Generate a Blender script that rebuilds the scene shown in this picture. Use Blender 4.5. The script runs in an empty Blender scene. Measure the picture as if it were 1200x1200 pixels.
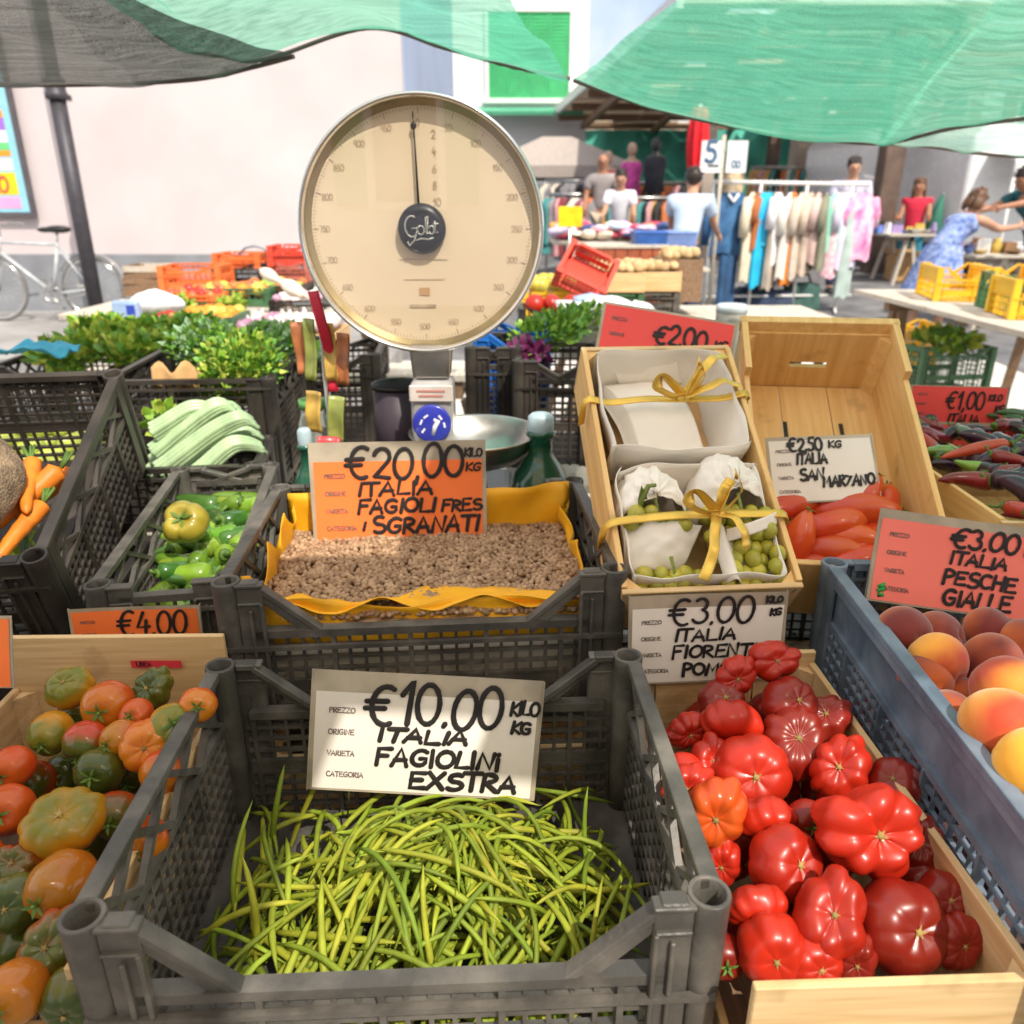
import bpy, math, random
from mathutils import Vector, Matrix, Euler, noise as mnoise

R = math.radians
random.seed(7)
scene = bpy.context.scene
COL = scene.collection

# ------------------------------------------------------------------ camera, sky, sun, exposure
CAM_Z = 1.55
PITCH = R(21.4)
FPX = 920.0                       # focal length in pixels of the 1200 px photograph
cam_d = bpy.data.cameras.new('camera')
cam_d.sensor_width = 36.0
cam_d.lens = 36.0 * FPX / 1200.0
cam_d.clip_start = 0.02
cam_d.clip_end = 600.0
cam_d.dof.use_dof = True
cam_d.dof.focus_distance = 1.0
cam_d.dof.aperture_fstop = 5.2
cam = bpy.data.objects.new('camera', cam_d)
COL.objects.link(cam)
cam.location = (0, 0, CAM_Z)
cam.rotation_euler = (math.pi / 2 - PITCH, 0, 0)
scene.camera = cam

SUN_EL, SUN_AZ = R(52), R(150)     # azimuth clockwise from +Y: light comes from behind the camera's right shoulder
world = bpy.data.worlds.new('World')
scene.world = world
world.use_nodes = True
wn = world.node_tree
wn.nodes.clear()
w_out = wn.nodes.new('ShaderNodeOutputWorld')
w_bg = wn.nodes.new('ShaderNodeBackground')
w_sky = wn.nodes.new('ShaderNodeTexSky')
w_sky.sky_type = 'NISHITA'
w_sky.sun_disc = False
w_sky.sun_elevation = SUN_EL
w_sky.sun_rotation = SUN_AZ
w_sky.dust_density = 4.0
w_sky.air_density = 1.0
w_sky.ozone_density = 1.0
w_bg.inputs['Strength'].default_value = 0.15
w_tc = wn.nodes.new('ShaderNodeTexCoord')
w_nz = wn.nodes.new('ShaderNodeTexNoise')
w_nz.inputs['Scale'].default_value = 2.2
w_nz.inputs['Detail'].default_value = 7.0
w_rp = wn.nodes.new('ShaderNodeValToRGB')
w_rp.color_ramp.elements[0].position = .34
w_rp.color_ramp.elements[1].position = .52
w_mx = wn.nodes.new('ShaderNodeMix')
w_mx.data_type = 'RGBA'
w_mx.inputs[7].default_value = (6.2, 6.2, 6.3, 1)      # sunlit thin cloud
wn.links.new(w_tc.outputs['Generated'], w_nz.inputs['Vector'])
wn.links.new(w_nz.outputs['Fac'], w_rp.inputs[0])
wn.links.new(w_rp.outputs[0], w_mx.inputs[0])
wn.links.new(w_sky.outputs[0], w_mx.inputs[6])
wn.links.new(w_mx.outputs[2], w_bg.inputs[0])
wn.links.new(w_bg.outputs[0], w_out.inputs[0])

sun_d = bpy.data.lights.new('sun', 'SUN')
sun_d.energy = 3.1
sun_d.angle = R(0.5)
sun_d.color = (1.0, 0.93, 0.82)
sun = bpy.data.objects.new('sun', sun_d)
COL.objects.link(sun)
sdir = Vector((math.sin(SUN_AZ) * math.cos(SUN_EL), math.cos(SUN_AZ) * math.cos(SUN_EL), math.sin(SUN_EL)))
sun.rotation_euler = (-sdir).to_track_quat('-Z', 'Y').to_euler()
sun.location = sdir * 30

scene.view_settings.view_transform = 'Standard'
scene.view_settings.look = 'None'
scene.view_settings.exposure = 0.6
scene.view_settings.gamma = 1.0
scene.render.engine = 'CYCLES'
scene.cycles.max_bounces = 8
scene.cycles.transparent_max_bounces = 16
scene.cycles.use_denoising = True

# ------------------------------------------------------------------ where a pixel of the photograph lies in the place
def ray(px, py):
    cx, cz = (px - 600) / FPX, (600 - py) / FPX
    s, c = math.sin(PITCH), math.cos(PITCH)
    return Vector((cx, c + cz * s, -s + cz * c))

def at(px, py, y=None, z=None):
    d = ray(px, py)
    k = y / d.y if y is not None else (z - CAM_Z) / d.z
    return Vector((0, 0, CAM_Z)) + d * k

def metres(npx, p):
    """length in metres of npx pixels at the point p"""
    s, c = math.sin(PITCH), math.cos(PITCH)
    return npx / FPX * (p.y * c - (p.z - CAM_Z) * s)

# ------------------------------------------------------------------ mesh builder
class MB:
    def __init__(self):
        self.v, self.f, self.m, self.s = [], [], [], []

    def add(self, vs, fs, m=0, smooth=False, xf=None):
        o = len(self.v)
        if xf is not None:
            vs = [xf @ Vector(p) for p in vs]
        self.v.extend([tuple(p) for p in vs])
        self.f.extend([tuple(i + o for i in f) for f in fs])
        self.m.extend([m] * len(fs))
        self.s.extend([smooth] * len(fs))

    def box(self, c, s, m=0, xf=None, rot=None, top=1.0):
        """box centred at c with full sizes s; top scales the upper face"""
        hx, hy, hz = s[0] / 2, s[1] / 2, s[2] / 2
        t = top if isinstance(top, tuple) else (top, top)
        vs = [Vector((-hx, -hy, -hz)), Vector((hx, -hy, -hz)), Vector((hx, hy, -hz)), Vector((-hx, hy, -hz)),
              Vector((-hx * t[0], -hy * t[1], hz)), Vector((hx * t[0], -hy * t[1], hz)),
              Vector((hx * t[0], hy * t[1], hz)), Vector((-hx * t[0], hy * t[1], hz))]
        if rot is not None:
            rm = Euler(rot).to_matrix()
            vs = [rm @ p for p in vs]
        c = Vector(c)
        vs = [p + c for p in vs]
        self.add(vs, [(0, 3, 2, 1), (4, 5, 6, 7), (0, 1, 5, 4), (1, 2, 6, 5), (2, 3, 7, 6), (3, 0, 4, 7)], m, False, xf)

    def bar(self, p0, p1, w, h, m=0, up=(0, 0, 1), xf=None):
        """straight square bar from p0 to p1: w across, h along up"""
        p0, p1 = Vector(p0), Vector(p1)
        d = (p1 - p0).normalized()
        u = Vector(up)
        if abs(d.dot(u)) > .98:
            u = Vector((0, 1, 0)) if abs(d.y) < .9 else Vector((1, 0, 0))
        sd = d.cross(u).normalized() * (w / 2)
        uu = sd.cross(d).normalized() * (h / 2)
        vs = []
        for p in (p0, p1):
            vs += [p - sd - uu, p + sd - uu, p + sd + uu, p - sd + uu]
        self.add(vs, [(0, 3, 2, 1), (4, 5, 6, 7), (0, 1, 5, 4), (1, 2, 6, 5), (2, 3, 7, 6), (3, 0, 4, 7)], m, False, xf)

    def tube(self, pts, r, n=8, m=0, cap=True, smooth=True, xf=None, flat=1.0, up=(0, 0, 1)):
        """tube along pts; r a number or one per point; flat squashes it along its own up"""
        pts = [Vector(p) for p in pts]
        rs = r if isinstance(r, (list, tuple)) else [r] * len(pts)
        vs, fs = [], []
        u = Vector(up)
        sd = None
        for i, p in enumerate(pts):
            d = pts[min(i + 1, len(pts) - 1)] - pts[max(i - 1, 0)]
            if d.length < 1e-9:
                d = Vector((0, 0, 1))
            d.normalize()
            if sd is None:
                sd = d.cross(u)
                if sd.length < .2:
                    sd = d.cross(Vector((0.31, 0.95, 0.05)))
            else:                                  # carried along the path, so the tube does not twist
                q = sd - d * sd.dot(d)
                if q.length > .05:
                    sd = q
            sd = sd.normalized()
            uu = sd.cross(d).normalized()
            for k in range(n):
                t = 2 * math.pi * k / n
                vs.append(p + sd * (math.cos(t) * rs[i]) + uu * (math.sin(t) * rs[i] * flat))
        for i in range(len(pts) - 1):
            for k in range(n):
                k2 = (k + 1) % n
                fs.append((i * n + k, i * n + k2, (i + 1) * n + k2, (i + 1) * n + k))
        if cap:
            fs.append(tuple(range(n - 1, -1, -1)))
            fs.append(tuple((len(pts) - 1) * n + k for k in range(n)))
        self.add(vs, fs, m, smooth, xf)

    def lathe(self, prof, n=24, m=0, xf=None, smooth=True, close=False, cap=True):
        """prof: (radius, z) pairs turned about Z"""
        vs, fs = [], []
        for (r, z) in prof:
            for k in range(n):
                t = 2 * math.pi * k / n
                vs.append((r * math.cos(t), r * math.sin(t), z))
        q = len(prof)
        for i in range(q if close else q - 1):
            j = (i + 1) % q
            for k in range(n):
                k2 = (k + 1) % n
                fs.append((i * n + k, i * n + k2, j * n + k2, j * n + k))
        if not close and cap:
            if prof[0][0] > 1e-6:
                fs.append(tuple(range(n - 1, -1, -1)))
            if prof[-1][0] > 1e-6:
                fs.append(tuple((q - 1) * n + k for k in range(n)))
        self.add(vs, fs, m, smooth, xf)

    def ball(self, c, r, n=12, k=8, m=0, xf=None, sc=(1, 1, 1), rot=None):
        vs, fs = [(0, 0, -1)], []
        for i in range(1, k):
            a = math.pi * i / k
            for j in range(n):
                t = 2 * math.pi * j / n
                vs.append((math.sin(a) * math.cos(t), math.sin(a) * math.sin(t), -math.cos(a)))
        vs.append((0, 0, 1))
        for j in range(n):
            fs.append((0, 1 + (j + 1) % n, 1 + j))
            fs.append((len(vs) - 1, 1 + (k - 2) * n + j, 1 + (k - 2) * n + (j + 1) % n))
        for i in range(k - 2):
            for j in range(n):
                j2 = (j + 1) % n
                fs.append((1 + i * n + j, 1 + i * n + j2, 1 + (i + 1) * n + j2, 1 + (i + 1) * n + j))
        rm = Euler(rot).to_matrix() if rot is not None else Matrix.Identity(3)
        c = Vector(c)
        vs = [c + rm @ Vector((p[0] * r * sc[0], p[1] * r * sc[1], p[2] * r * sc[2])) for p in vs]
        self.add(vs, fs, m, True, xf)

    def grid(self, fn, nu, nv, m=0, smooth=True, xf=None, mfn=None):
        """sheet of nu x nv cells from fn(u, v)"""
        vs = [fn(i / nu, j / nv) for j in range(nv + 1) for i in range(nu + 1)]
        o = len(self.v)
        fs = [(j * (nu + 1) + i, j * (nu + 1) + i + 1, (j + 1) * (nu + 1) + i + 1, (j + 1) * (nu + 1) + i)
              for j in range(nv) for i in range(nu)]
        self.add(vs, fs, m, smooth, xf)

    def prism(self, poly, d0, d1, m=0, xf=None, axis='y'):
        """polygon (a, b) in the plane across axis, extruded from d0 to d1"""
        n = len(poly)
        def mk(a, b, d):
            return (a, d, b) if axis == 'y' else ((a, b, d) if axis == 'z' else (d, a, b))
        vs = [mk(a, b, d0) for a, b in poly] + [mk(a, b, d1) for a, b in poly]
        fs = [tuple(range(n)), tuple(range(2 * n - 1, n - 1, -1))]
        for i in range(n):
            j = (i + 1) % n
            fs.append((i, i + n, j + n, j))
        self.add(vs, fs, m, False, xf)

    def leaf(self, p, d, nrm, L, W, m=0, bend=.25, fold=.2):
        """a pointed leaf folded along its midrib"""
        d = Vector(d).normalized()
        nrm = Vector(nrm)
        sd = d.cross(nrm)
        if sd.length < 1e-4:
            sd = d.cross(Vector((.3, .7, .6)))
        sd.normalize()
        nn = sd.cross(d).normalized()
        p = Vector(p)
        a = p
        b = p + d * (L * .5) + nn * (L * bend * .5)
        c = p + d * L
        l1 = p + d * (L * .38) + sd * (W / 2) + nn * (L * bend * .3 + W * fold)
        r1 = p + d * (L * .38) - sd * (W / 2) + nn * (L * bend * .3 + W * fold)
        l2 = p + d * (L * .72) + sd * (W * .36) + nn * (L * bend * .3 + W * fold)
        r2 = p + d * (L * .72) - sd * (W * .36) + nn * (L * bend * .3 + W * fold)
        self.add([a, b, c, l1, l2, r1, r2], [(0, 1, 4, 3), (1, 2, 4), (0, 5, 6, 1), (1, 6, 2)], m, True)

    def mesh(self, name, mats):
        me = bpy.data.meshes.new(name)
        me.from_pydata(self.v, [], self.f)
        for mt in (mats if isinstance(mats, (list, tuple)) else [mats]):
            me.materials.append(mt)
        me.polygons.foreach_set('material_index', self.m)
        me.polygons.foreach_set('use_smooth', self.s)
        me.update()
        return me

    def build(self, name, mats, parent=None, loc=None, rot=None, bevel=0.0, seg=1, scale=None):
        o = bpy.data.objects.new(name, self.mesh(name, mats))
        COL.objects.link(o)
        if parent is not None:
            o.parent = parent
        if loc is not None:
            o.location = loc
        if rot is not None:
            o.rotation_euler = rot
        if scale is not None:
            o.scale = scale if isinstance(scale, (tuple, list)) else (scale,) * 3
        if bevel:
            b = o.modifiers.new('bevel', 'BEVEL')
            b.width = bevel
            b.segments = seg
            b.limit_method = 'ANGLE'
            b.angle_limit = R(40)
            b.harden_normals = False
        return o

def tag(o, label, cat, group=None, kind=None):
    o['label'] = label
    o['category'] = cat
    if group:
        o['group'] = group
    if kind:
        o['kind'] = kind
    return o

def thing(name, label, cat, loc=(0, 0, 0), rot=(0, 0, 0), group=None, scale=None):
    o = bpy.data.objects.new(name, None)
    COL.objects.link(o)
    o.empty_display_size = .1
    o.location = loc
    o.rotation_euler = rot
    if scale is not None:
        o.scale = scale if isinstance(scale, (tuple, list)) else (scale,) * 3
    return tag(o, label, cat, group)

def structure(o):
    o['kind'] = 'structure'
    return o

def dup(root, loc=None, rot=None, label=None, group=None, scale=None):
    """a copy of a thing with copies of its parts and sub-parts"""
    r = root.copy()
    COL.objects.link(r)
    if loc is not None:
        r.location = loc
    if rot is not None:
        r.rotation_euler = rot
    if scale is not None:
        r.scale = scale if isinstance(scale, (tuple, list)) else (scale,) * 3
    if label:
        r['label'] = label
    if group:
        r['group'] = group
    for ch in list(root.children):
        c = ch.copy()
        COL.objects.link(c)
        c.parent = r
        for g in list(ch.children):
            d = g.copy()
            COL.objects.link(d)
            d.parent = c
    return r

def rnd(a, b):
    return random.uniform(a, b)

# ------------------------------------------------------------------ materials
def _nt(name):
    mt = bpy.data.materials.new(name)
    mt.use_nodes = True
    nt = mt.node_tree
    return mt, nt, nt.nodes['Principled BSDF']

def c4(c):
    return (c[0], c[1], c[2], 1.0)

def pm(name, col, rough=.5, metal=0.0, var=.18, scale=12.0, col2=None, bump=0.0, bscale=60.0, coat=0.0, trans=0.0,
       sss=0.0, objrand=0.0, spec=.5, stretch=(1, 1, 1), sheen=0.0, thr=(.35, .7), detail=4.0, rvar=.12, ior=1.45):
    """principled material whose colour, gloss and relief wander with noise"""
    mt, nt, b = _nt(name)
    N, L = nt.nodes, nt.links
    tc = N.new('ShaderNodeTexCoord')
    mp = N.new('ShaderNodeMapping')
    mp.inputs['Scale'].default_value = stretch
    L.new(tc.outputs['Object'], mp.inputs[0])
    oi = N.new('ShaderNodeObjectInfo')
    nz = N.new('ShaderNodeTexNoise')
    nz.noise_dimensions = '4D'
    nz.inputs['Scale'].default_value = scale
    nz.inputs['Detail'].default_value = detail
    L.new(mp.outputs[0], nz.inputs['Vector'])
    sc = N.new('ShaderNodeMath')
    sc.operation = 'MULTIPLY'
    sc.inputs[1].default_value = 37.0
    L.new(oi.outputs['Random'], sc.inputs[0])
    L.new(sc.outputs[0], nz.inputs['W'])
    rp = N.new('ShaderNodeValToRGB')
    rp.color_ramp.elements[0].position = thr[0]
    rp.color_ramp.elements[1].position = thr[1]
    ca = tuple(x * (1 - var) for x in col)
    cb = tuple(min(x * (1 + var), 1) for x in col) if col2 is None else col2
    rp.color_ramp.elements[0].color = c4(ca)
    rp.color_ramp.elements[1].color = c4(cb)
    L.new(nz.outputs['Fac'], rp.inputs[0])
    outc = rp.outputs[0]
    if objrand:
        hs = N.new('ShaderNodeHueSaturation')
        m1 = N.new('ShaderNodeMapRange')
        m1.inputs[3].default_value = 1 - objrand
        m1.inputs[4].default_value = 1 + objrand
        L.new(oi.outputs['Random'], m1.inputs[0])
        L.new(m1.outputs[0], hs.inputs['Value'])
        m2 = N.new('ShaderNodeMath')
        m2.operation = 'FRACT'
        m3 = N.new('ShaderNodeMath')
        m3.operation = 'MULTIPLY'
        m3.inputs[1].default_value = 91.7
        L.new(oi.outputs['Random'], m3.inputs[0])
        L.new(m3.outputs[0], m2.inputs[0])
        m4 = N.new('ShaderNodeMapRange')
        m4.inputs[3].default_value = .5 - objrand * .08
        m4.inputs[4].default_value = .5 + objrand * .08
        L.new(m2.outputs[0], m4.inputs[0])
        L.new(m4.outputs[0], hs.inputs['Hue'])
        L.new(outc, hs.inputs['Color'])
        outc = hs.outputs[0]
    L.new(outc, b.inputs['Base Color'])
    rr = N.new('ShaderNodeMapRange')
    rr.inputs[3].default_value = max(rough - rvar, .02)
    rr.inputs[4].default_value = min(rough + rvar, 1)
    L.new(nz.outputs['Fac'], rr.inputs[0])
    L.new(rr.outputs[0], b.inputs['Roughness'])
    b.inputs['Metallic'].default_value = metal
    b.inputs['Specular IOR Level'].default_value = spec
    b.inputs['Coat Weight'].default_value = coat
    b.inputs['Coat Roughness'].default_value = .12
    b.inputs['Transmission Weight'].default_value = trans
    b.inputs['IOR'].default_value = ior
    b.inputs['Sheen Weight'].default_value = sheen
    if sss:
        b.inputs['Subsurface Weight'].default_value = sss
        b.inputs['Subsurface Scale'].default_value = .01
        b.inputs['Subsurface Radius'].default_value = (1, .4, .2)
    if bump:
        nb = N.new('ShaderNodeTexNoise')
        nb.inputs['Scale'].default_value = bscale
        nb.inputs['Detail'].default_value = 5.0
        L.new(mp.outputs[0], nb.inputs['Vector'])
        bp = N.new('ShaderNodeBump')
        bp.inputs['Strength'].default_value = bump
        bp.inputs['Distance'].default_value = .01
        L.new(nb.outputs['Fac'], bp.inputs['Height'])
        L.new(bp.outputs[0], b.inputs['Normal'])
    return mt

def wood(name, ca, cb, axis='x', rough=.6, scale=1.0):
    """planed softwood: long grain along one axis, knots and stains"""
    mt, nt, b = _nt(name)
    N, L = nt.nodes, nt.links
    tc = N.new('ShaderNodeTexCoord')
    mp = N.new('ShaderNodeMapping')
    st = {'x': (3, 60, 60), 'y': (60, 3, 60), 'z': (60, 60, 3)}[axis]
    mp.inputs['Scale'].default_value = tuple(s * scale for s in st)
    L.new(tc.outputs['Object'], mp.inputs[0])
    oi = N.new('ShaderNodeObjectInfo')
    nz = N.new('ShaderNodeTexNoise')
    nz.noise_dimensions = '4D'
    nz.inputs['Scale'].default_value = 1.6
    nz.inputs['Detail'].default_value = 6
    nz.inputs['Distortion'].default_value = .6
    L.new(mp.outputs[0], nz.inputs['Vector'])
    ml = N.new('ShaderNodeMath')
    ml.operation = 'MULTIPLY'
    ml.inputs[1].default_value = 23
    L.new(oi.outputs['Random'], ml.inputs[0])
    L.new(ml.outputs[0], nz.inputs['W'])
    rp = N.new('ShaderNodeValToRGB')
    rp.color_ramp.elements[0].position = .32
    rp.color_ramp.elements[1].position = .68
    rp.color_ramp.elements[0].color = c4(ca)
    rp.color_ramp.elements[1].color = c4(cb)
    L.new(nz.outputs['Fac'], rp.inputs[0])
    # stains and knots
    n2 = N.new('ShaderNodeTexNoise')
    n2.inputs['Scale'].default_value = 14
    n2.inputs['Detail'].default_value = 3
    L.new(tc.outputs['Object'], n2.inputs['Vector'])
    r2 = N.new('ShaderNodeValToRGB')
    r2.color_ramp.elements[0].position = .60
    r2.color_ramp.elements[1].position = .78
    r2.color_ramp.elements[0].color = (0, 0, 0, 1)
    r2.color_ramp.elements[1].color = (.75, .75, .75, 1)
    L.new(n2.outputs['Fac'], r2.inputs[0])
    mx = N.new('ShaderNodeMix')
    mx.data_type = 'RGBA'
    L.new(r2.outputs[0], mx.inputs[0])
    L.new(rp.outputs[0], mx.inputs[6])
    mx.inputs[7].default_value = c4(tuple(x * .5 for x in ca))
    L.new(mx.outputs[2], b.inputs['Base Color'])
    b.inputs['Roughness'].default_value = rough
    bp = N.new('ShaderNodeBump')
    bp.inputs['Strength'].default_value = .25
    bp.inputs['Distance'].default_value = .004
    L.new(nz.outputs['Fac'], bp.inputs['Height'])
    L.new(bp.outputs[0], b.inputs['Normal'])
    return mt

def fruit_mat(name, low, high, zmid=.0, zsoft=.02, nscale=30, namp=.5, rough=.25, spec=.4, coat=.16, objrand=.14, streak=None, sheen=0, bump=.03):
    """skin that changes from low (blossom end) to high (shoulders) with a noisy border, in the fruit's own space"""
    mt, nt, b = _nt(name)
    N, L = nt.nodes, nt.links
    tc = N.new('ShaderNodeTexCoord')
    sp = N.new('ShaderNodeSeparateXYZ')
    L.new(tc.outputs['Object'], sp.inputs[0])
    oi = N.new('ShaderNodeObjectInfo')
    nz = N.new('ShaderNodeTexNoise')
    nz.noise_dimensions = '4D'
    nz.inputs['Scale'].default_value = nscale
    nz.inputs['Detail'].default_value = 5
    L.new(tc.outputs['Object'], nz.inputs['Vector'])
    ml = N.new('ShaderNodeMath')
    ml.operation = 'MULTIPLY'
    ml.inputs[1].default_value = 53
    L.new(oi.outputs['Random'], ml.inputs[0])
    L.new(ml.outputs[0], nz.inputs['W'])
    mr = N.new('ShaderNodeMapRange')
    mr.inputs[1].default_value = zmid - zsoft
    mr.inputs[2].default_value = zmid + zsoft
    L.new(sp.outputs[2], mr.inputs[0])
    ad = N.new('ShaderNodeMath')
    ad.operation = 'MULTIPLY_ADD'
    ad.inputs[1].default_value = namp * 3
    ad.inputs[2].default_value = -namp * 1.5
    L.new(nz.outputs['Fac'], ad.inputs[0])
    a2 = N.new('ShaderNodeMath')
    a2.operation = 'ADD'
    a2.use_clamp = True
    L.new(mr.outputs[0], a2.inputs[0])
    L.new(ad.outputs[0], a2.inputs[1])
    mx = N.new('ShaderNodeMix')
    mx.data_type = 'RGBA'
    L.new(a2.outputs[0], mx.inputs[0])
    mx.inputs[6].default_value = c4(low)
    mx.inputs[7].default_value = c4(high)
    hs = N.new('ShaderNodeHueSaturation')
    m1 = N.new('ShaderNodeMapRange')
    m1.inputs[3].default_value = 1 - objrand
    m1.inputs[4].default_value = 1 + objrand
    L.new(oi.outputs['Random'], m1.inputs[0])
    L.new(m1.outputs[0], hs.inputs['Value'])
    L.new(mx.outputs[2], hs.inputs['Color'])
    L.new(hs.outputs[0], b.inputs['Base Color'])
    b.inputs['Roughness'].default_value = rough
    b.inputs['Specular IOR Level'].default_value = spec
    b.inputs['Coat Weight'].default_value = coat
    b.inputs['Coat Roughness'].default_value = .1
    b.inputs['Sheen Weight'].default_value = sheen
    b.inputs['Subsurface Weight'].default_value = .03
    b.inputs['Subsurface Scale'].default_value = .008
    b.inputs['Subsurface Radius'].default_value = (1, .35, .15)
    if bump:
        nb = N.new('ShaderNodeTexNoise')
        nb.inputs['Scale'].default_value = 90
        L.new(tc.outputs['Object'], nb.inputs['Vector'])
        bp = N.new('ShaderNodeBump')
        bp.inputs['Strength'].default_value = bump
        L.new(nb.outputs['Fac'], bp.inputs['Height'])
        L.new(bp.outputs[0], b.inputs['Normal'])
    return mt

def net_mat(name, col, clear=.3, bands=70.0, clearvar=.25):
    """knitted shade netting: opaque tapes with see-through gaps, light passing through the tapes"""
    mt, nt, b = _nt(name)
    N, L = nt.nodes, nt.links
    N.remove(b)
    out = N['Material Output']
    tc = N.new('ShaderNodeTexCoord')
    mp = N.new('ShaderNodeMapping')
    mp.inputs['Scale'].default_value = (2.0, 75, 75)
    L.new(tc.outputs['Object'], mp.inputs[0])
    nz = N.new('ShaderNodeTexNoise')
    nz.inputs['Scale'].default_value = 1.0
    nz.inputs['Detail'].default_value = 5
    L.new(mp.outputs[0], nz.inputs['Vector'])
    n2 = N.new('ShaderNodeTexNoise')
    n2.inputs['Scale'].default_value = 260
    n2.inputs['Detail'].default_value = 2
    L.new(tc.outputs['Object'], n2.inputs['Vector'])
    df = N.new('ShaderNodeBsdfDiffuse')
    tr = N.new('ShaderNodeBsdfTranslucent')
    tp = N.new('ShaderNodeBsdfTransparent')
    rp = N.new('ShaderNodeValToRGB')
    rp.color_ramp.elements[0].position = .36
    rp.color_ramp.elements[1].position = .66
    rp.color_ramp.elements[0].color = c4(tuple(x * .74 for x in col))
    rp.color_ramp.elements[1].color = c4(tuple(min(x * 1.16, 1) for x in col))
    L.new(nz.outputs['Fac'], rp.inputs[0])
    L.new(rp.outputs[0], df.inputs[0])
    L.new(rp.outputs[0], tr.inputs[0])
    m1 = N.new('ShaderNodeMixShader')
    m1.inputs[0].default_value = .62
    L.new(df.outputs[0], m1.inputs[1])
    L.new(tr.outputs[0], m1.inputs[2])
    fc = N.new('ShaderNodeMath')
    fc.operation = 'ADD'
    a = N.new('ShaderNodeMath')
    a.operation = 'MULTIPLY_ADD'
    a.inputs[1].default_value = clearvar * 2
    a.inputs[2].default_value = clear - clearvar
    L.new(nz.outputs['Fac'], a.inputs[0])
    a2 = N.new('ShaderNodeMath')
    a2.operation = 'MULTIPLY_ADD'
    a2.inputs[1].default_value = .5
    a2.inputs[2].default_value = -.25
    L.new(n2.outputs['Fac'], a2.inputs[0])
    fc.use_clamp = True
    L.new(a.outputs[0], fc.inputs[0])
    L.new(a2.outputs[0], fc.inputs[1])
    m2 = N.new('ShaderNodeMixShader')
    L.new(fc.outputs[0], m2.inputs[0])
    L.new(m1.outputs[0], m2.inputs[1])
    L.new(tp.outputs[0], m2.inputs[2])
    L.new(m2.outputs[0], out.inputs['Surface'])
    return mt

def glass_mat(name, tint=(1, 1, 1), gloss=.12, rough=.02):
    """thin clear pane: see-through with a mirror sheen"""
    mt, nt, b = _nt(name)
    N, L = nt.nodes, nt.links
    N.remove(b)
    out = N['Material Output']
    tp = N.new('ShaderNodeBsdfTransparent')
    tp.inputs[0].default_value = c4(tint)
    gl = N.new('ShaderNodeBsdfGlossy')
    gl.inputs['Roughness'].default_value = rough
    fr = N.new('ShaderNodeLayerWeight')          # same from both sides, so light gets in and out alike
    pw = N.new('ShaderNodeMath')
    pw.operation = 'POWER'
    pw.inputs[1].default_value = 4.0
    L.new(fr.outputs['Facing'], pw.inputs[0])
    a = N.new('ShaderNodeMath')
    a.operation = 'ADD'
    a.use_clamp = True
    a.inputs[1].default_value = gloss
    L.new(pw.outputs[0], a.inputs[0])
    mx = N.new('ShaderNodeMixShader')
    L.new(a.outputs[0], mx.inputs[0])
    L.new(tp.outputs[0], mx.inputs[1])
    L.new(gl.outputs[0], mx.inputs[2])
    L.new(mx.outputs[0], out.inputs['Surface'])
    return mt

M = {}
M['crate'] = pm('dark grey crate plastic', (.085, .079, .070), .44, var=.25, scale=16, bump=.16, bscale=120, col2=(.19, .172, .145), thr=(.42, .78), detail=8, rvar=.2)
M['crate_dark'] = pm('brown black crate plastic', (.036, .030, .027), .42, var=.3, scale=9, bump=.1, col2=(.075, .062, .05))
M['crate_blue'] = pm('grey blue crate plastic', (.115, .16, .225), .45, var=.3, scale=14, bump=.14, col2=(.21, .265, .335), detail=8)
M['crate_yellow'] = pm('yellow crate plastic', (.86, .52, .03), .4, var=.12, scale=6)
M['crate_green'] = pm('dark green crate plastic', (.06, .16, .07), .42, var=.25, scale=8)
M['crate_orange'] = pm('orange crate plastic', (.80, .19, .05), .42, var=.15, scale=6)
M['crate_red'] = pm('red crate plastic', (.66, .07, .04), .42, var=.15, scale=6)
M['crate_cobalt'] = pm('cobalt blue crate plastic', (.02, .16, .55), .42, var=.2, scale=6)
M['wood_x'] = wood('pale poplar', (.58, .37, .16), (.74, .53, .28), 'x')
M['wood_y'] = wood('pale poplar lengthwise', (.56, .35, .15), (.72, .51, .27), 'y')
M['wood_gold'] = wood('golden poplar', (.72, .43, .14), (.86, .58, .25), 'y', scale=.7)
M['wood_gold_z'] = wood('golden poplar upright', (.66, .39, .13), (.82, .54, .23), 'z', scale=.7)
M['wood_brown'] = wood('brown timber', (.16, .09, .05), (.30, .19, .11), 'y')
M['wood_old'] = wood('weathered plank', (.42, .37, .30), (.62, .56, .47), 'y', rough=.8)
M['wood_dark'] = wood('dark timber', (.07, .045, .03), (.15, .10, .07), 'y')
M['paper_white'] = pm('white card', (.80, .74, .66), .75, var=.08, scale=5, bump=.03)
M['paper_cream'] = pm('cream wrapping paper', (.86, .76, .60), .7, var=.10, scale=7, bump=.12, bscale=25)
M['paper_orange'] = pm('orange card', (.93, .20, .045), .6, var=.1, scale=4)
M['paper_salmon'] = pm('salmon card', (.95, .21, .16), .6, var=.08, scale=4)
M['paper_red'] = pm('coral red card', (.88, .085, .075), .6, var=.1, scale=4)
M['paper_yellow'] = pm('golden yellow wrapping paper', (.88, .43, .012), .55, var=.16, scale=10, bump=.25, bscale=18)
M['paper_brown'] = pm('brown paper', (.55, .33, .14), .7, var=.15, scale=8)
M['sleeve'] = pm('cloudy plastic sleeve', (.42, .36, .27), .35, var=.25, scale=14, coat=.3)
M['ink'] = pm('black marker ink', (.018, .014, .014), .6, var=.3, scale=60)
M['print'] = pm('grey printing ink', (.16, .12, .11), .7, var=.3, scale=90)
M['ink_green'] = pm('green ink', (.03, .42, .09), .6)
M['gold'] = pm('gold ribbon', (.80, .52, .09), .32, metal=.35, var=.2, scale=20)
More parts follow.
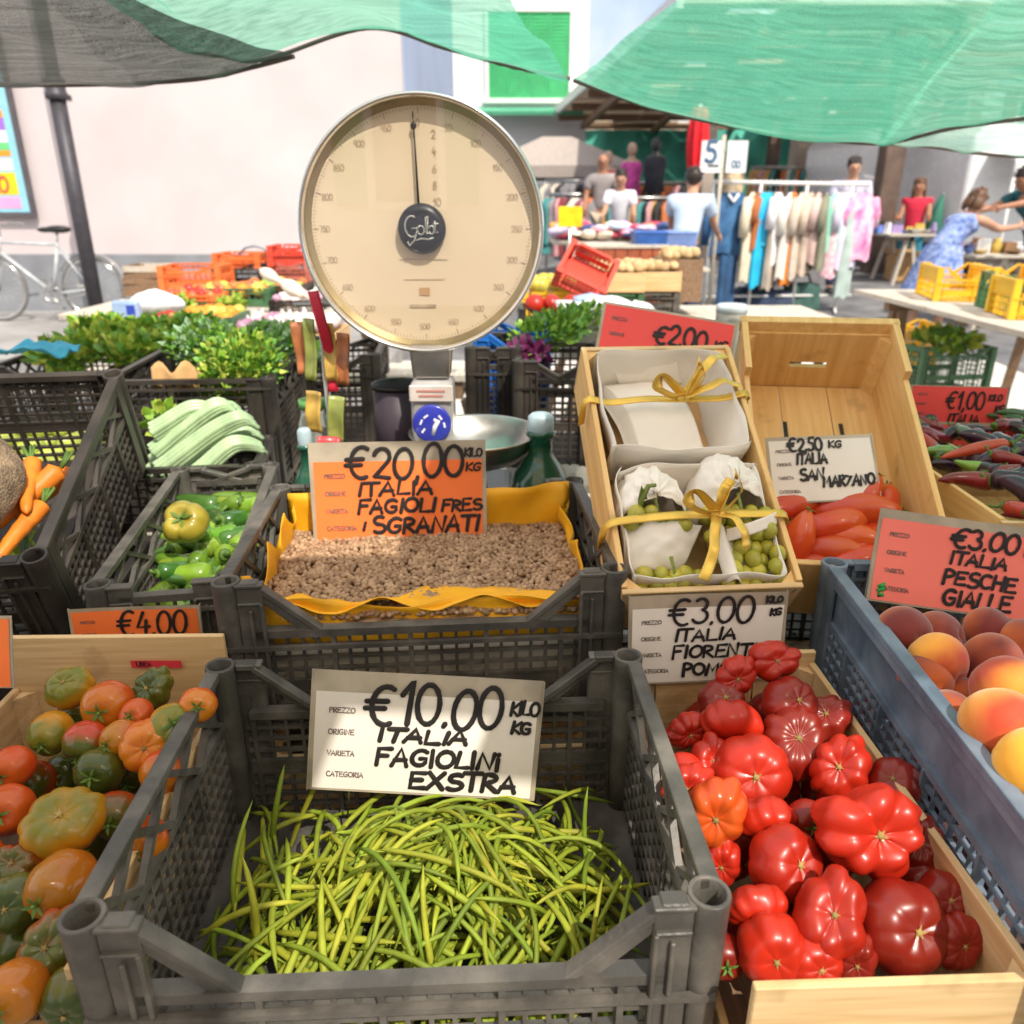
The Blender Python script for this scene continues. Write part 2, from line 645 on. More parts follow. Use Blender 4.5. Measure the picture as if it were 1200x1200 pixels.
M['white_plastic'] = pm('white plastic', (.80, .80, .80), .4, var=.06)
M['white_metal'] = pm('white painted metal', (.78, .77, .74), .4, var=.08)
M['chrome'] = pm('polished steel', (.78, .77, .74), .16, metal=1.0, var=.08, scale=8, rvar=.05)
M['steel'] = pm('worn steel', (.52, .51, .48), .32, metal=1.0, var=.2, scale=14)
M['bottle'] = pm('green bottle glass', (.02, .13, .075), .08, var=.2, coat=.6, trans=.35)
M['black'] = pm('black plastic', (.022, .021, .02), .45, var=.3)
M['asphalt'] = pm('asphalt', (.14, .14, .15), .9, var=.3, scale=3, bump=.3, bscale=90, col2=(.22, .215, .21))
M['paving'] = pm('stone paving', (.30, .29, .28), .85, var=.25, scale=2, bump=.2, bscale=40)
M['pavement_light'] = pm('pale stone paving', (.58, .55, .50), .85, var=.15, scale=2, bump=.2)

# ------------------------------------------------------------------ handwriting
def _arc(cx, cy, rx, ry, a0, a1, n=12):
    return [(cx + rx * math.cos(R(a0 + (a1 - a0) * i / n)), cy + ry * math.sin(R(a0 + (a1 - a0) * i / n))) for i in range(n + 1)]

GLYPH = {   # strokes in a box 1 high; last number: advance
    '0': ([_arc(.31, .5, .29, .5, 80, 445, 18)], .70), '1': ([[(.06, .66), (.30, 1.0), (.28, 0)]], .48),
    '2': ([_arc(.28, .72, .25, .28, 165, -30, 10) + [(.06, .02), (.14, .06), (.56, .0)]], .66),
    '3': ([_arc(.24, .76, .22, .24, 140, -80, 9) + _arc(.26, .27, .27, .27, 80, -150, 10)], .64),
    '4': ([[(.30, 1.0), (.03, .36), (.56, .40)], [(.42, .66), (.38, -.04)]], .66),
    '5': ([[(.50, .98), (.14, .96), (.10, .56)] + _arc(.26, .30, .26, .29, 120, -140, 10)], .64),
    '6': ([[(.42, 1.0), (.14, .62)] + _arc(.29, .28, .24, .28, 165, 520, 14)], .62),
    '.': ([[(.06, .0), (.09, .06)]], .22), ',': ([[(.10, .07), (.04, -.14)]], .24),
    '€': ([_arc(.46, .5, .36, .5, 60, 295, 14), [(-.04, .60), (.50, .62)], [(-.06, .42), (.44, .43)]], .78),
    'A': ([[(.0, .0), (.26, 1.0), (.52, .0)], [(.08, .34), (.46, .36)]], .62),
    'B': ([[(.04, 0), (.05, 1.0)] + _arc(.12, .76, .28, .23, 80, -80, 8) + _arc(.12, .27, .34, .26, 80, -95, 8)], .58),
    'C': ([_arc(.32, .5, .28, .5, 55, 305, 12)], .60), 'D': ([[(.05, 0), (.05, 1)] + _arc(.06, .5, .46, .5, 88, -88, 10)], .62),
    'E': ([[(.48, .98), (.06, .97), (.05, .02), (.52, .04)], [(.06, .52), (.40, .54)]], .60),
    'F': ([[(.50, .98), (.06, .96), (.04, -.02)], [(.06, .54), (.38, .55)]], .56),
    'G': ([_arc(.32, .5, .29, .5, 50, 300, 12) + [(.52, .20), (.53, .46), (.32, .45)]], .66),
    'H': ([[(.04, 1), (.05, 0)], [(.48, 1), (.47, 0)], [(.05, .52), (.48, .53)]], .60),
    'I': ([[(.10, 1), (.09, 0)]], .24), 'i': ([[(.10, .70), (.09, 0)], [(.10, .92), (.11, .98)]], .24),
    'T_': ([], .3), 'J': ([[(.05, .97), (.50, .98)], [(.27, .97), (.26, .02)], [(.02, .02), (.46, .02)]], .56),
    'K': ([[(.05, 1), (.06, 0)], [(.48, .96), (.07, .46), (.50, .0)]], .56), 'L': ([[(.05, 1), (.04, .02), (.46, .04)]], .52),
    'M': ([[(.02, 0), (.10, 1), (.32, .34), (.54, 1), (.62, 0)]], .74), 'N': ([[(.03, 0), (.07, 1), (.46, .02), (.50, 1)]], .62),
    'O': ([_arc(.31, .5, .29, .48, 90, 450, 14)], .68), 'P': ([[(.05, -.02), (.06, 1)] + _arc(.12, .74, .34, .25, 85, -95, 9)], .54),
    'Q': ([_arc(.31, .5, .29, .48, 90, 450, 14), [(.38, .2), (.6, -.05)]], .68),
    'R': ([[(.05, -.02), (.06, 1)] + _arc(.12, .75, .32, .24, 85, -95, 9) + [(.50, -.02)]], .58),
    'S': ([_arc(.28, .75, .22, .24, 50, 270, 9) + _arc(.27, .26, .25, .26, 85, -140, 9)], .58),
    'T': ([[(.0, .97), (.56, .99)], [(.28, .97), (.27, -.02)]], .58), 'U': ([[(.05, 1), (.06, .25)] + _arc(.28, .24, .22, .24, 180, 360, 8) + [(.51, 1)]], .62),
    'V': ([[(.0, 1), (.25, 0), (.50, 1)]], .56), 'X': ([[(.02, 1), (.50, 0)], [(.50, 1), (.0, 0)]], .58),
    'Z': ([[(.03, .97), (.50, .98), (.02, .02), (.54, .03)]], .60), 'Y': ([[(.0, 1), (.25, .5), (.5, 1)], [(.25, .5), (.24, 0)]], .54),
    '7': ([[(.04, .97), (.50, .98), (.20, 0)]], .56), '8': ([_arc(.28, .74, .2, .24, 90, 450, 12), _arc(.28, .25, .25, .26, 90, 450, 12)], .62), '9': ([_arc(.28, .72, .22, .26, 10, 370, 12) + [(.46, 0)]], .60),
    ' ': ([], .42), '-': ([[(.05, .5), (.4, .5)]], .45), 'g': ([_arc(.26, .3, .2, .28, 60, 400, 10), [(.45, .58), (.44, -.1)] + _arc(.26, -.1, .18, .2, 0, -150, 6)], .56),
    'k': ([[(.05, 1), (.05, 0)], [(.38, .6), (.07, .3), (.42, 0)]], .48), 'l': ([[(.08, 1), (.09, 0)]], .22),
    'o': ([_arc(.22, .28, .2, .28, 90, 450, 10)], .5), 'e': ([[(.05, .3), (.4, .33)] + _arc(.22, .28, .2, .28, 10, 310, 10)], .5),
    'À': ([[(.0, .0), (.26, 1.0), (.52, .0)], [(.08, .34), (.46, .36)], [(.14, 1.24), (.30, 1.1)]], .62),
}

def write(mb, text, x, y, h, pen, m=0, slant=.06, wob=.035, track=1.0, xf=None, depth=0.0, seed=1):
    """text as flat pen strokes in the X-Z plane, facing -Y; returns the end x"""
    rg = random.Random(seed * 977 + len(text))
    k = 0
    for ch in text:
        st, adv = GLYPH[ch]
        jy = rg.uniform(-1, 1) * wob * h
        js = 1 + rg.uniform(-1, 1) * wob * 1.6
        sl = slant + rg.uniform(-.05, .05) * (wob > 0)
        for s in st:
            pts = []
            for (a, b) in s:
                b2 = b * js
                pts.append((x + (a + sl * b) * h * track, -depth - k * 2e-6, y + jy + b2 * h))
            k += 1
            mb.tube(pts, [pen * rg.uniform(.85, 1.1) for _ in pts], 6, m, True, False, xf, flat=.16, up=(0, -1, 0))
            for p in (pts[0], pts[-1]):
                mb.ball(p, pen * .98, 6, 4, m, xf, (1, .16, 1))
        x += adv * h * track
    return x

def card(label, w, h, paper, lines, loc, tilt=-12, yaw=0, roll=0, strip=.16, small=None, green=False, group='handwritten price cards', seed=1, inset=.02, flip=False):
    """price card in a cloudy plastic sleeve, handwriting over printed headings; origin at the middle of its lower edge.
    lines: (text, x, end x, y, height, pen), all as shares of the card"""
    t = thing('price_card', label, 'price card', loc, (R(tilt), R(roll), R(yaw)), group)
    mb = MB()
    # slightly warped sheet with thickness
    def warp(u, v):
        return .004 * math.sin(u * 3.1 + seed) * (v - .2) + .003 * math.sin(v * 2.7 + seed * 2)
    nx, nz = 10, 6
    for side, dy in ((1, 0.0), (-1, .0016)):
        def fn(u, v, dy=dy):
            uu = u if side == 1 else 1 - u
            return ((uu - .5) * w, warp(uu, v) + dy, v * h)
        mb.grid(fn, nx, nz, 0, True)
    mb.bar((-w / 2, .0008 + warp(0, .5), 0), (-w / 2, .0008 + warp(0, .5), h), .0015, .0026, 0, (0, 1, 0))
    mb.bar((w / 2, .0008 + warp(1, .5), 0), (w / 2, .0008 + warp(1, .5), h), .0015, .0026, 0, (0, 1, 0))
    mb.build('sleeve', M['sleeve'], t)
    pb = MB()
    x0, x1, z0, z1 = -w / 2 + inset * w, w / 2 - inset * w, .02 * h, h * (1 - strip)
    def pf(u, v):
        xx, zz = x0 + (x1 - x0) * u, z0 + (z1 - z0) * v
        return (xx, warp(xx / w + .5, zz / h) - .0006, zz)
    pb.grid(pf, nx, nz, 0, True)
    pb.build('paper', paper, t)
    # printed headings
    fb = MB()
    heads = ('PREZZO', 'ORIGINE', 'VARIETA', 'CATEGORIA')
    for i, q in enumerate(heads):
        if small == 'none':
            break
        yy = h * (1 - strip) * (.80 - .215 * i)
        e = write(fb, q, -w * .42, yy, h * .042, h * .0045, 0, 0, 0, 1.35, seed=i + 1)
    fb.v = [(p[0], p[1] + warp(p[0] / w + .5, p[2] / h) - .0016, p[2]) for p in fb.v]
    fb.build('printed_heading', M['print'], t)
    hb = MB()
    for sx in (-.32, .32):
        hb.tube([(sx * w, .004, h * .35), (sx * w, .004, .004), (sx * w, .006, -.05)], .0013, 6)
    hb.tube([(-.32 * w, .004, h * .35), (.32 * w, .004, h * .35)], .0013, 6)
    hb.build('wire_holder', M['steel'], t)
    wb = MB()
    for i, (tx, x, x1, y, hh, pen) in enumerate(lines):
        nat = (sum(GLYPH[c][1] for c in tx) - .08) * hh * h
        write(wb, tx, (x - .5) * w, y * h, hh * h, pen * h, 0, .08, .05, (x1 - x) * w / nat, seed=seed * 11 + i)
    # drape the writing on the warped sheet
    wb.v = [(p[0], p[1] + warp(p[0] / w + .5, p[2] / h) - .0024, p[2]) for p in wb.v]
    wb.build('lettering', M['ink'], t)
    if green:
        gb = MB()
        gb.tube(_g3([(-.44, .16), (-.405, .20), (-.40, .15), (-.44, .12), (-.43, .07), (-.40, .09)], w, h), .0035, 6, 0, flat=.2, up=(0, -1, 0))
        gb.build('green_mark', M['ink_green'], t, loc=(0, -.003, 0))
    return t

def _g3(pts, w, h):
    return [(a * w, 0, b * h) for a, b in pts]

# ------------------------------------------------------------------ crates and boxes
def plastic_crate(label, W, D, H, mat, loc, rot=(0, 0, 0), dip=.08, dip_back=None, cell=.021, group='plastic crates of the stall', name='plastic_crate', simple=False, bev=.0014, solid=False):
    """ventilated harvest crate: hollow corner posts, straight side rails on lattice walls, end walls that dip between braces"""
    t = thing(name, label, 'crate', loc, rot, group)
    dip_back = dip if dip_back is None else dip_back
    hx, hy = W / 2, D / 2
    # floor
    f = MB()
    f.box((0, 0, .006), (W - .03, D - .03, .008))
    for i in range(1, 8):
        f.box((-hx + W * i / 8, 0, .0115), (.006, D - .034, .004))
    f.build('floor', mat, t)
    # corner posts with an open round socket
    for sx in (-1, 1):
        for sy in (-1, 1):
            p = MB()
            cx, cy = sx * (hx - .017), sy * (hy - .017)
            if simple:
                p.box((cx, cy, H / 2), (.036, .036, H), top=.9)
            else:
                prof = [(.0175, .0), (.0185, H * .6), (.0195, H - .012), (.0200, H), (.0185, H + .0018), (.0150, H + .001), (.0143, H - .13), (.0, H - .13)]
                p.lathe(prof, 18, 0, Matrix.Translation((cx, cy, 0)))
                # flanges along both walls
                fx = cx - sx * .034
                p.box((fx, cy + sy * .011, (H - .006) / 2), (.036, .006, H - .006))
                p.box((fx, cy + sy * .0135, (H - .040) / 2), (.005, .012, H - .040))
                p.box((fx - sx * .016, cy + sy * .0145, (H - .030) / 2), (.005, .011, H - .030))
                p.box((fx, cy + sy * .012, H - .030), (.034, .013, .004))
                p.box((fx, cy + sy * .008, H - .0035), (.039, .017, .005))
                fy = cy - sy * .03
                p.box((cx + sx * .011, fy, (H - .006) / 2), (.006, .030, H - .006))
            p.build('post', mat, t, bevel=0 if simple else bev)
    # side walls
    low = H - .085
    for sx in (-1, 1):
        r = MB()
        x = sx * (hx - .012)
        y0, y1 = -hy + .034, hy - .034
        r.box((x, 0, H - .006), (.019, D - .062, .012))
        r.box((x + sx * .0055, 0, H - .018), (.004, D - .064, .016))
        r.build('side_rail', mat, t, bevel=bev * 1.6, seg=2)
        s = MB()
        n = 4
        for i in range(n):
            a, b = y0 + (y1 - y0) * i / n, y0 + (y1 - y0) * (i + 1) / n
            if not solid:
                s.bar((x, a, low), (x, b, H - .014), .009, .008, 0, (1, 0, 0))
                s.bar((x + .001, b, low), (x + .001, a, H - .014), .008, .0075, 0, (1, 0, 0))
        s.box((x, 0, low), (.012, y1 - y0 + .03, .010))
        nv = max(int((y1 - y0) / cell), 2)
        for i in range(nv + 1):
            y = y0 + (y1 - y0) * i / nv
            rib = i % 6 == 0
            s.box((x + sx * (.002 if rib else 0), y, low / 2), (.012 if rib else .0046, .005 if rib else .0042, low - .004))
        nh = max(int(low / cell), 2)
        for i in range(nh):
            s.box((x, 0, .007 + (low - .01) * i / nh), (.0058, y1 - y0 + .02, .0046))
        if solid:
            s.box((x - sx * .001, 0, (low + H) / 2 - .004), (.003, y1 - y0 + .03, H - low - .01))
        s.build('side_panel', mat, t)
    # end walls
    for sy in (-1, 1):
        e = MB()
        dd = dip if sy < 0 else dip_back
        zt = H - dd
        y = sy * (hy - .012)
        x0, x1 = -hx + .05, hx - .05
        bx = .085
        e.box((0, y, zt - .006), (x1 - x0 + .004, .018, .012))
        e.box((0, y + sy * .012, zt - .026), (W - .012, .007, .007))
        zg = zt - .030
        nv = max(int((x1 - x0) / (cell * 1.05)), 2)
        for i in range(nv + 1):
            xx = x0 + (x1 - x0) * i / nv
            rib = i % 5 == 0
            e.box((xx, y + sy * (.002 if rib else 0), (zt - .014) / 2 + .001), (.0065 if rib else .0048, .013 if rib else .0050, zt - .014))
        nh = max(int(zg / (cell * .95)), 2)
        for i in range(nh + 1):
            if i == nh // 2:
                e.box((0, y, .006 + (zg - .006) * (i + .5) / nh), (x1 - x0 + .02, .0044, (zg - .006) / nh * .96))
            e.box((0, y, .006 + (zg - .006) * i / nh), (x1 - x0 + .02, .0064, .0052))
        e.build('end_panel', mat, t)
        if dd > .02:
            for sx in (-1, 1):
                b = MB()
                xa, xb = sx * (hx - .060), sx * (hx - .060 - bx)
                b.bar((xa, y, H - .006), (xb, y, zt - .004), .017, .009)
                b.bar((xa + sx * .002, y + sy * .004, H - .014), (xb + sx * .004, y + sy * .004, zt - .016), .005, .014)
                b.bar((xa + sx * .022, y, H - .0035), (xa - sx * .003, y, H - .0035), .0172, .009)
                b.build('brace', mat, t, bevel=bev)
    return t

def wooden_box(label, W, D, H, mat_end, mat_side, loc, rot=(0, 0, 0), side_h=None, front=None, group=None, th=.009, handle=False, slots=False, name='wooden_box', floor_mat=None, back=True):
    """produce box of thin boards: two ends, two sides, a plank floor, corner posts. front: list of (z0, z1) boards for the front end"""
    t = thing(name, label, 'wooden box', loc, rot, group)
    side_hs = side_h if isinstance(side_h, tuple) else (side_h or H,) * 2
    side_h = max(side_hs)
    hx, hy = W / 2, D / 2
    f = MB()
    n = 3
    for i in range(n):
        w = (W - .004) / n
        gap = .006 if slots else .002
        f.box((-W / 2 + w * (i + .5) + .002, 0, .006), (w - gap, D - 2 * th - .004, .006))
    f.build('floor', floor_mat or mat_side, t)
    for sx in (-1, 1):
        s = MB()
        sh_ = side_hs[sx > 0]
        s.box((sx * (hx - th / 2), 0, .003 + sh_ / 2), (th, D - 2 * th - .002, sh_))
        s.build('side_board', mat_side, t, bevel=.001)
    for sy, nm in ((-1, 'front_board'), (1, 'end_board')):
        boards = front if (sy < 0 and front) else [(.0, H)]
        if sy > 0 and not back:
            continue
        for (z0, z1) in boards:
            b = MB()
            y = sy * (hy - th / 2)
            if handle and sy > 0:
                hw, hz0, hz1 = .038, H * .42, H * .42 + .014
                b.box((-(hx + hw) / 2, y, H / 2), (hx - hw, th, H))
                b.box(((hx + hw) / 2, y, H / 2), (hx - hw, th, H))
                b.box((0, y, hz0 / 2), (hw * 2, th, hz0))
                b.box((0, y, (hz1 + H) / 2), (hw * 2, th, H - hz1))
                b.build(nm, mat_end, t)
            else:
                b.box((0, y, (z0 + z1) / 2), (W, th, z1 - z0))
                b.build(nm, mat_end, t, bevel=.0012)
    st = MB()
    for sx in (-1, 1):
        for k in range(3):
            st.box((sx * (hx - .012 - .004 * (k % 2)), -hy - .0006, .02 + (min(z for q in (front or [(0, H)]) for z in q[1:]) - .03) * k / 2), (.0012, .0014, .010), rot=(0, .3 * (k - 1), 0))
    st.build('staple', M['steel'], t)
    for sx in (-1, 1):
        for sy in (-1, 1):
            p = MB()
            a, c = sx * (hx - th - .0005), sy * (hy - th - .0005)
            p.prism([(a, c), (a - sx * .022, c), (a, c - sy * .022)], .009, min(H, side_hs[sx > 0], max(q[1] for q in front) if front and sy < 0 else 9) - .004, 0, axis='z')
            p.build('corner_post', mat_side, t)
    return t

# ------------------------------------------------------------------ produce
def tomato_mesh(name, mats, r=.04, lobes=6, depth=.12, flat=.72, seed=0, dimple=.28, n=56, k=26, sharp=.55, oval=0.0, bumpy=.05):
    """ribbed tomato: lobes round the waist, sunken shoulders; Z is the stem end"""
    rg = random.Random(seed)
    amp = [rg.uniform(.6, 1.25) for _ in range(lobes + 1)]
    wid = [rg.uniform(.75, 1.25) for _ in range(lobes)]
    tot = sum(wid)
    edges = [0]
    for w in wid:
        edges.append(edges[-1] + w / tot)
    off = rg.uniform(0, 6.28)
    mb = MB()
    vs, fs = [], []
    for i in range(k + 1):
        a = math.pi * i / k                    # 0 top
        for j in range(n):
            u = j / n
            q = 0
            while u >= edges[q + 1] and q < lobes - 1:
                q += 1
            s = (u - edges[q]) / (edges[q + 1] - edges[q])
            ridge = abs(math.sin(math.pi * s)) ** sharp
            g = abs(math.sin(a)) ** .6
            am = amp[q] * depth
            rad = 1 - am * (1 - ridge) * g + (amp[q] - .9) * depth * ridge * g * .8
            t = 2 * math.pi * u + off
            x = abs(math.sin(a)) ** .82 * rad * math.cos(t) * (1 + oval)
            y = abs(math.sin(a)) ** .82 * rad * math.sin(t) * (1 - oval)
            z = math.cos(a) * flat
            top = math.exp(-(math.sin(a) / .34) ** 2)
            if a < math.pi / 2:
                z -= dimple * top * (1 + .35 * (1 - ridge) * math.sin(a) * 3)
                z -= .10 * (1 - ridge) * am * 6 * math.sin(a) * math.cos(a)
            else:
                z += dimple * .35 * top
            nn = mnoise.noise(Vector((x * 1.7 + seed * 3.1, y * 1.7, z * 1.7)))
            f = 1 + bumpy * nn
            vs.append((x * r * f, y * r * f, z * r * f))
    for i in range(k):
        for j in range(n):
            j2 = (j + 1) % n
            fs.append((i * n + j, (i + 1) * n + j, (i + 1) * n + j2, i * n + j2))
    mb.add(vs, fs, 0, True)
    me = mb.mesh(name, mats)
    zt = (flat - dimple) * r
    return me, zt

def calyx_mesh(zt, r, mats, seed=0, star=5, scar=False):
    """dried stem scar or a small green calyx in the dimple"""
    rg = random.Random(seed)
    mb = MB()
    if scar:
        pts = []
        for i in range(star * 2):
            a = math.pi * i / star + rg.uniform(-.15, .15)
            rr = r * (rg.uniform(.10, .19) if i % 2 == 0 else .06)
            pts.append((math.cos(a) * rr, math.sin(a) * rr))
        vs = [(0, 0, zt + r * .02)] + [(x, y, zt + r * (.035 + .9 * (math.hypot(x, y) / r) ** 2)) for x, y in pts]
        mb.add(vs, [(0, 1 + i, 1 + (i + 1) % len(pts)) for i in range(len(pts))], 0, True)
        mb.ball((0, 0, zt + r * .03), r * .08, 8, 5, 0, None, (1, 1, .5))
    else:
        for i in range(star):
            a = 2 * math.pi * i / star + rg.uniform(-.2, .2)
            d = (math.cos(a), math.sin(a), .35)
            mb.leaf((0, 0, zt + r * .04), d, (0, 0, 1), r * rg.uniform(.40, .60), r * .14, 0, .3, .1)
        mb.tube([(0, 0, zt), (r * .03, 0, zt + r * .18), (r * .09, r * .04, zt + r * .28)], [r * .07, r * .05, r * .06], 6, 0)
    return mb.mesh('stem_scar' if scar else 'calyx', mats)

class Fruit:
    """one built fruit of a kind, copied for every further one"""
    def __init__(self, name, mesh, part=None, part_name=None):
        self.name, self.mesh, self.part, self.part_name = name, mesh, part, part_name

    def put(self, loc, rot, scale, label, cat, group=None, order='XYZ'):
        o = bpy.data.objects.new(self.name, self.mesh)
        COL.objects.link(o)
        o.rotation_mode = order
        o.location = loc
        o.rotation_euler = rot
        o.scale = scale if isinstance(scale, (tuple, list)) else (scale,) * 3
        tag(o, label, cat, group)
        if self.part is not None:
            c = bpy.data.objects.new(self.part_name, self.part)
            COL.objects.link(c)
            c.parent = o
        return o

def bean_pod(mb, p, d, L, r, curve, up, m=0, n=6, rg=random):
    """slender curved pod with a tail"""
    d = Vector(d).normalized()
    up = Vector(up)
    sd = d.cross(up).normalized()
    nn = sd.cross(d).normalized()
    pts, rs = [], []
    q = 8
    for i in range(q + 1):
        s = i / q
        pts.append(Vector(p) + d * ((s - .5) * L) + nn * (curve[0] * L * (.25 - (s - .5) ** 2)) + sd * (curve[1] * L * (.25 - (s - .5) ** 2)))
        rs.append(r * (max(math.sin(math.pi * (s * .94 + .04)), 0) ** .4) * (.35 if i in (0,) else 1) * (.25 if i == q else 1) * (1 + .08 * math.sin(s * 30)))
    mb.tube(pts, rs, n, m, True, True, flat=.85)

# ------------------------------------------------------------------ people
SKIN = pm('skin', (.50, .27, .17), .5, var=.12, sss=.1)
SKIN2 = pm('tanned skin', (.40, .19, .11), .5, var=.12, sss=.1)
EYE = pm('eye', (.03, .02, .02), .2)

def skin_body(name, joints, bones, mat, parent=None, root='pelvis', sub=1):
    """one continuous surface grown over joints {name: (pos, radius)} and bones [(a, b)]"""
    names = list(joints)
    idx = {k: i for i, k in enumerate(names)}
    me = bpy.data.meshes.new(name)
    me.from_pydata([tuple(joints[k][0]) for k in names], [(idx[a], idx[b]) for a, b in bones], [])
    o = bpy.data.objects.new(name, me)
    COL.objects.link(o)
    sk = o.modifiers.new('skin', 'SKIN')
    sk.use_smooth_shade = True
    for i, k in enumerate(names):
        r = joints[k][1]
        me.skin_vertices[0].data[i].radius = r if isinstance(r, tuple) else (r, r)
        me.skin_vertices[0].data[i].use_root = (k == root)
    ss = o.modifiers.new('smooth', 'SUBSURF')
    ss.levels = ss.render_levels = sub
    dg = bpy.context.evaluated_depsgraph_get()
    dg.update()
    new = bpy.data.meshes.new_from_object(o.evaluated_get(dg))
    o.modifiers.clear()
    o.data = new
    bpy.data.meshes.remove(me)
    new.name = name
    new.materials.clear()
    new.materials.append(mat)
    for p in new.polygons:
        p.use_smooth = True
    if parent is not None:
        o.parent = parent
    return o

def person(label, loc, yaw, height=1.7, lean=0.0, arms=((20, 10), (20, 10)), raise_=((0, 0), (0, 0)), head_tilt=0.0, skin=None,
           shirt=None, trousers=None, dress=None, hair=None, hair_len=.0, cap=None, sleeve=.55, step=.08, group=None, female=False):
    """a standing figure bent forward by lean degrees at the hip. arms: (swing forward, elbow bend) per side, raise_: sideways lift"""
    skin = skin or SKIN
    s = height / 1.75
    w = .175 if female else .20
    P = {}
    def put(k, x, y, z, r):
        P[k] = (Vector((x, y, z)) * s, (r[0] * s, r[1] * s) if isinstance(r, tuple) else r * s)
    hipz = .92
    cl, sl = math.cos(R(lean)), math.sin(R(lean))
    def tor(x, y, dz):                      # point on the torso above the hip, leaning forward (+Y)
        return (x, y * cl + dz * sl, hipz + dz * cl - y * sl)
    put('pelvis', 0, 0, hipz, (.135, .11))
    put('waist', *tor(0, 0, .17), (.12, .095))
    put('chest', *tor(0, .0, .36), (.135, .10))
    put('upper_chest', *tor(0, 0, .48), (.10, .072))
    put('neck', *tor(0, .01, .575), .058)
    ht = R(lean * .55 + head_tilt)
    ch, sh = math.cos(ht), math.sin(ht)
    nk = P['neck'][0] / s
    def hd(x, y, z):
        return (nk.x + x, nk.y + y * ch + z * sh, nk.z + z * ch - y * sh)
    put('jaw', *hd(0, .025, .065), (.060, .062))
    put('face', *hd(0, .02, .135), (.076, .088))
    put('skull', *hd(0, .005, .205), (.066, .072))
    put('crown', *hd(0, .0, .235), .040)
    put('nose', *hd(0, .118, .125), .013)
    put('ear_a', *hd(.085, .0, .13), .016)
    put('ear_b', *hd(-.085, .0, .13), .016)
    bones = [('pelvis', 'waist'), ('waist', 'chest'), ('chest', 'upper_chest'), ('upper_chest', 'neck'), ('neck', 'jaw'), ('jaw', 'face'),
             ('face', 'skull'), ('skull', 'crown'), ('face', 'nose'), ('face', 'ear_a'), ('face', 'ear_b')]
    for i, sx in enumerate((-1, 1)):
        q = 'ab'[i]
        sw, el = arms[i]
        lift = raise_[i][0]
        put('shoulder' + q, *tor(sx * w, 0, .49), .056)
        S = Vector(tor(sx * w, 0, .49))
        def limb(angf, angs, L):
            a, b = R(angf), R(angs)
            return Vector((sx * math.sin(b) * L, math.sin(a) * math.cos(b) * L, -math.cos(a) * math.cos(b) * L))
        E = S + limb(sw, 8 + lift, .29)
        Wr = E + limb(sw + el, 4 + lift * .6, .25)
        put('elbow' + q, *E, .043)
        put('wrist' + q, *Wr, .029)
        d = (Wr - E).normalized()
        Pm = Wr + d * .075
        put('palm' + q, *Pm, (.036, .020))
        bones += [('upper_chest', 'shoulder' + q), ('shoulder' + q, 'elbow' + q), ('elbow' + q, 'wrist' + q), ('wrist' + q, 'palm' + q)]
        sidev = d.cross(Vector((sx, .2, 0))).normalized()
        for fi, (o_, ln) in enumerate(((-.030, .070), (-.010, .082), (.010, .078), (.029, .060))):
            put('knuckle%d' % fi + q, *(Pm + d * .028 + sidev * o_), .0095)
            put('tip%d' % fi + q, *(Pm + d * (.028 + ln * .8) + sidev * o_ * 1.25 + Vector((-sx * .018, 0, 0))), .0075)
            bones += [('palm' + q, 'knuckle%d' % fi + q), ('knuckle%d' % fi + q, 'tip%d' % fi + q)]
        put('thumb' + q, *(Wr + d * .085 - sidev * .065), .010)
        bones.append(('palm' + q, 'thumb' + q))
        fy = step * (1 if i else -1)
        put('hip' + q, sx * .095, 0, hipz - .07, (.092, .092))
        put('knee' + q, sx * .105, fy * .7 + .02, .50, .060)
        put('ankle' + q, sx * .11, fy - .01, .09, .040)
        put('toe' + q, sx * .125, fy + .15, .035, (.042, .03))
        bones += [('pelvis', 'hip' + q), ('hip' + q, 'knee' + q), ('knee' + q, 'ankle' + q), ('ankle' + q, 'toe' + q)]
    root = skin_body('person', P, bones, skin)
    root.location = loc
    root.rotation_euler = (0, 0, R(yaw))
    tag(root, label, 'person', group)
    for sx in (-1, 1):
        e = MB()
        e.ball(Vector(hd(sx * .032, .098, .145)) * s, .012 * s, 8, 6)
        e.build('eye', EYE, root)
    mo = MB()
    mo.ball(Vector(hd(0, .098, .078)) * s, .022 * s, 8, 6, 0, None, (1, .4, .3))
    mo.build('mouth', pm('lips', (.42, .13, .11), .5), root)
    def grown(k, f):
        r = P[k][1]
        return (P[k][0], (r[0] + f * s, r[1] + f * s) if isinstance(r, tuple) else r + f * s)
    if shirt is not None:
        J = {k: grown(k, .034) for k in ('pelvis', 'waist', 'chest', 'upper_chest', 'shouldera', 'shoulderb')}
        J['collar'] = (Vector(tor(0, .0, .545)) * s, .072 * s)
        bn = [('pelvis', 'waist'), ('waist', 'chest'), ('chest', 'upper_chest'), ('upper_chest', 'collar')]
        for q in 'ab':
            a, b = P['shoulder' + q][0], P['elbow' + q][0]
            J['cuff' + q] = (a + (b - a) * sleeve * 1.2, .074 * s)
            bn += [('upper_chest', 'shoulder' + q), ('shoulder' + q, 'cuff' + q)]
            if sleeve > .8:
                J['cuff' + q] = (b, .058 * s)
                J['hem' + q] = (b + (P['wrist' + q][0] - b) * .9, .044 * s)
                bn.append(('cuff' + q, 'hem' + q))
        skin_body('shirt', J, bn, shirt, root)
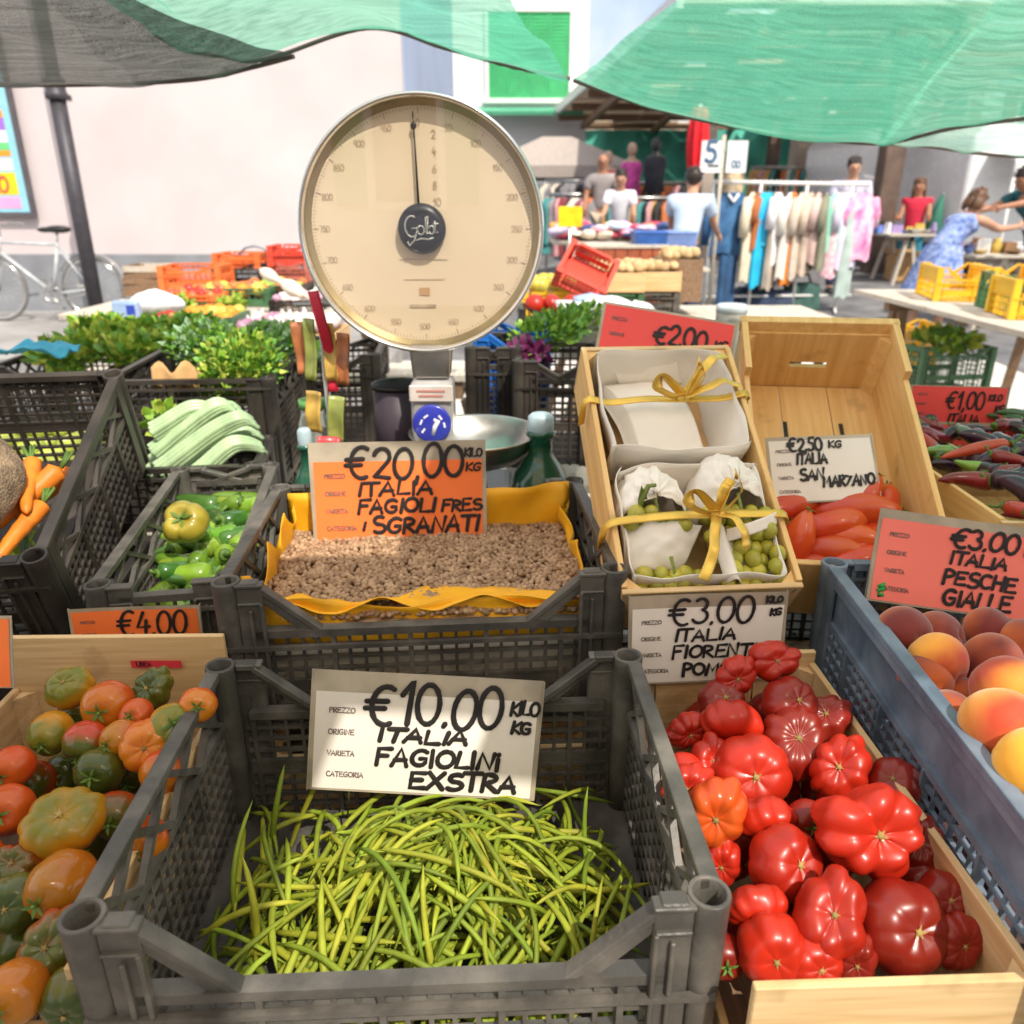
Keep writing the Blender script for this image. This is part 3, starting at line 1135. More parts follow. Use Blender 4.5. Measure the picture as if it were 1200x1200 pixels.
    if trousers is not None:
        J = {'pelvis': grown('pelvis', .012)}
        bn = []
        for q in 'ab':
            for k, f in (('hip', .016), ('knee', .024), ('ankle', .030)):
                J[k + q] = grown(k + q, f)
            bn += [('pelvis', 'hip' + q), ('hip' + q, 'knee' + q), ('knee' + q, 'ankle' + q)]
        skin_body('trousers', J, bn, trousers, root)
        for q in 'ab':
            sb = MB()
            c = (P['ankle' + q][0] + P['toe' + q][0]) / 2
            sb.ball((c.x, c.y, .04 * s), .15 * s, 10, 7, 0, None, (.38, 1, .42))
            sb.build('shoe', M['black'], root)
    if dress is not None:
        J = {k: grown(k, .030) for k in ('pelvis', 'waist', 'chest', 'upper_chest', 'shouldera', 'shoulderb')}
        bn = [('pelvis', 'waist'), ('waist', 'chest'), ('chest', 'upper_chest'), ('upper_chest', 'shouldera'), ('upper_chest', 'shoulderb')]
        skin_body('bodice', J, bn, dress, root, 'waist')
        db = MB()
        wz = P['waist'][0].lerp(P['pelvis'][0], .3)
        def sk_(u, v):
            a = 2 * math.pi * u
            fold = 1 + .07 * v * math.sin(a * 9) + .03 * math.sin(a * 5 + 1)
            rr = (.165 + .14 * v ** .8) * s * fold
            c = wz.lerp(Vector((0, 0, .42 * s)), v)
            return (c.x + rr * math.cos(a) * 1.05, c.y + rr * math.sin(a), c.z)
        db.grid(sk_, 48, 14)
        db.build('skirt', dress, root)
    if hair is not None:
        hb = MB()
        hb.ball(Vector(hd(0, -.020, .182)) * s, .104 * s, 18, 12, 0, Matrix.Identity(4), (.90, 1.0, .96))
        for i in range(14):
            a, q = rnd(0, 6.28), rnd(.1, 1.1)
            hb.ball(Vector(hd(.088 * math.cos(a) * math.cos(q), -.022 + .094 * math.sin(a) * math.cos(q), .182 + .096 * math.sin(q))) * s, .022 * s, 8, 6)
        if hair_len:
            for i in range(16):
                a = rnd(2.9, 6.5)
                x, y = .075 * math.cos(a), -.03 + .06 * math.sin(a)
                hb.tube([Vector(hd(x * (1 + .2 * t), y - .02 * t, .17 - hair_len * t)) * s for t in (0, .35, .7, 1)], [.028 * s, .03 * s, .026 * s, .008 * s], 6)
        hb.build('hair', hair, root)
    if cap is not None:
        cb = MB()
        prof = [(.098, .0), (.100, .03), (.090, .065), (.06, .09), (.0, .10)]
        xf = Matrix.Translation(Vector(hd(0, -.0, .175)) * s) @ Matrix.Rotation(-ht, 4, 'X') @ Matrix.Scale(s, 4)
        cb.lathe(prof, 20, 0, xf)
        cb.prism([(.085 * math.cos(R(a)), .075 + .115 * math.sin(R(a))) for a in range(0, 181, 15)], .002, .010, 0, xf, 'z')
        cb.build('cap', cap, root)
    return root

# ------------------------------------------------------------------ the setting: ground, pavement
def gz(y):
    """the square rises gently away from the stall"""
    return max(0.0, min(.045 * (y - 2.5), 1.3))
g = MB()
rows = [-150, -30, -5, 0, 2.5, 5, 7.5, 10, 15, 20, 25, 31.39, 40, 80, 250]
cols = [-200, -40, -12, -4, 0, 4, 12, 40, 200]
g.add([(x, y, gz(y)) for y in rows for x in cols],
      [(j * 9 + i, j * 9 + i + 1, (j + 1) * 9 + i + 1, (j + 1) * 9 + i) for j in range(len(rows) - 1) for i in range(8)])
structure(g.build('ground', M['asphalt']))
g = MB()
g.box((-6.6, 8.05, .19), (11.2, 3.1, .38))
structure(g.build('pavement', M['paving'], bevel=.02))
g = MB()   # pale paving between the stalls
g.add([(x, y, gz(y) + .005) for y in (1.6, 2.5, 7.2) for x in (-2.0, 1.0, 4.4)],
      [(j * 3 + i, j * 3 + i + 1, (j + 1) * 3 + i + 1, (j + 1) * 3 + i) for j in range(2) for i in range(2)])
structure(g.build('pale_paving', M['pavement_light']))

# ------------------------------------------------------------------ buildings
WALL_PINK = pm('pink lime wash', (.62, .535, .535), .9, var=.05, scale=1.3, bump=.15, bscale=6, col2=(.68, .61, .61), detail=8, thr=(.3, .75))
WALL_GREY = pm('grey rendered dado', (.26, .27, .29), .9, var=.2, scale=2.5, bump=.2, bscale=12)
WALL_PALE = pm('pale facade plaster', (.80, .78, .80), .9, var=.04, scale=.6)
WALL_WARM = pm('warm cream facade', (.80, .66, .46), .9, var=.05, scale=.6)
SHUT = pm('bright green shutter paint', (.04, .44, .16), .45, var=.12, scale=3)
SHUT2 = pm('pale green shutter paint', (.10, .40, .24), .5, var=.12, scale=3)
DARKGLASS = pm('window glass', (.05, .06, .07), .1, var=.2)

YW = 9.5
x_end = at(471, 80, y=YW).x
t = thing('pink_building', 'pale pink rendered building with a grey dado behind the bicycle', 'building', (0, YW, 0))
b = MB()
b.box(((-16 + x_end) / 2, 4, (1.02 + 7.5) / 2 + .0), (x_end + 16, 8, 6.48))
b.build('wall', WALL_PINK, t)
b = MB()
b.box(((-16 + x_end) / 2, 4 - .02, .51), (x_end + 16, 8.0, 1.02))
b.build('dado', WALL_GREY, t, bevel=.01)
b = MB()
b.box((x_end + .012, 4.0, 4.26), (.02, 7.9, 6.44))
b.build('side_wall', pm('shade blue side wall', (.36, .43, .58), .9, var=.08, scale=1), t)  # bluish shade of the building's side put into its wall colour
b = MB()
b.box(((-16 + x_end) / 2, 3.9, 7.62), (x_end + 16.6, 8.8, .22))
b.box(((-16 + x_end) / 2, 3.9, 7.45), (x_end + 16.3, 8.4, .12))
b.build('roof', M['wood_dark'], t)

# downpipe in front of the pink wall
pt = at(68, 105, y=8.5)
pb_ = at(105, 330, y=8.5)
t = thing('downpipe', 'dark iron pipe with a collar running up the pink wall beside the bicycle', 'pipe', (0, 0, 0))
b = MB()
top = pt + (pt - pb_) * 1.0
xm = (pt.x + pb_.x) / 2
b.tube([(xm, 8.5, .38), (xm, 8.5, pt.z - .05)], .075, 14)
b.build('lower_pipe', M['wood_dark'] if False else pm('dark iron', (.07, .065, .075), .5, metal=.4), t)
b = MB()
b.tube([(xm, 8.5, pt.z), (xm, 8.5, 7.3)], .065, 14)
b.build('upper_pipe', bpy.data.materials['dark iron'], t)
b = MB()
b.lathe([(.085, -.09), (.105, -.08), (.105, -.03), (.09, -.02), (.09, .05), (.1, .06), (.1, .09), (.08, .1)], 18, 0, Matrix.Translation((xm, 8.5, pt.z)))
b.box((xm + .0, 8.62, pt.z - .05), (.05, .22, .05))
b.build('collar', bpy.data.materials['dark iron'], t)

# poster in a dark frame
pr = at(38, 252, y=9.4)
t = thing('poster', 'bright multicoloured poster in a dark frame on the pink wall', 'poster', (pr.x - .55, 9.44, pr.z))
FR = pm('dark grey frame', (.10, .09, .10), .5)
pw, ph = 1.1, 1.75
b = MB()
for a in ((-pw / 2, 0), (pw / 2, 0)):
    b.box((a[0], 0, ph / 2), (.05, .06, ph + .05))
b.box((0, 0, 0), (pw - .052, .06, .05))
b.box((0, 0, ph), (pw - .052, .06, .05))
b.build('frame', FR, t, bevel=.004)
hues = [('sky blue print', (.30, .62, .75)), ('white print', (.85, .83, .84)), ('violet print', (.36, .16, .62)), ('green print', (.16, .60, .22)),
        ('orange print', (.95, .34, .03)), ('yellow print', (.95, .62, .02)), ('pink print', (.88, .36, .62)), ('red print', (.75, .05, .07)), ('blue print', (.08, .16, .62))]
PC = {n.split()[0]: pm(n, c, .5, var=.06) for n, c in hues}
b = MB()
b.box((0, .0, ph / 2), (pw - .06, .02, ph - .06))
b.build('panel', PC['sky'], t)
bands = [(.05, .17, 'pink'), (.19, .42, 'yellow'), (.44, .56, 'white'), (.58, .64, 'orange'), (.64, .72, 'green'), (.72, .84, 'white'), (.84, .96, 'violet'), (.96, 1.04, 'orange'), (1.08, 1.42, 'white')]
for (z0, z1, c) in bands:
    b = MB()
    b.box((-.03, -.013, (z0 + z1) / 2 + .02), (pw - .17, .004, (z1 - z0) - .004))
    b.build('colour_band', PC[c], t)
b = MB()
write(b, 'NZO', .02, .235, .17, .014, 0, .1, .05, 1.0, depth=.018)
b.build('lettering', PC['red'], t)
b = MB()
write(b, 'A', .22, .72, .10, .018, 0, .1, .05, 1, depth=.018)
b.build('lettering', PC['violet'], t)
b = MB()
write(b, 'S', .10, .86, .10, .018, 0, .1, .05, 1, depth=.018)
b.build('lettering', PC['blue'], t)
b = MB()
write(b, 'O', .18, 1.12, .22, .022, 0, .1, .05, 1, depth=.018)
b.build('lettering', PC['red'], t)

def window(parent, x, z, w, h, y, shut, leaves=2, lower=.0):
    f = MB()
    for sx in (-1, 1):
        f.box((x + sx * (w / 2 + .05), y - .03, z), (.10, .10, h + .22))
    f.box((x, y - .03, z + h / 2 + .055), (w - .002, .10, .11))
    f.box((x, y - .06, z - h / 2 - .07), (w + .34, .22, .12))
    o = f.build('window', pm('white window surround', (.82, .82, .80), .7, var=.04) if 'white window surround' not in bpy.data.materials else bpy.data.materials['white window surround'], parent, bevel=.008)
    for i in range(leaves):
        s = MB()
        lw = w / leaves
        cx = x - w / 2 + lw * (i + .5)
        s.box((cx, y + .0, z), (lw - .03, .03, h - .01))
        n = int(h / .09)
        for k in range(n):
            s.box((cx, y - .022, z - h / 2 + h * (k + .5) / n), (lw - .14, .03, h / n * .55), rot=(R(-30), 0, 0))
        for sx in (-1, 1):
            s.box((cx + sx * (lw / 2 - .04), y - .02, z), (.055, .035, h - .012))
        s.build('shutter', shut, o)
    return o

# far pale facade with the green shuttered window
yf = 26.0
wl, wr = at(571, 118, y=yf), at(668, 118, y=yf)
t = thing('shuttered_building', 'pale building with a wide bright green shuttered window beyond the market hall roof', 'building', (0, yf, 0))
b = MB()
b.box((-3.6, 4.0, 4.3), (11.6, 8, 8.6))
b.build('wall', WALL_PALE, t)
wt = at(571, 12, y=yf).z
window(t, (wl.x + wr.x) / 2, (wl.z + wt) / 2, wr.x - wl.x - .1, wt - wl.z - .1, -.02, SHUT, 4)
window(t, (wl.x + wr.x) / 2 - 4.6, (wl.z + wt) / 2, 1.5, wt - wl.z - .1, -.02, SHUT, 2)
b = MB()
zc = at(600, 130, y=yf).z
b.box(((wl.x + wr.x) / 2, -.5, zc - .05), (3.1, 1.0, .10), rot=(R(12), 0, 0))
b.build('awning', SHUT2, t)
b = MB()
b.box((-3.6, 3.9, 8.7), (12.2, 9, .25))
b.build('roof', M['wood_dark'], t)
b = MB()
xd = at(497, 80, y=yf).x
b.tube([(xd, -.12, .2), (xd, -.12, 8.5)], .16, 12)
b.build('downpipe', pm('pale blue grey pipe', (.40, .48, .62), .5), t)
b = MB()
xd = at(522, 80, y=yf).x
b.tube([(xd, -.10, .2), (xd, -.10, 8.5)], .07, 10)
b.build('cable_duct', M['white_plastic'], t)

# houses far away to the right and behind the photographer (the latter shows in the dial glass)
def house(label, x, y, w, d, h, mat, nwin, floors, facing=-1, roofc=None, shut=None, name='town_house'):
    t = thing(name, label, 'building', (x, y, 0))
    b = MB()
    b.box((0, 0, h / 2), (w, d, h))
    b.build('wall', mat, t)
    b = MB()
    rx = w / 2 + .4
    b.prism([(-d / 2 - .5, h), (d / 2 + .5, h), (d / 2 + .4, h + .2), (0, h + 1.5), (-d / 2 - .4, h + .2)], -rx, rx, axis='x')
    b.build('roof', roofc or pm('terracotta roof tiles', (.40, .17, .10), .8, var=.3, scale=3) if 'terracotta roof tiles' not in bpy.data.materials else bpy.data.materials['terracotta roof tiles'], t)
    for fl in range(floors):
        for i in range(nwin):
            xx = -w / 2 + w * (i + .5) / nwin
            zz = h * (fl + .55) / floors
            f = MB()
            y0 = facing * (d / 2 + .02)
            f.box((xx, y0, zz), (1.25, .10, 1.75))
            o = f.build('window', bpy.data.materials['white window surround'], t)
            f = MB()
            f.box((xx, y0 + facing * .06, zz), (.96, .03, 1.5))
            f.build('pane', DARKGLASS, o)
            for sx in (-1, 1):
                f = MB()
                f.box((xx + sx * .86, y0 + facing * .05, zz), (.5, .05, 1.6))
                f.build('shutter', shut or SHUT2, o)
    return t
house('cream house with pale green shutters behind the photographer, mirrored in the dial', -3.5, -14, 15, 8, 8.5, WALL_PALE, 4, 2, 1, shut=SHUT2)
house('warm plaster house behind the photographer, mirrored at the dial edge', 10.0, -15, 9, 8, 9.5, WALL_WARM, 3, 3, 1, shut=SHUT2)
house('pale town house with red tiled roof beyond the white van', 21, 40, 22, 9, 6.6, WALL_PALE, 7, 2, -1, shut=pm('faded brick red shutters', (.42, .16, .12), .6))
house('tall white town house standing beyond the market hall', 2, 52, 22, 9, 6.8, WALL_PALE, 6, 3, -1, shut=SHUT2)

# ------------------------------------------------------------------ market hall: open timber roof on pillars
t = thing('market_hall', 'open market hall with a brown boarded roof above the clothes stalls', 'market hall', (0, 0, 0))
def roofz(x, y):
    return 4.15 - (y - 16) * .012
RB = wood('roof boards', (.56, .43, .31), (.76, .62, .47), 'x', rough=.85)
xl = lambda y: 2.0 - (y - 17.5) * .085
b = MB()
rr = random.Random(3)
yy = 13.0
while yy < 40:
    x0 = xl(yy)
    segs = [x0, x0 + rr.uniform(1.5, 3.5)]
    xr_ = 6.3 + (yy - 13) * .36
    while segs[-1] < xr_:
        segs.append(segs[-1] + rr.uniform(2.0, 5.0))
    for a, c in zip(segs, segs[1:]):
        if rr.random() < .30:
            c = c - rr.uniform(.5, 1.4)
        zc = roofz(0, yy) + rr.uniform(-.015, .015)
        b.box(((a + c) / 2, yy, zc), (c - a - .02, .36, .035))
    yy += .385
b.build('roof_board', RB, t)
b = MB()
yy = 13.2
while yy < 40:
    xr_ = 6.5 + (yy - 13) * .36
    b.box(((xr_ + xl(yy)) / 2, yy, roofz(0, yy) - .16), (xr_ - xl(yy), .12, .16))
    yy += 2.4
for kx, xx in enumerate((2.6, 3.6, 4.6, 5.6, 6.5)):
    b.bar((xx, 13, roofz(0, 13) - .31), (xx - 1.0 + 2.6 * kx, 40, roofz(0, 40) - .31), .14, .16)
b.build('rafter', M['wood_brown'], t)
b = MB()
b.bar((xl(12.8) - .05, 12.8, roofz(0, 13) + .03), (xl(40) - .05, 40, roofz(0, 40) + .03), .10, .22)
b.build('bargeboard', M['white_metal'], t)
PIL = pm('rusty brown iron pillar', (.12, .08, .065), .6, var=.3, scale=3, col2=(.20, .135, .10))
PIL2 = pm('pale stone pillar', (.46, .38, .31), .8, var=.15, scale=3)
for (px, py, yy, w, mt) in ((1026, 300, 13.6, .32, PIL), (938, 200, 17.5, .42, PIL2), (832, 160, 15.4, .22, PIL2), (905, 190, 24, .3, PIL), (716, 200, 30, .3, PIL)):
    x = at(px, py, y=yy).x
    p = MB()
    p.box((x, yy, .15), (w * 1.5, w * 1.5, .30))
    p.box((x, yy, 2.08), (w, w, 3.56))
    p.box((x, yy, 3.80), (w * 1.3, w * 1.3, .12))
    p.build('pillar', mt, t, bevel=.02)

# back cloths and garlands inside the hall
b = MB()
TEAL = pm('teal backdrop cloth', (.07, .36, .27), .8, var=.2, scale=2)
b.grid(lambda u, v: (at(640, 200, y=27).x + 9.5 * u, 27 + .10 * math.sin(u * 60), .2 + 3.5 * v), 120, 4)
tag(b.build('backdrop_cloth', TEAL, None), 'teal cloth hung across the back of the market hall', 'cloth')
o = bpy.data.objects['backdrop_cloth']
sld = o.modifiers.new('thick', 'SOLIDIFY')
sld.thickness = .01

# ------------------------------------------------------------------ nets of the stall canopy
NET_G = net_mat('green shade net', (.15, .55, .37), .27, clearvar=.22)
NET_D = net_mat('grey shade net', (.105, .105, .095), .12, clearvar=.12)
NET_P = net_mat('pale green shade net', (.36, .66, .52), .42, clearvar=.2)

def curve(pts, u):
    """smooth path through 3-D points"""
    n = len(pts) - 1
    s = min(max(u, 0), .99999) * n
    i = int(s)
    f = s - i
    p = [Vector(pts[max(min(i + k, n), 0)]) for k in (-1, 0, 1, 2)]
    return .5 * ((2 * p[1]) + (p[2] - p[0]) * f + (2 * p[0] - 5 * p[1] + 4 * p[2] - p[3]) * f * f + (3 * p[1] - p[0] - 3 * p[2] + p[3]) * f ** 3)

def net(name, label, hem, back, mat, nu=60, nv=26, sag=.10, seed=1):
    b = MB()
    def fn(u, v):
        a, c = curve(hem, u), curve(back, u)
        p = a.lerp(c, v)
        p.z -= sag * math.sin(math.pi * v) * (.6 + .4 * math.sin(u * 7 + seed))
        p.z += .006 * math.sin(v * 13 + u * 6 + seed) + .006 * math.sin(u * 31 + v * 9) + .010 * mnoise.noise(Vector((u * 9, v * 5, seed)))
        return p
    b.grid(fn, nu, nv)
    o = b.build(name, mat)
    tag(o, label, 'shade net', 'shade nets over the stall')
    h = MB()
    h.tube([curve(hem, i / 70) for i in range(71)], .006, 6)
    h.build('hem_cord', bpy.data.materials.get('net hem') or pm('net hem', (.16, .12, .11), .8), o)
    return o

H2 = 2.35
net('shade_net', 'grey shade net hanging low over the pink wall and poster',
    [at(-260, 78, y=2.5), at(-100, 92, y=2.5), at(10, 99, y=2.5), at(120, 99, y=2.5), at(230, 93, y=2.48), at(300, 78, y=2.47), at(345, 66, y=2.46)],
    [(-2.4, 1.7, 2.02), (-2.0, 1.7, 2.02), (-1.7, 1.7, 2.02), (-1.4, 1.7, 2.02), (-1.15, 1.7, 2.02), (-.98, 1.7, 2.03), (-.90, 1.7, 2.03)], NET_D, sag=.05, seed=2)
net('shade_net', 'light green shade net sagging above the round scale and the shuttered window',
    [at(180, 40, y=2.55), at(215, 58, y=2.55), at(260, 66, y=2.55), at(310, 70, y=2.54), at(430, 33, y=2.52), at(520, 56, y=2.50), at(600, 78, y=2.50), at(668, 92, y=2.52)],
    [(-.92, 1.75, 2.05), (-.86, 1.75, 2.05), (-.80, 1.75, 2.05), (-.75, 1.75, 2.05), (-.52, 1.75, 2.05), (-.33, 1.75, 2.05), (-.18, 1.75, 2.05), (-.1, 1.75, 2.05)], NET_G, sag=.04, seed=5)
net('shade_net', 'wide green shade net stretched over the peaches and clothes rails',
    [at(672, 94, y=2.50), at(770, 128, y=2.54), at(880, 152, y=2.56), at(1000, 167, y=2.56), at(1050, 166, y=2.55), at(1120, 150, y=2.5), at(1230, 136, y=2.5), at(1400, 120, y=2.5)],
    [(.50, 1.5, 2.08), (.66, 1.4, 2.09), (.86, 1.3, 2.10), (1.05, 1.2, 2.10), (1.2, 1.2, 2.10), (1.4, 1.2, 2.1), (1.6, 1.2, 2.1), (2.0, 1.2, 2.1)], NET_G, sag=.03, seed=9)
net('shade_net', 'faded pale green net hanging behind the wide green one above the white van',
    [at(1030, 168, y=2.9), at(1090, 172, y=2.9), at(1140, 179, y=2.9), at(1200, 184, y=2.9), at(1270, 182, y=2.9), at(1400, 170, y=2.9)],
    [(1.1, 1.7, 2.2), (1.3, 1.7, 2.2), (1.45, 1.7, 2.2), (1.65, 1.7, 2.2), (1.9, 1.7, 2.2), (2.4, 1.7, 2.2)], NET_P, sag=.02, seed=4)

# added unseen cream canvas overhead, its cutouts placing sun patches and warm fill below
AW = net_mat('cream awning canvas', (.86, .70, .47), .02, clearvar=.02)
t = thing('added_shade_canvas', 'unseen cream canvas added over the stall to shape its light', 'awning', (0, 0, 0))
b = MB()
def aw(u, v):
    x, y = -2.7 + 4.9 * u, -1.6 + 2.65 * v
    return (x, y, 2.52 - .02 * y + .02 * math.sin(u * 14) + .015 * math.sin(v * 9))
NU, NV = 49, 34
vs = [aw(i / NU, j / NV) for j in range(NV + 1) for i in range(NU + 1)]
fs = []
for j in range(NV):
    for i in range(NU):
        x, y, z = aw((i + .5) / NU, (j + .5) / NV)
        if x > .44 + .08 * math.sin(y * 5) and y < -.20 + .06 * math.sin(x * 6):
            continue
        if x < .34 + .05 * math.sin(y * 7) + (.26 if y > .55 else 0) and y > .16 + .05 * math.sin(x * 8):
            continue
        fs.append((j * (NU + 1) + i, j * (NU + 1) + i + 1, (j + 1) * (NU + 1) + i + 1, (j + 1) * (NU + 1) + i))
b.add(vs, fs, 0, True)
b.build('canvas', AW, t)
for (x, y) in ((-2.65, -1.5), (-2.65, .12), (2.15, 1.0)):
    b = MB()
    b.tube([(x, y, 0), (x, y, 2.5)], .022, 8)
    b.build('pole', M['steel'], t)

# ------------------------------------------------------------------ the stall itself
TZ = .70
CLOTH = pm('dark green oilcloth', (.045, .06, .05), .55, var=.3, scale=6)
def trestle_table(label, x0, x1, y0, y1, z, mat, group=None, legs=2, name='trestle_table', legmat=None, along='y'):
    t = thing(name, label, 'table', ((x0 + x1) / 2, (y0 + y1) / 2, 0), group=group)
    w, d = x1 - x0, y1 - y0
    n = 3
    for i in range(n):
        b = MB()
        if along == 'y':
            b.box((-w / 2 + w * (i + .5) / n, 0, z - .015), (w / n - .006, d, .03))
        else:
            b.box((0, -d / 2 + d * (i + .5) / n, z - .015), (w, d / n - .006, .03))
        b.build('plank', mat, t, bevel=.003)
    lm = legmat or M['wood_brown']
    for k in range(legs):
        yy = (-d / 2 + .35 + (d - .7) * k / max(legs - 1, 1)) if along == 'y' else 0
        xx = 0 if along == 'y' else (-w / 2 + .35 + (w - .7) * k / max(legs - 1, 1))
        b = MB()
        if along == 'y':
            b.box((0, yy, z - .065), (w * .86, .07, .07))
        else:
            b.box((xx, 0, z - .065), (.07, d * .86, .07))
        b.build('cross_beam', lm, t)
        for sx in (-1, 1):
            for sy in (-1, 1):
                b = MB()
                if along == 'y':
                    b.bar((sx * w * .36, yy + sy * .05, z - .10), (sx * w * .36 + sx * .05, yy + sy * .26, .005), .055, .04)
                else:
                    b.bar((xx + sx * .05, sy * d * .36, z - .10), (xx + sx * .26, sy * d * .36 + sy * .05, .005), .055, .04)
                b.build('leg', lm, t)
    return t

trestle_table('plank trestle table that carries the crates of the stall', -1.35, .30, .36, 1.52, TZ, M['wood_old'], name='trestle_table', along='x')
trestle_table('plank trestle table under the peaches and the paper lined grape crate', .305, 1.45, .36, 1.95, TZ, M['wood_old'], along='x')
trestle_table('low plank table beside the scale that carries crates of leafy greens', -1.9, -.40, 1.53, 3.2, .74, M['wood_old'], along='y')

# ---- crate of green beans
crA = plastic_crate('big dark grey crate of green beans nearest the viewer', .590, .435, .265, M['crate'], (-.108, .724, .705), (0, 0, R(2.6)), dip=.085, dip_back=.075, group=None)
# ---- support + crate of shelled beans
plastic_crate('dark crate turned into a base under the crate of shelled beans', .53, .40, .10, M['crate_dark'], (-.145, 1.225, .702), (0, 0, R(4.5)), dip=.01, dip_back=.01, group=None, simple=True)
crB = plastic_crate('dark grey crate of beige shelled beans lined with yellow paper', .590, .43, .250, M['crate'], (-.143, 1.215, .805), (0, 0, R(4.5)), dip=.076, dip_back=.08, group=None)

# cream box behind the bean crate, seen through its grid
wooden_box('pale wooden box under the shelled beans, seen through the front crate grid', .50, .10, .098, M['wood_x'], M['wood_y'], (-.12, .995, .703), (0, 0, R(3.5)), name='wooden_box')

# lining of crate B: cream sheet inside the walls, yellow paper on top
LB = Matrix.Translation((-.143, 1.215, .805)) @ Matrix.Rotation(R(4.5), 4, 'Z')
b = MB()
rg = random.Random(11)
def lining(b, W, D, z0, ztop, amp, seed, xf, m=0):
    """ruffled sheet standing round the inside of a crate"""
    per = 2 * (W + D)
    def pt(u):
        s = u * per
        if s < W: return Vector((-W / 2 + s, -D / 2)), Vector((0, 1))
        s -= W
        if s < D: return Vector((W / 2, -D / 2 + s)), Vector((-1, 0))
        s -= D
        if s < W: return Vector((W / 2 - s, D / 2)), Vector((0, -1))
        s -= W
        return Vector((-W / 2, D / 2 - s)), Vector((1, 0))
    def fn(u, v):
        p, n = pt(u % 1.0)
        zt = ztop(u)
        off = .004 + amp * v * (mnoise.noise(Vector((u * 26, v * 2.2, seed))) * .9 + .4)
        q = p + n * off
        return (q.x, q.y, z0 + (zt - z0) * v)
    b.grid(fn, 150, 8, m, True, xf)
b1 = MB()
lining(b1, .545, .375, .012, lambda u: .125, .006, 3.0, LB)
t = thing('paper_liner', 'crumpled golden yellow paper round the beige shelled beans', 'wrapping paper', LB.translation, (0, 0, R(4.5)))
inv = Matrix.Translation(LB.translation) @ Matrix.Rotation(R(4.5), 4, 'Z')
b1.v = [tuple(inv.inverted() @ Vector(p)) for p in b1.v]
b1.build('inner_sheet', M['paper_cream'], t)
b2 = MB()
def ztop(u):
    side = u * 2 * (.53 + .365)
    if side < .53:      # front
        return .196 + .010 * math.sin(u * 40) - .012 * math.exp(-((side - .33) / .05) ** 2)
    if side < .895:
        return .205 + .014 * math.sin(u * 70)
    if side < 1.425:    # back
        return .252 + .006 * math.sin(u * 30)
    return .222 + .022 * math.sin(u * 90)
lining(b2, .530, .365, .128, ztop, .024, 8.0, Matrix.Identity(4))
b2.build('sheet', M['paper_yellow'], t)
b3 = MB()       # flap folded over along the front, torn in the middle
def flap(u, v):
    x = -.25 + .50 * u
    tear = .018 * math.sin(u * 9 + 1) + .012 * mnoise.noise(Vector((u * 13, 0, 4)))
    yy = -.178 + (.045 + tear + .05 * math.exp(-((u - .52) / .13) ** 2)) * v
    zz = .192 + .012 * math.sin(u * 21) * (1 - v) + .004 * mnoise.noise(Vector((u * 15, v * 4, 1))) - .012 * v
    return (x, yy, zz)
b3.grid(flap, 60, 8)
b3.build('folded_flap', M['paper_yellow'], t)
for nm in ('sheet', 'folded_flap', 'inner_sheet'):
    for o in [q for q in bpy.data.objects if q.name.split('.')[0] == nm and q.parent == t]:
        sm = o.modifiers.new('thick', 'SOLIDIFY')
        sm.thickness = .0012

# shelled beans: the nearest ones singly, the mass below and behind as one heap
BEAN = pm('beige shelled bean', (.36, .20, .10), .45, var=.35, scale=90, col2=(.55, .37, .22), coat=.05, objrand=.22)
BEANH = pm('beige shelled bean heap', (.32, .18, .09), .5, var=.35, scale=60, col2=(.52, .35, .21))
def bean_height(x, y):
    return .166 + .012 * math.cos(x * 5.5) * math.cos((y + .02) * 7) + .004 * mnoise.noise(Vector((x * 22, y * 22, 2)))
bm = MB()
bm.ball((0, 0, 0), .0072, 12, 8, 0, None, (1.0, .68, .62))
bm.v = [(x, y - 18 * x * x * .9 if False else y + 9.0 * x * x, z) for x, y, z in bm.v]
bmesh_bean = bm.mesh('shelled_bean', BEAN)
spots = []
tries = 0
rg = random.Random(5)
while len(spots) < 2300 and tries < 60000:
    tries += 1
    x, y = rg.uniform(-.258, .258), rg.uniform(-.172, .176)
    lim = .0078 if len(spots) < 1500 else .0064
    if all((x - a) ** 2 + (y - c) ** 2 > lim * lim for a, c in spots[-2300:]):
        spots.append((x, y))
spots.sort(key=lambda s: s[1])
near = spots[:]
rg.shuffle(near)
near_set = set(sorted(spots, key=lambda s: s[1] + .0 * s[0])[:0])
single = spots[:285]
sg = set(single)
for (x, y) in single:
    p = inv @ Vector((x, y, bean_height(x, y) + rg.uniform(-.001, .003)))
    o = bpy.data.objects.new('shelled_bean', bmesh_bean)
    COL.objects.link(o)
    o.location = p
    o.rotation_euler = (rg.uniform(-.7, .7), rg.uniform(-.7, .7), rg.uniform(0, 6.28))
    o.scale = (rg.uniform(.85, 1.15),) * 3
    tag(o, 'small beige shelled bean at the front of the heap on yellow paper', 'bean', 'shelled beans along the front of the heap')
hb = MB()
hb.grid(lambda u, v: (-.261 + .522 * u, -.176 + .354 * v, bean_height(-.261 + .522 * u, -.176 + .354 * v) - .007), 40, 30)
for (x, y) in spots:
    if (x, y) in sg:
        continue
    xf = Matrix.Translation((x, y, bean_height(x, y) + rg.uniform(-.0015, .003))) @ Euler((rg.uniform(-.7, .7), rg.uniform(-.7, .7), rg.uniform(0, 6.28))).to_matrix().to_4x4()
    k = rg.uniform(.85, 1.15)
    hb.ball((0, 0, 0), .0072 * k, 8, 5, 0, xf, (1.0, .68, .62))
o = hb.build('shelled_beans', BEANH, None, LB.translation, (0, 0, R(4.5)))
tag(o, 'heap of beige shelled beans filling the yellow papered crate', 'beans', kind='stuff')

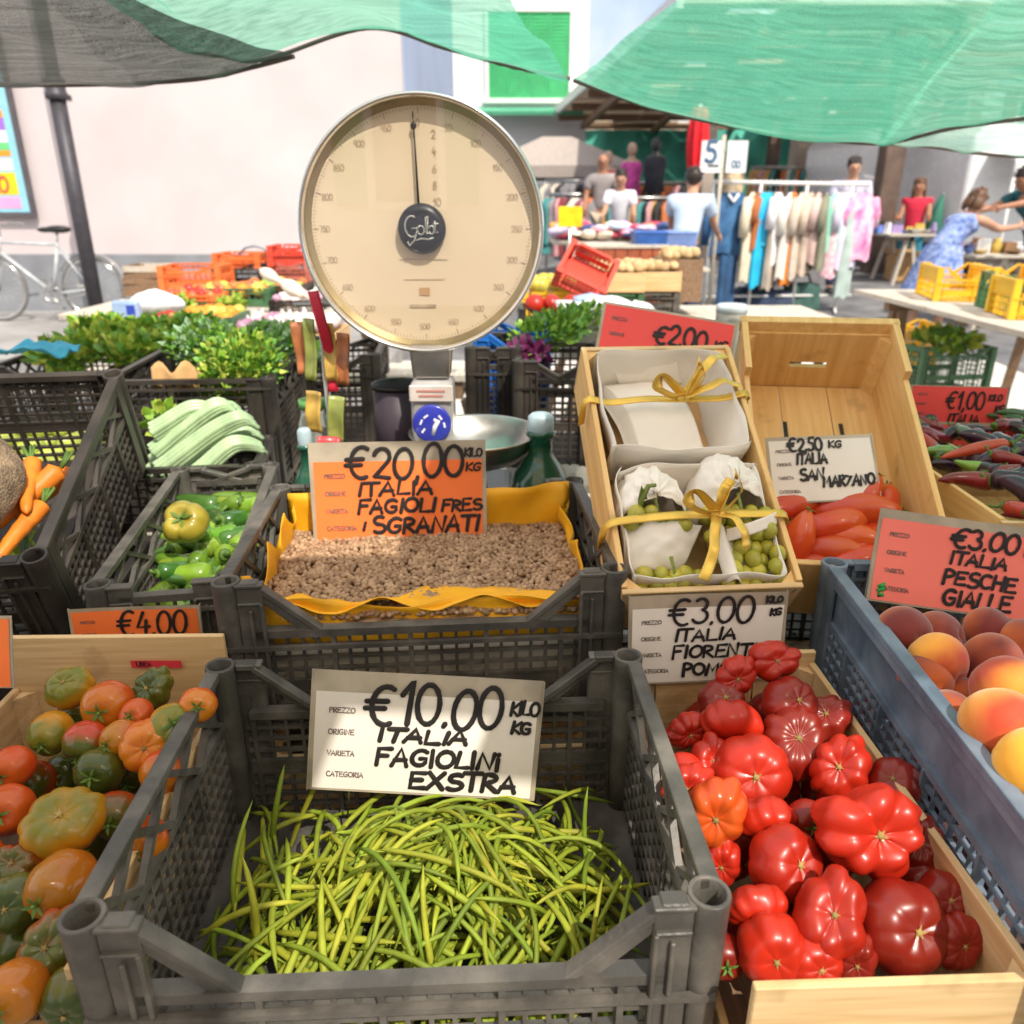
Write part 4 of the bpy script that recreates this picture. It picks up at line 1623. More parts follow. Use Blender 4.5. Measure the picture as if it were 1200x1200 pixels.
# ---- green beans
GB = [pm('green bean ' + n, c, .52, var=.22, scale=34, objrand=.2, coat=.0, spec=.35, bump=.12, bscale=140) for n, c in
      (('bright', (.22, .27, .020)), ('yellowish', (.29, .31, .025)), ('deep', (.15, .205, .017)), ('lime', (.25, .31, .026)))]
AX = Matrix.Translation((-.110, .728, .705)) @ Matrix.Rotation(R(2.6), 4, 'Z')
def gb_h(x, y):
    return .045 + .098 * math.exp(-((x - .02) / .16) ** 2 - ((y + .04) / .12) ** 2) + .012 * mnoise.noise(Vector((x * 14, y * 14, 5)))
rg = random.Random(21)
pods = []
for i in range(14):
    mb = MB()
    L = rg.uniform(.11, .185)
    bean_pod(mb, (0, 0, 0), (1, 0, 0), L, rg.uniform(.0032, .0046), (rg.uniform(-.1, .9), rg.uniform(-.8, .8)), (0, 0, 1))
    pods.append(mb)
pod_mesh = [p.mesh('green_bean', GB[i % 4]) for i, p in enumerate(pods)]
W2, D2 = .252, .18
def bean_place(layer):
    x = max(min(rg.gauss(.015, .125), .235), -.235)
    y = max(min(rg.gauss(-.03, .095), .165), -.165)
    yaw = rg.choice((rg.gauss(1.25, .45), rg.gauss(2.2, .5), rg.gauss(.6, .4), rg.uniform(0, 3.14)))
    ext = .055
    x = max(min(x, W2 - abs(math.cos(yaw)) * ext - .004), -W2 + abs(math.cos(yaw)) * ext + .004)
    y = max(min(y, D2 - abs(math.sin(yaw)) * ext - .004), -D2 + abs(math.sin(yaw)) * ext + .004)
    z = gb_h(x, y) + layer
    # lie along the slope of the heap
    e = .03
    dx, dy = math.cos(yaw), math.sin(yaw)
    slope = (gb_h(x + dx * e, y + dy * e) - gb_h(x - dx * e, y - dy * e)) / (2 * e)
    pitch = math.atan(slope) + rg.gauss(0, .17)
    return Vector((x, y, z)), Euler((rg.uniform(-.9, .9), -pitch, yaw))
for i in range(250):
    layer = -.012 + .022 * (i / 250) + rg.uniform(-.003, .004)
    p, e = bean_place(layer)
    o = bpy.data.objects.new('green_bean', pod_mesh[rg.randrange(14)])
    COL.objects.link(o)
    o.matrix_world = AX @ Matrix.Translation(p) @ e.to_matrix().to_4x4()
    tag(o, 'slim green bean lying loose in the heap in the front crate', 'green bean', 'green beans on top of the heap')
# a few that stand up along the walls
for (x, y, yaw, pit, ln) in ((-.20, .12, 1.2, 1.15, 0), (-.215, .02, 1.5, .95, 3), (-.16, .15, .6, 1.0, 5), (.21, .02, 1.7, 1.2, 2), (.20, -.10, 1.3, 1.0, 9), (-.19, -.06, 1.8, 1.2, 1)):
    o = bpy.data.objects.new('green_bean', pod_mesh[ln])
    COL.objects.link(o)
    o.matrix_world = AX @ Matrix.Translation((x, y, .085 + .02 * math.sin(ln))) @ Euler((.4, -pit, yaw)).to_matrix().to_4x4()
    tag(o, 'thin green bean standing up against the crate wall', 'green bean', 'green beans leaning on the crate walls')
mb = MB()
for i in range(230):
    p, e = bean_place(-.034 + rg.uniform(-.016, .010))
    q = 5
    L = rg.uniform(.09, .13)
    cv = rg.uniform(0, .8)
    pts = [Vector(((s / q - .5) * L, 0, cv * L * (.25 - (s / q - .5) ** 2))) for s in range(q + 1)]
    mb.tube(pts, [.0022, .0042, .0046, .0046, .0038, .001], 5, rg.randrange(4), True, True, Matrix.Translation(p) @ e.to_matrix().to_4x4())
o = mb.build('green_beans', GB, None, AX.translation, (0, 0, R(2.6)))
tag(o, 'lower layers of green beans under the loose ones in the front crate', 'green beans', kind='stuff')

# ------------------------------------------------------------------ tomatoes
T_RED = fruit_mat('ripe red tomato skin', (.50, .022, .006), (.34, .016, .006), .012, .03, 26, .7, rough=.36, coat=.08)
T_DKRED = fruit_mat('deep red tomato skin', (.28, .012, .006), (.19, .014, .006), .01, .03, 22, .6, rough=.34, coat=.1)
T_ORRED = fruit_mat('orange red tomato skin', (.64, .06, .008), (.56, .10, .012), .012, .02, 28, .6, rough=.28, coat=.14)
T_YEL = fruit_mat('yellow tomato with green shoulders', (.60, .25, .012), (.17, .17, .014), .014, .010, 34, .5, rough=.26, coat=.08)
T_ORG = fruit_mat('orange tomato with yellow shoulders', (.52, .065, .008), (.50, .16, .010), .012, .016, 26, .6, rough=.18)
T_GRN = fruit_mat('unripe green tomato skin', (.15, .12, .012), (.05, .075, .011), .006, .02, 24, .6, rough=.22)
T_GRED = fruit_mat('green shouldered red tomato skin', (.40, .035, .008), (.07, .085, .012), .012, .012, 30, .6, rough=.19)
T_AMB = fruit_mat('amber tomato skin', (.46, .12, .008), (.36, .15, .010), .01, .03, 20, .7, rough=.16)
SCAR = pm('dry stem scar', (.33, .23, .07), .8, var=.35)
CAL = pm('green calyx', (.10, .19, .03), .6, var=.3)

TM = {}
def fruit(kind, mat, scar=True, **kw):
    key = (kind, mat.name)
    if key not in TM:
        me, zt = tomato_mesh('ribbed_tomato' if kw.get('depth', .1) > .13 else 'tomato', mat, **kw)
        pt = calyx_mesh(zt, kw.get('r', .04), SCAR if scar else CAL, kw.get('seed', 0), scar=scar)
        TM[key] = Fruit(me.name, me, pt, 'stem_scar' if scar else 'calyx')
    return TM[key]

SHAPES = {
    'rib': dict(lobes=9, depth=.14, flat=.68, sharp=.62, oval=.14, dimple=.20, seed=2, bumpy=.14),
    'rib2': dict(lobes=11, depth=.11, flat=.64, sharp=.6, oval=.10, dimple=.20, seed=5, bumpy=.14),
    'lobe': dict(lobes=6, depth=.24, flat=.76, sharp=.6, oval=.12, dimple=.26, seed=9, bumpy=.18),
    'lobe2': dict(lobes=7, depth=.28, flat=.70, sharp=.55, oval=.12, dimple=.34, seed=14, bumpy=.22),
    'flat': dict(lobes=9, depth=.09, flat=.66, sharp=.8, oval=.08, dimple=.20, seed=41, bumpy=.08),
    'smooth': dict(lobes=7, depth=.07, flat=.82, sharp=.8, oval=.04, dimple=.16, seed=17),
    'round': dict(lobes=5, depth=.03, flat=.92, sharp=1, oval=.03, dimple=.10, seed=19),
    'egg': dict(lobes=4, depth=.03, flat=1.12, sharp=1, oval=.02, dimple=.08, seed=23),
}

def put_fruit(px, py, dia, drop, shape, mat, tilt, turn, label, scar=True, cat='tomato', group=None):
    """a tomato whose middle lies drop metres below the camera on the line of that spot"""
    p = at(px, py, z=CAM_Z - drop)
    r = metres(dia, p) / 2
    f = fruit(shape, mat, scar, **SHAPES[shape])
    return f.put(p, (R(tilt[0]), R(tilt[1]), R(turn)), r / .04 / 1.02, label, cat, group, 'ZXY')

# ---- box of mixed green and orange tomatoes
wooden_box('pale wooden box of mixed green, yellow and orange tomatoes', .31, .47, .25, M['wood_x'], M['wood_y'], (-.558, .735, .735), (0, 0, R(1.0)), side_h=.165, front=[(.0, .105)], floor_mat=M['wood_dark'], name='wooden_box')
GRP_L = 'mixed tomatoes in the pale box'
mixed = [
    (82, 806, 54, .600, 'smooth', T_YEL, (35, 0), 20, 'small yellow and green tomato touching the pale end board, furthest in'),
    (127, 826, 60, .603, 'round', T_ORG, (75, 20), 40, 'smooth orange red tomato lying sideways by the pale end board'),
    (178, 808, 52, .600, 'rib', T_GRN, (50, -10), 60, 'pale green ribbed tomato under the red stamp on the end board'),
    (60, 859, 50, .622, 'egg', T_YEL, (80, 60), 10, 'small egg shaped greenish yellow tomato lying alone by the box side'),
    (101, 869, 52, .618, 'round', T_GRED, (115, 20), 30, 'small red tomato with a dark spot between two yellow ones'),
    (141, 865, 44, .612, 'egg', T_AMB, (70, -40), 10, 'small amber plum shaped tomato leaning on a larger orange one'),
    (117, 903, 56, .636, 'round', T_GRN, (70, 10), 0, 'small dark green round tomato in a dim hollow of the box'),
    (173, 873, 64, .612, 'smooth', T_ORG, (60, 30), 60, 'orange tomato half hidden behind the front crate rail'),
    (160, 838, 40, .606, 'round', T_ORRED, (60, 0), 60, 'little orange red tomato wedged among four others'),
    (200, 852, 56, .600, 'round', T_YEL, (40, 40), 90, 'yellow orange tomato under the front crate side rail'),
    (232, 826, 44, .585, 'round', T_ORG, (60, 40), 20, 'orange tomato seen through the top lattice of the front crate'),
    (190, 905, 54, .632, 'round', T_ORG, (90, 20), 110, 'orange tomato glimpsed through the middle of the crate lattice'),
    (14, 899, 52, .630, 'round', T_ORRED, (80, 0), 20, 'deep orange red tomato at the box side above another red one'),
    (8, 949, 62, .645, 'round', T_ORRED, (60, 30), 50, 'glossy red orange tomato lying against the box side'),
    (75, 964, 92, .640, 'flat', T_YEL, (22, 8), 30, 'large flat yellow tomato with a green star of cracks on top'),
    (135, 955, 58, .655, 'round', T_GRED, (70, 30), 20, 'brownish red tomato in shade beside the large flat yellow one'),
    (165, 985, 62, .655, 'round', T_ORG, (80, 50), 20, 'orange tomato pressed to the lower lattice of the front crate'),
    (18, 1013, 58, .660, 'rib', T_GRED, (40, 10), 10, 'green and red ribbed tomato below the red orange ones'),
    (18, 1058, 70, .672, 'smooth', T_GRN, (60, 10), 40, 'dark green brown tomato with a soft sheen at the box side'),
    (72, 1036, 76, .655, 'egg', T_AMB, (74, -24), 20, 'big amber tomato with a bright shine below the flat yellow one'),
    (60, 1108, 80, .668, 'rib', T_GRED, (48, 12), 80, 'green topped red tomato with dark radiating stripes'),
    (18, 1163, 76, .680, 'round', T_AMB, (80, 0), 40, 'smooth amber green tomato nearest the corner of the box'),
    (88, 1168, 78, .690, 'smooth', T_GRN, (90, -25), 0, 'green streaked tomato behind the front crate corner post'),
    (118, 1090, 56, .700, 'round', T_GRED, (70, 0), 30, 'dull red tomato half hidden by the front crate post'),
    (140, 1025, 50, .690, 'round', T_ORRED, (70, 0), 90, 'red tomato seen low through the crate lattice'),
    (-30, 1010, 66, .660, 'round', T_ORG, (70, 0), 90, 'orange tomato cut by the picture edge'),
]
for (px, py, d, dr, sh, mt, tl, tn, lb) in mixed:
    put_fruit(px, py, d, dr, sh, mt, tl, tn, lb, scar=(sh not in ('round', 'egg')), group=GRP_L)
for k, (px, py, d, dr) in enumerate(((40, 915, 50, .69), (75, 905, 50, .70), (60, 1010, 56, .72), (105, 985, 56, .72), (120, 945, 50, .71), (30, 1110, 60, .73), (90, 840, 46, .67), (150, 910, 46, .69))):
    put_fruit(px, py, d, dr, 'round', T_GRN if k % 2 else T_GRED, (70, 10 * k), 40 * k, 'dim dark tomato in the lower layer of the pale box', False, group='lower layer of mixed tomatoes')
# stamp on the end board
b = MB()
b.grid(lambda u, v: (-.036 + .072 * u, 0, -.006 + .012 * v), 8, 2)
px = at(182, 780, y=.955)
t = thing('red_stamp', 'short red printed stamp on the pale box end board', 'stamp', (px.x, .9585, px.z))
t.location.y = .735 + .235 - .0115
b.build('stamp_field', PC['red'], t)
b = MB()
write(b, 'LINEA', -.028, -.003, .008, .0007, 0, 0, .03, 1, depth=.0006)
b.build('lettering', M['ink'], t)

# ---- box of red ribbed tomatoes
wooden_box('long wooden box of red ribbed tomatoes with a slatted front', .256, .52, .235, M['wood_x'], M['wood_y'], (.326, .738, .706), (0, 0, R(2)), side_h=(.09, .215), front=[(.0, .150), (.166, .222)], floor_mat=M['wood_brown'])
GRP_R = 'red ribbed tomatoes in the long box'
reds = [
    (905, 774, 56, .575, 'lobe', T_RED, (60, 10), 20, 'bright red lobed tomato leaning on the white price card'),
    (862, 792, 52, .590, 'rib', T_RED, (75, -10), 40, 'red tomato touching the lower edge of the white card'),
    (806, 856, 50, .632, 'rib', T_RED, (80, 30), 60, 'small red tomato beside the front crate post'),
    (858, 848, 72, .615, 'rib', T_RED, (-75, 5), 20, 'shiny red tomato with strong straight ribs, facing away'),
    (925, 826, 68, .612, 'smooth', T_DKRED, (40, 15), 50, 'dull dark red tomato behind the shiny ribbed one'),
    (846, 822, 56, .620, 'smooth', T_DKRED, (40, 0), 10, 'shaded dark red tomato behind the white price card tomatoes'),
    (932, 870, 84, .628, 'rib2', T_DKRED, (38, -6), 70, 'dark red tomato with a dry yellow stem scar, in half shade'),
    (880, 906, 94, .640, 'smooth', T_RED, (58, -12), 20, 'broad smooth red tomato in the middle of the box'),
    (985, 900, 78, .628, 'rib', T_RED, (42, -35), 30, 'red tomato with a dark stem hollow by the box side board'),
    (895, 958, 68, .642, 'rib', T_RED, (-62, -14), 10, 'ribbed red tomato with a pale shine below the broad one'),
    (945, 961, 50, .652, 'round', T_DKRED, (70, 0), 30, 'small smooth dark red tomato between bigger ribbed ones'),
    (1020, 974, 122, .610, 'lobe2', T_RED, (58, 8), 200, 'largest tomato, deeply folded scarlet with a pale star scar'),
    (920, 1012, 90, .652, 'smooth', T_RED, (46, 24), 60, 'smooth round red tomato with a brown stem mark'),
    (838, 952, 84, .622, 'rib', T_ORRED, (70, -34), 30, 'large orange red ribbed tomato pressed to the crate rail'),
    (887, 1061, 68, .655, 'rib2', T_RED, (-70, -18), 16, 'ribbed red tomato with five fine white glints'),
    (973, 1074, 96, .645, 'lobe', T_RED, (38, -10), 60, 'lobed red tomato with a small green stem hollow'),
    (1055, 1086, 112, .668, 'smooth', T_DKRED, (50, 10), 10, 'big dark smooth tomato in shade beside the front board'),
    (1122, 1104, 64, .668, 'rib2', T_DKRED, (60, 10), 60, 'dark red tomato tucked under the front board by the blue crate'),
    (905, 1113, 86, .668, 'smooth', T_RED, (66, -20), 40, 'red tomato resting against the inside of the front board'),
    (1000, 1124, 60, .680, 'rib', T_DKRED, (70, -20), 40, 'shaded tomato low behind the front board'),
    (845, 1010, 56, .668, 'rib', T_RED, (70, -40), 40, 'red tomato half hidden behind the crate post below the orange one'),
    (800, 905, 48, .640, 'round', T_RED, (70, 0), 40, 'red tomato seen through the lattice beside the crate wall'),
    (832, 1060, 56, .675, 'round', T_DKRED, (70, 0), 80, 'dark tomato deep between the crate post and the glinting ribbed one'),
    (1080, 1035, 60, .680, 'round', T_DKRED, (70, 0), 20, 'dark red tomato under the largest folded one'),
    (846, 1120, 54, .690, 'round', T_DKRED, (70, 0), 20, 'dim red tomato in the corner by the crate and the front board'),
    (985, 935, 54, .665, 'round', T_RED, (70, 0), 20, 'red tomato peeping from behind the largest folded one'),
    (968, 842, 62, .628, 'rib', T_DKRED, (30, -20), 20, 'deep red tomato along the side board behind the stemmed one'),
    (1048, 918, 62, .640, 'smooth', T_DKRED, (30, -30), 50, 'dark tomato between the side board and the largest folded one'),
    (1078, 990, 64, .650, 'rib', T_DKRED, (40, -20), 50, 'dusky ribbed tomato along the side board, level with the star scar'),
    (1106, 1052, 64, .660, 'smooth', T_DKRED, (50, -10), 0, 'dark round tomato by the side board above the tucked one'),
    (952, 1128, 70, .672, 'smooth', T_RED, (60, 10), 10, 'red tomato squeezed behind the front board in the middle'),
    (806, 922, 62, .635, 'rib', T_RED, (60, -30), 10, 'red tomato at the crate lattice above the orange red ribbed one'),
    (832, 892, 56, .640, 'lobe', T_RED, (50, 10), 90, 'small lobed tomato between the broad one and the crate post'),
    (900, 835, 46, .640, 'round', T_DKRED, (70, 0), 120, 'small dim tomato between the shiny ribbed and the dull one'),
]
for (px, py, d, dr, sh, mt, tl, tn, lb) in reds:
    put_fruit(px, py, d, dr, sh, mt, tl, tn, lb, scar=(lb.find('green stem') < 0 and sh != 'round'), group=GRP_R)
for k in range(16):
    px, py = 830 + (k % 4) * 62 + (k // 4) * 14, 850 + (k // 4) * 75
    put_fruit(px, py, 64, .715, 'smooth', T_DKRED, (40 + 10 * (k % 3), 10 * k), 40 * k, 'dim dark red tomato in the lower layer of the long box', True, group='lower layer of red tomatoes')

# ---- peaches in the blue crate
BX0 = .480
plastic_crate('grey blue crate of yellow peaches', .50, .68, .255, M['crate_blue'], (BX0 + .241, .776, .776), (0, 0, R(-2.5)), dip=.0, dip_back=.0, group=None, solid=True)
wooden_box('plain wooden box propping up the blue peach crate', .46, .50, .072, M['wood_x'], M['wood_y'], (BX0 + .26, .835, .702), name='wooden_box')
PEACH = [fruit_mat('yellow peach skin', (.86, .36, .04), (.50, .06, .02), .006, .018, 14, .7, rough=.62, coat=0, sheen=.35, spec=.25, bump=.02),
         fruit_mat('red blushed peach skin', (.55, .12, .022), (.17, .022, .017), -.006, .02, 14, .6, rough=.65, coat=0, sheen=.4, spec=.25, bump=.02),
         fruit_mat('golden peach skin', (.90, .46, .03), (.78, .22, .03), .01, .04, 14, .6, rough=.62, coat=0, sheen=.3, spec=.25, bump=.02)]
def peach_mesh(mat, seed):
    rg = random.Random(seed)
    mb = MB()
    n, k = 40, 24
    vs, fs = [], []
    for i in range(k + 1):
        a = math.pi * i / k
        for j in range(n):
            t = 2 * math.pi * j / n
            rad = 1 - .07 * math.exp(-((math.atan2(math.sin(t), math.cos(t))) / .16) ** 2) * abs(math.sin(a)) ** .5
            z = math.cos(a) * .93
            if a < 1.2:
                z -= .16 * math.exp(-(math.sin(a) / .24) ** 2)
            f = 1 + .03 * mnoise.noise(Vector((math.cos(t) * 1.2 + seed, math.sin(t) * 1.2, z)))
            vs.append((math.sin(a) * rad * math.cos(t) * .04 * f, math.sin(a) * rad * math.sin(t) * .04 * f, z * .04 * f))
    for i in range(k):
        for j in range(n):
            j2 = (j + 1) % n
            fs.append((i * n + j, (i + 1) * n + j, (i + 1) * n + j2, i * n + j2))
    mb.add(vs, fs, 0, True)
    return mb.mesh('peach', mat)
PM = [Fruit('peach', peach_mesh(PEACH[i % 3], i * 3 + 1)) for i in range(6)]
peaches = [
    (1033, 743, 66, .560, 1, (70, 20), 10, 'pale blushed peach at the crate rim, first below the card'),
    (1098, 747, 62, .570, 1, (60, -20), 60, 'dark red peach under the lower edge of the salmon card'),
    (1156, 738, 54, .565, 1, (80, 0), 40, 'reddish orange peach touching the card, second from the corner'),
    (1200, 755, 60, .565, 1, (80, 30), 70, 'dusky peach at the far side of the blue crate'),
    (1098, 776, 70, .565, 3, (100, 0), 30, 'yellow brown peach lying in front of the dark red ones'),
    (1162, 774, 66, .575, 1, (90, 20), 0, 'deep red brown peach in the middle row'),
    (1067, 797, 64, .580, 4, (70, 0), 160, 'dull red peach resting against the blue crate side'),
    (1132, 818, 48, .595, 1, (70, 50), 100, 'small dark peach deep between four larger ones'),
    (1104, 840, 62, .580, 1, (80, -20), 100, 'brownish red peach low beside the blue crate rail'),
    (1178, 806, 78, .545, 0, (60, 10), 200, 'orange peach with a golden cheek behind the big red yellow one'),
    (1168, 852, 92, .540, 0, (70, -20), 20, 'big red and yellow peach with a soft shine'),
    (1200, 902, 100, .540, 2, (100, 10), 60, 'big golden yellow peach, the largest of the crate'),
    (1215, 830, 80, .560, 1, (100, 10), 60, 'red peach partly beyond the edge behind the golden one'),
    (1150, 905, 56, .60, 1, (100, 10), 90, 'shaded peach under the golden yellow one'),
]
for (px, py, d, dr, k, tl, tn, lb) in peaches:
    p = at(px, py, z=CAM_Z - dr + .022)
    p.x = max(p.x, BX0 - .010 + (p.y - .835) * .044 + .014 + metres(d, p) / 2)
    PM[k].put(p, (R(tl[0]), R(tl[1]), R(tn)), metres(d, p) / .08, lb, 'peach', 'peaches in the blue crate')
for k in range(14):
    PM[1 + 3 * (k % 2)].put((BX0 + .075 + .082 * (k % 5), .66 + .082 * (k // 5) + .03 * (k % 2), .885), (k, k * 2, k), 1.0, 'dark peach in the lower layer of the blue crate', 'peach', 'lower layer of peaches')
b = MB()
b.box((0, 0, 0), (.44, .50, .004))
lin = b.build('fruit_liner', pm('dark purple fruit tray', (.09, .05, .05), .6), None, (BX0 + .252, .835, .845))
tag(lin, 'dark fruit tray under the peaches in the blue crate', 'fruit tray')

# ------------------------------------------------------------------ paper lined grape crate, tilted to the viewer
KW, KD, KH = .272, .50, .115
KR = Euler((R(35), 0, R(5)), 'XYZ').to_matrix()
KR = Matrix.Rotation(R(5), 3, 'Z') @ Matrix.Rotation(R(35), 3, 'X')
kp = at(837, 692, y=1.025)
kloc = kp - KR @ Vector((0, -KD / 2, KH))
KX = Matrix.Translation(kloc) @ KR.to_4x4()
kr = KR.to_euler()
wooden_box('tilted wooden tray lined with white paper and tied with gold ribbon', KW, KD, KH, M['wood_x'], M['wood_gold'], kloc, kr)
PAP = pm('white tissue paper', (.86, .80, .71), .65, var=.06, scale=6, bump=.2, bscale=16)
t = thing('paper_lining', 'white paper lining with a folded flap in the back half of the ribboned tray', 'paper lining', kloc, kr)
def shell(name, fn, nu=36, nv=14, mat=PAP, th=.0012, parent=None):
    b = MB()
    b.grid(fn, nu, nv)
    o = b.build(name, mat, parent)
    s = o.modifiers.new('thick', 'SOLIDIFY')
    s.thickness = th
    return o
def wall_sheet(x0, x1, y0, y1, z0, z1, seed, amp=.008):
    per = 2 * (x1 - x0 + y1 - y0)
    def fn(u, v):
        s = (u % 1) * per
        w, d = x1 - x0, y1 - y0
        if s < w: p, n = (x0 + s, y0), (0, 1)
        elif s < w + d: p, n = (x1, y0 + s - w), (-1, 0)
        elif s < 2 * w + d: p, n = (x1 - (s - w - d), y1), (0, -1)
        else: p, n = (x0, y1 - (s - 2 * w - d)), (1, 0)
        # rounded corners, walls leaning in towards the floor
        o = .010 + .030 * (1 - v) ** 2 + amp * mnoise.noise(Vector((u * 14, v * 2, seed))) * (.4 + v)
        cx, cy = (x0 + x1) / 2, (y0 + y1) / 2
        px, py = p[0] + n[0] * o, p[1] + n[1] * o
        rr = 1 - .05 * (abs(p[0] - cx) / (w / 2)) ** 6 * (abs(p[1] - cy) / (d / 2)) ** 6 * 1.6
        return (cx + (px - cx) * rr, cy + (py - cy) * rr, z0 + (z1 + .012 * mnoise.noise(Vector((u * 9, 2, seed))) - z0) * v)
    return fn
shell('wall_sheet', wall_sheet(-.126, .126, -.005, .236, .012, .128, 3), 90, 8, parent=t)
shell('bottom_sheet', lambda u, v: (-.10 + .20 * u, .02 + .195 * v, .020 + .006 * mnoise.noise(Vector((u * 5, v * 5, 2)))), parent=t, mat=M['paper_brown'])
# flat folded packet lying across the hollow
def flapfn(u, v):
    x = -.085 + .135 * u + .05 * v * 1.0 - .02
    y = .205 - .185 * v + .01 * u
    z = .060 + .030 * math.sin(math.pi * min(v * 1.15, 1)) + .004 * mnoise.noise(Vector((u * 4, v * 4, 7)))
    if u < .06 or u > .94: z -= .035
    return (x, y, z)
shell('folded_packet', flapfn, 34, 20, parent=t)
shell('folded_flap', lambda u, v: (-.085 + .12 * u + .055 * (1 - v) * .4, .21 + .018 * v, .055 + .05 * v + .004 * mnoise.noise(Vector((u * 6, v, 1)))), parent=t)
t = thing('paper_lining', 'white paper pouches round the green grapes in the front half of the tray', 'paper lining', kloc, kr)
shell('wall_sheet', wall_sheet(-.126, .126, -.240, -.012, .012, .120, 6), 90, 8, parent=t)
def pouch(cx, cy, rx, ry, z, h, a0, a1, seed, tilt=.0):
    def fn(u, v):
        a = R(a0 + (a1 - a0) * u)
        q = v ** .8
        k_ = 1 - .96 * q ** 2.2
        x = cx + rx * math.cos(a) * k_
        y = cy + ry * math.sin(a) * k_ + tilt * q
        zz = z + h * (1 - (1 - q) ** 2) + .006 * mnoise.noise(Vector((u * 5, v * 3, seed))) + .012 * mnoise.noise(Vector((u * 13, v * 7, seed + 4)))
        return (x + .006 * mnoise.noise(Vector((u * 11, v * 6, seed + 9))), y, zz)
    return fn
shell('pouch', pouch(-.062, -.085, .058, .085, .05, .088, -15, 195, 3, -.01), parent=t)
shell('pouch', pouch(.064, -.080, .060, .095, .05, .098, -20, 200, 5, -.01), parent=t)
shell('front_sheet', lambda u, v: (-.118 + .125 * u * (1 - .30 * v), -.135 - .062 * v, .108 + .018 * math.sin(u * 3) - .045 * v * v + .006 * mnoise.noise(Vector((u * 5, v * 5, 9)))), parent=t)
shell('paper_fold', lambda u, v: (.012 + .035 * u + .012 * v, -.150 - .085 * v, .125 - .02 * v + .014 * math.sin(u * 5)), 12, 10, parent=t)
shell('paper_strip', lambda u, v: (.035 + .085 * u, -.172 + .028 * u * u + .016 * v, .122 + .010 * math.sin(u * 3.1) + .01 * v), 16, 6, parent=t)
GRAPE = fruit_mat('green grape skin', (.50, .44, .05), (.34, .33, .035), .0, .008, 60, .8, rough=.3, coat=.2, objrand=.2)
STEMG = pm('green stalk', (.22, .28, .06), .6, var=.3)
def grapes(label, spots, z, seed):
    t = thing('grape_bunch', label, 'grapes', kloc, kr, 'bunches of green grapes in the ribboned tray')
    rg = random.Random(seed)
    for (x, y) in spots:
        b = MB()
        b.ball((0, 0, 0), .0125 * rg.uniform(.85, 1.12), 14, 10, 0, None, (1, 1, 1.12))
        b.build('berry', GRAPE, t, loc=(x + rg.uniform(-.003, .003), y + rg.uniform(-.003, .003), z + rg.uniform(-.012, .010)), rot=(rg.uniform(0, 3), rg.uniform(0, 3), 0))
    b = MB()
    xs, ys = [s[0] for s in spots], [s[1] for s in spots]
    cx, cy = sum(xs) / len(xs), sum(ys) / len(ys)
    b.tube([(cx, max(ys) + .02, z + .022), (cx + .005, cy + .01, z + .008), (cx - .004, min(ys), z - .006)], [.003, .0026, .0016], 6)
    b.build('stalk', STEMG, t)
def cells(x0, x1, y0, y1, d=.0215):
    out, j, y = [], 0, y0
    while y <= y1:
        x = x0 + (d / 2 if j % 2 else 0)
        while x <= x1:
            out.append((x, y))
            x += d
        y += d * .87
        j += 1
    return out
grapes('green grapes in the lower pouch with the curved paper strip across', cells(.03, .118, -.228, -.150), .098, 3)
grapes('green grapes showing in the opening of the larger upper pouch', cells(.022, .112, -.152, -.105), .116, 4)
grapes('green grapes in the smaller pouch with an upright green stalk', cells(-.108, -.016, -.134, -.100), .112, 5)
grapes('green grapes peeping from under the smooth paper sheet', cells(-.10, .0, -.226, -.196), .088, 6)
b = MB()
b.tube([(-.085, -.11, .10), (-.088, -.10, .135), (-.078, -.088, .155), (-.066, -.085, .152)], [.005, .005, .004, .003], 8)
b.leaf((-.08, -.098, .11), (-.2, .2, 1), (0, -1, 0), .05, .016)
tag(b.build('grape_stalk', STEMG, None, kloc, kr), 'green stalk standing up out of the smaller paper pouch', 'stalk')

def ribbon(label, y, zc, bowx, seed, tails):
    t = thing('gold_ribbon', label, 'ribbon', kloc, kr, 'gold ribbons of the tray')
    w = .014
    def strip(pts, parent_name, wid=w, up=(0, 0, 1)):
        b = MB()
        n = 24
        P = [curve(pts, i / n) for i in range(n + 1)]
        def fn(u, v):
            i = min(int(u * n), n - 1)
            p = P[i].lerp(P[i + 1], u * n - i)
            d = (P[i + 1] - P[i]).normalized()
            s = d.cross(Vector(up))
            if s.length < .05: s = Vector((0, 1, 0))
            s.normalize()
            return p + s * ((v - .5) * wid) + Vector((0, 0, .0015 * math.sin(u * 20 + seed)))
        b.grid(fn, 48, 3)
        o = b.build(parent_name, M['gold'], t)
        m_ = o.modifiers.new('thick', 'SOLIDIFY')
        m_.thickness = .0007
    strip([(-.146, y - .004, .06), (-.143, y, .122), (-.10, y, zc), (-.03, y + .004, zc + .004), (bowx, y, zc + .006), (.09, y + .004, zc), (.139, y + .006, .124), (.143, y + .006, .07)], 'band')
    b = MB()
    b.ball((bowx, y, zc + .010), .011, 12, 8, 0, None, (1.1, .9, .7))
    b.build('knot', M['gold'], t)
    c = Vector((bowx, y, zc + .012))
    strip([c, c + Vector((-.022, .012, .022)), c + Vector((-.042, .020, .030)), c + Vector((-.046, .006, .014)), c + Vector((-.02, -.002, .006)), c], 'bow_loop', .018, (0, 1, .3))
    strip([c, c + Vector((.012, .016, .030)), c + Vector((.026, .040, .044)), c + Vector((.036, .024, .020)), c + Vector((.014, .004, .006)), c], 'bow_loop', .018, (1, 0, .3))
    for tl in tails:
        strip([c] + [c + Vector(q) for q in tl], 'tail', .016, (.2, .3, 1))
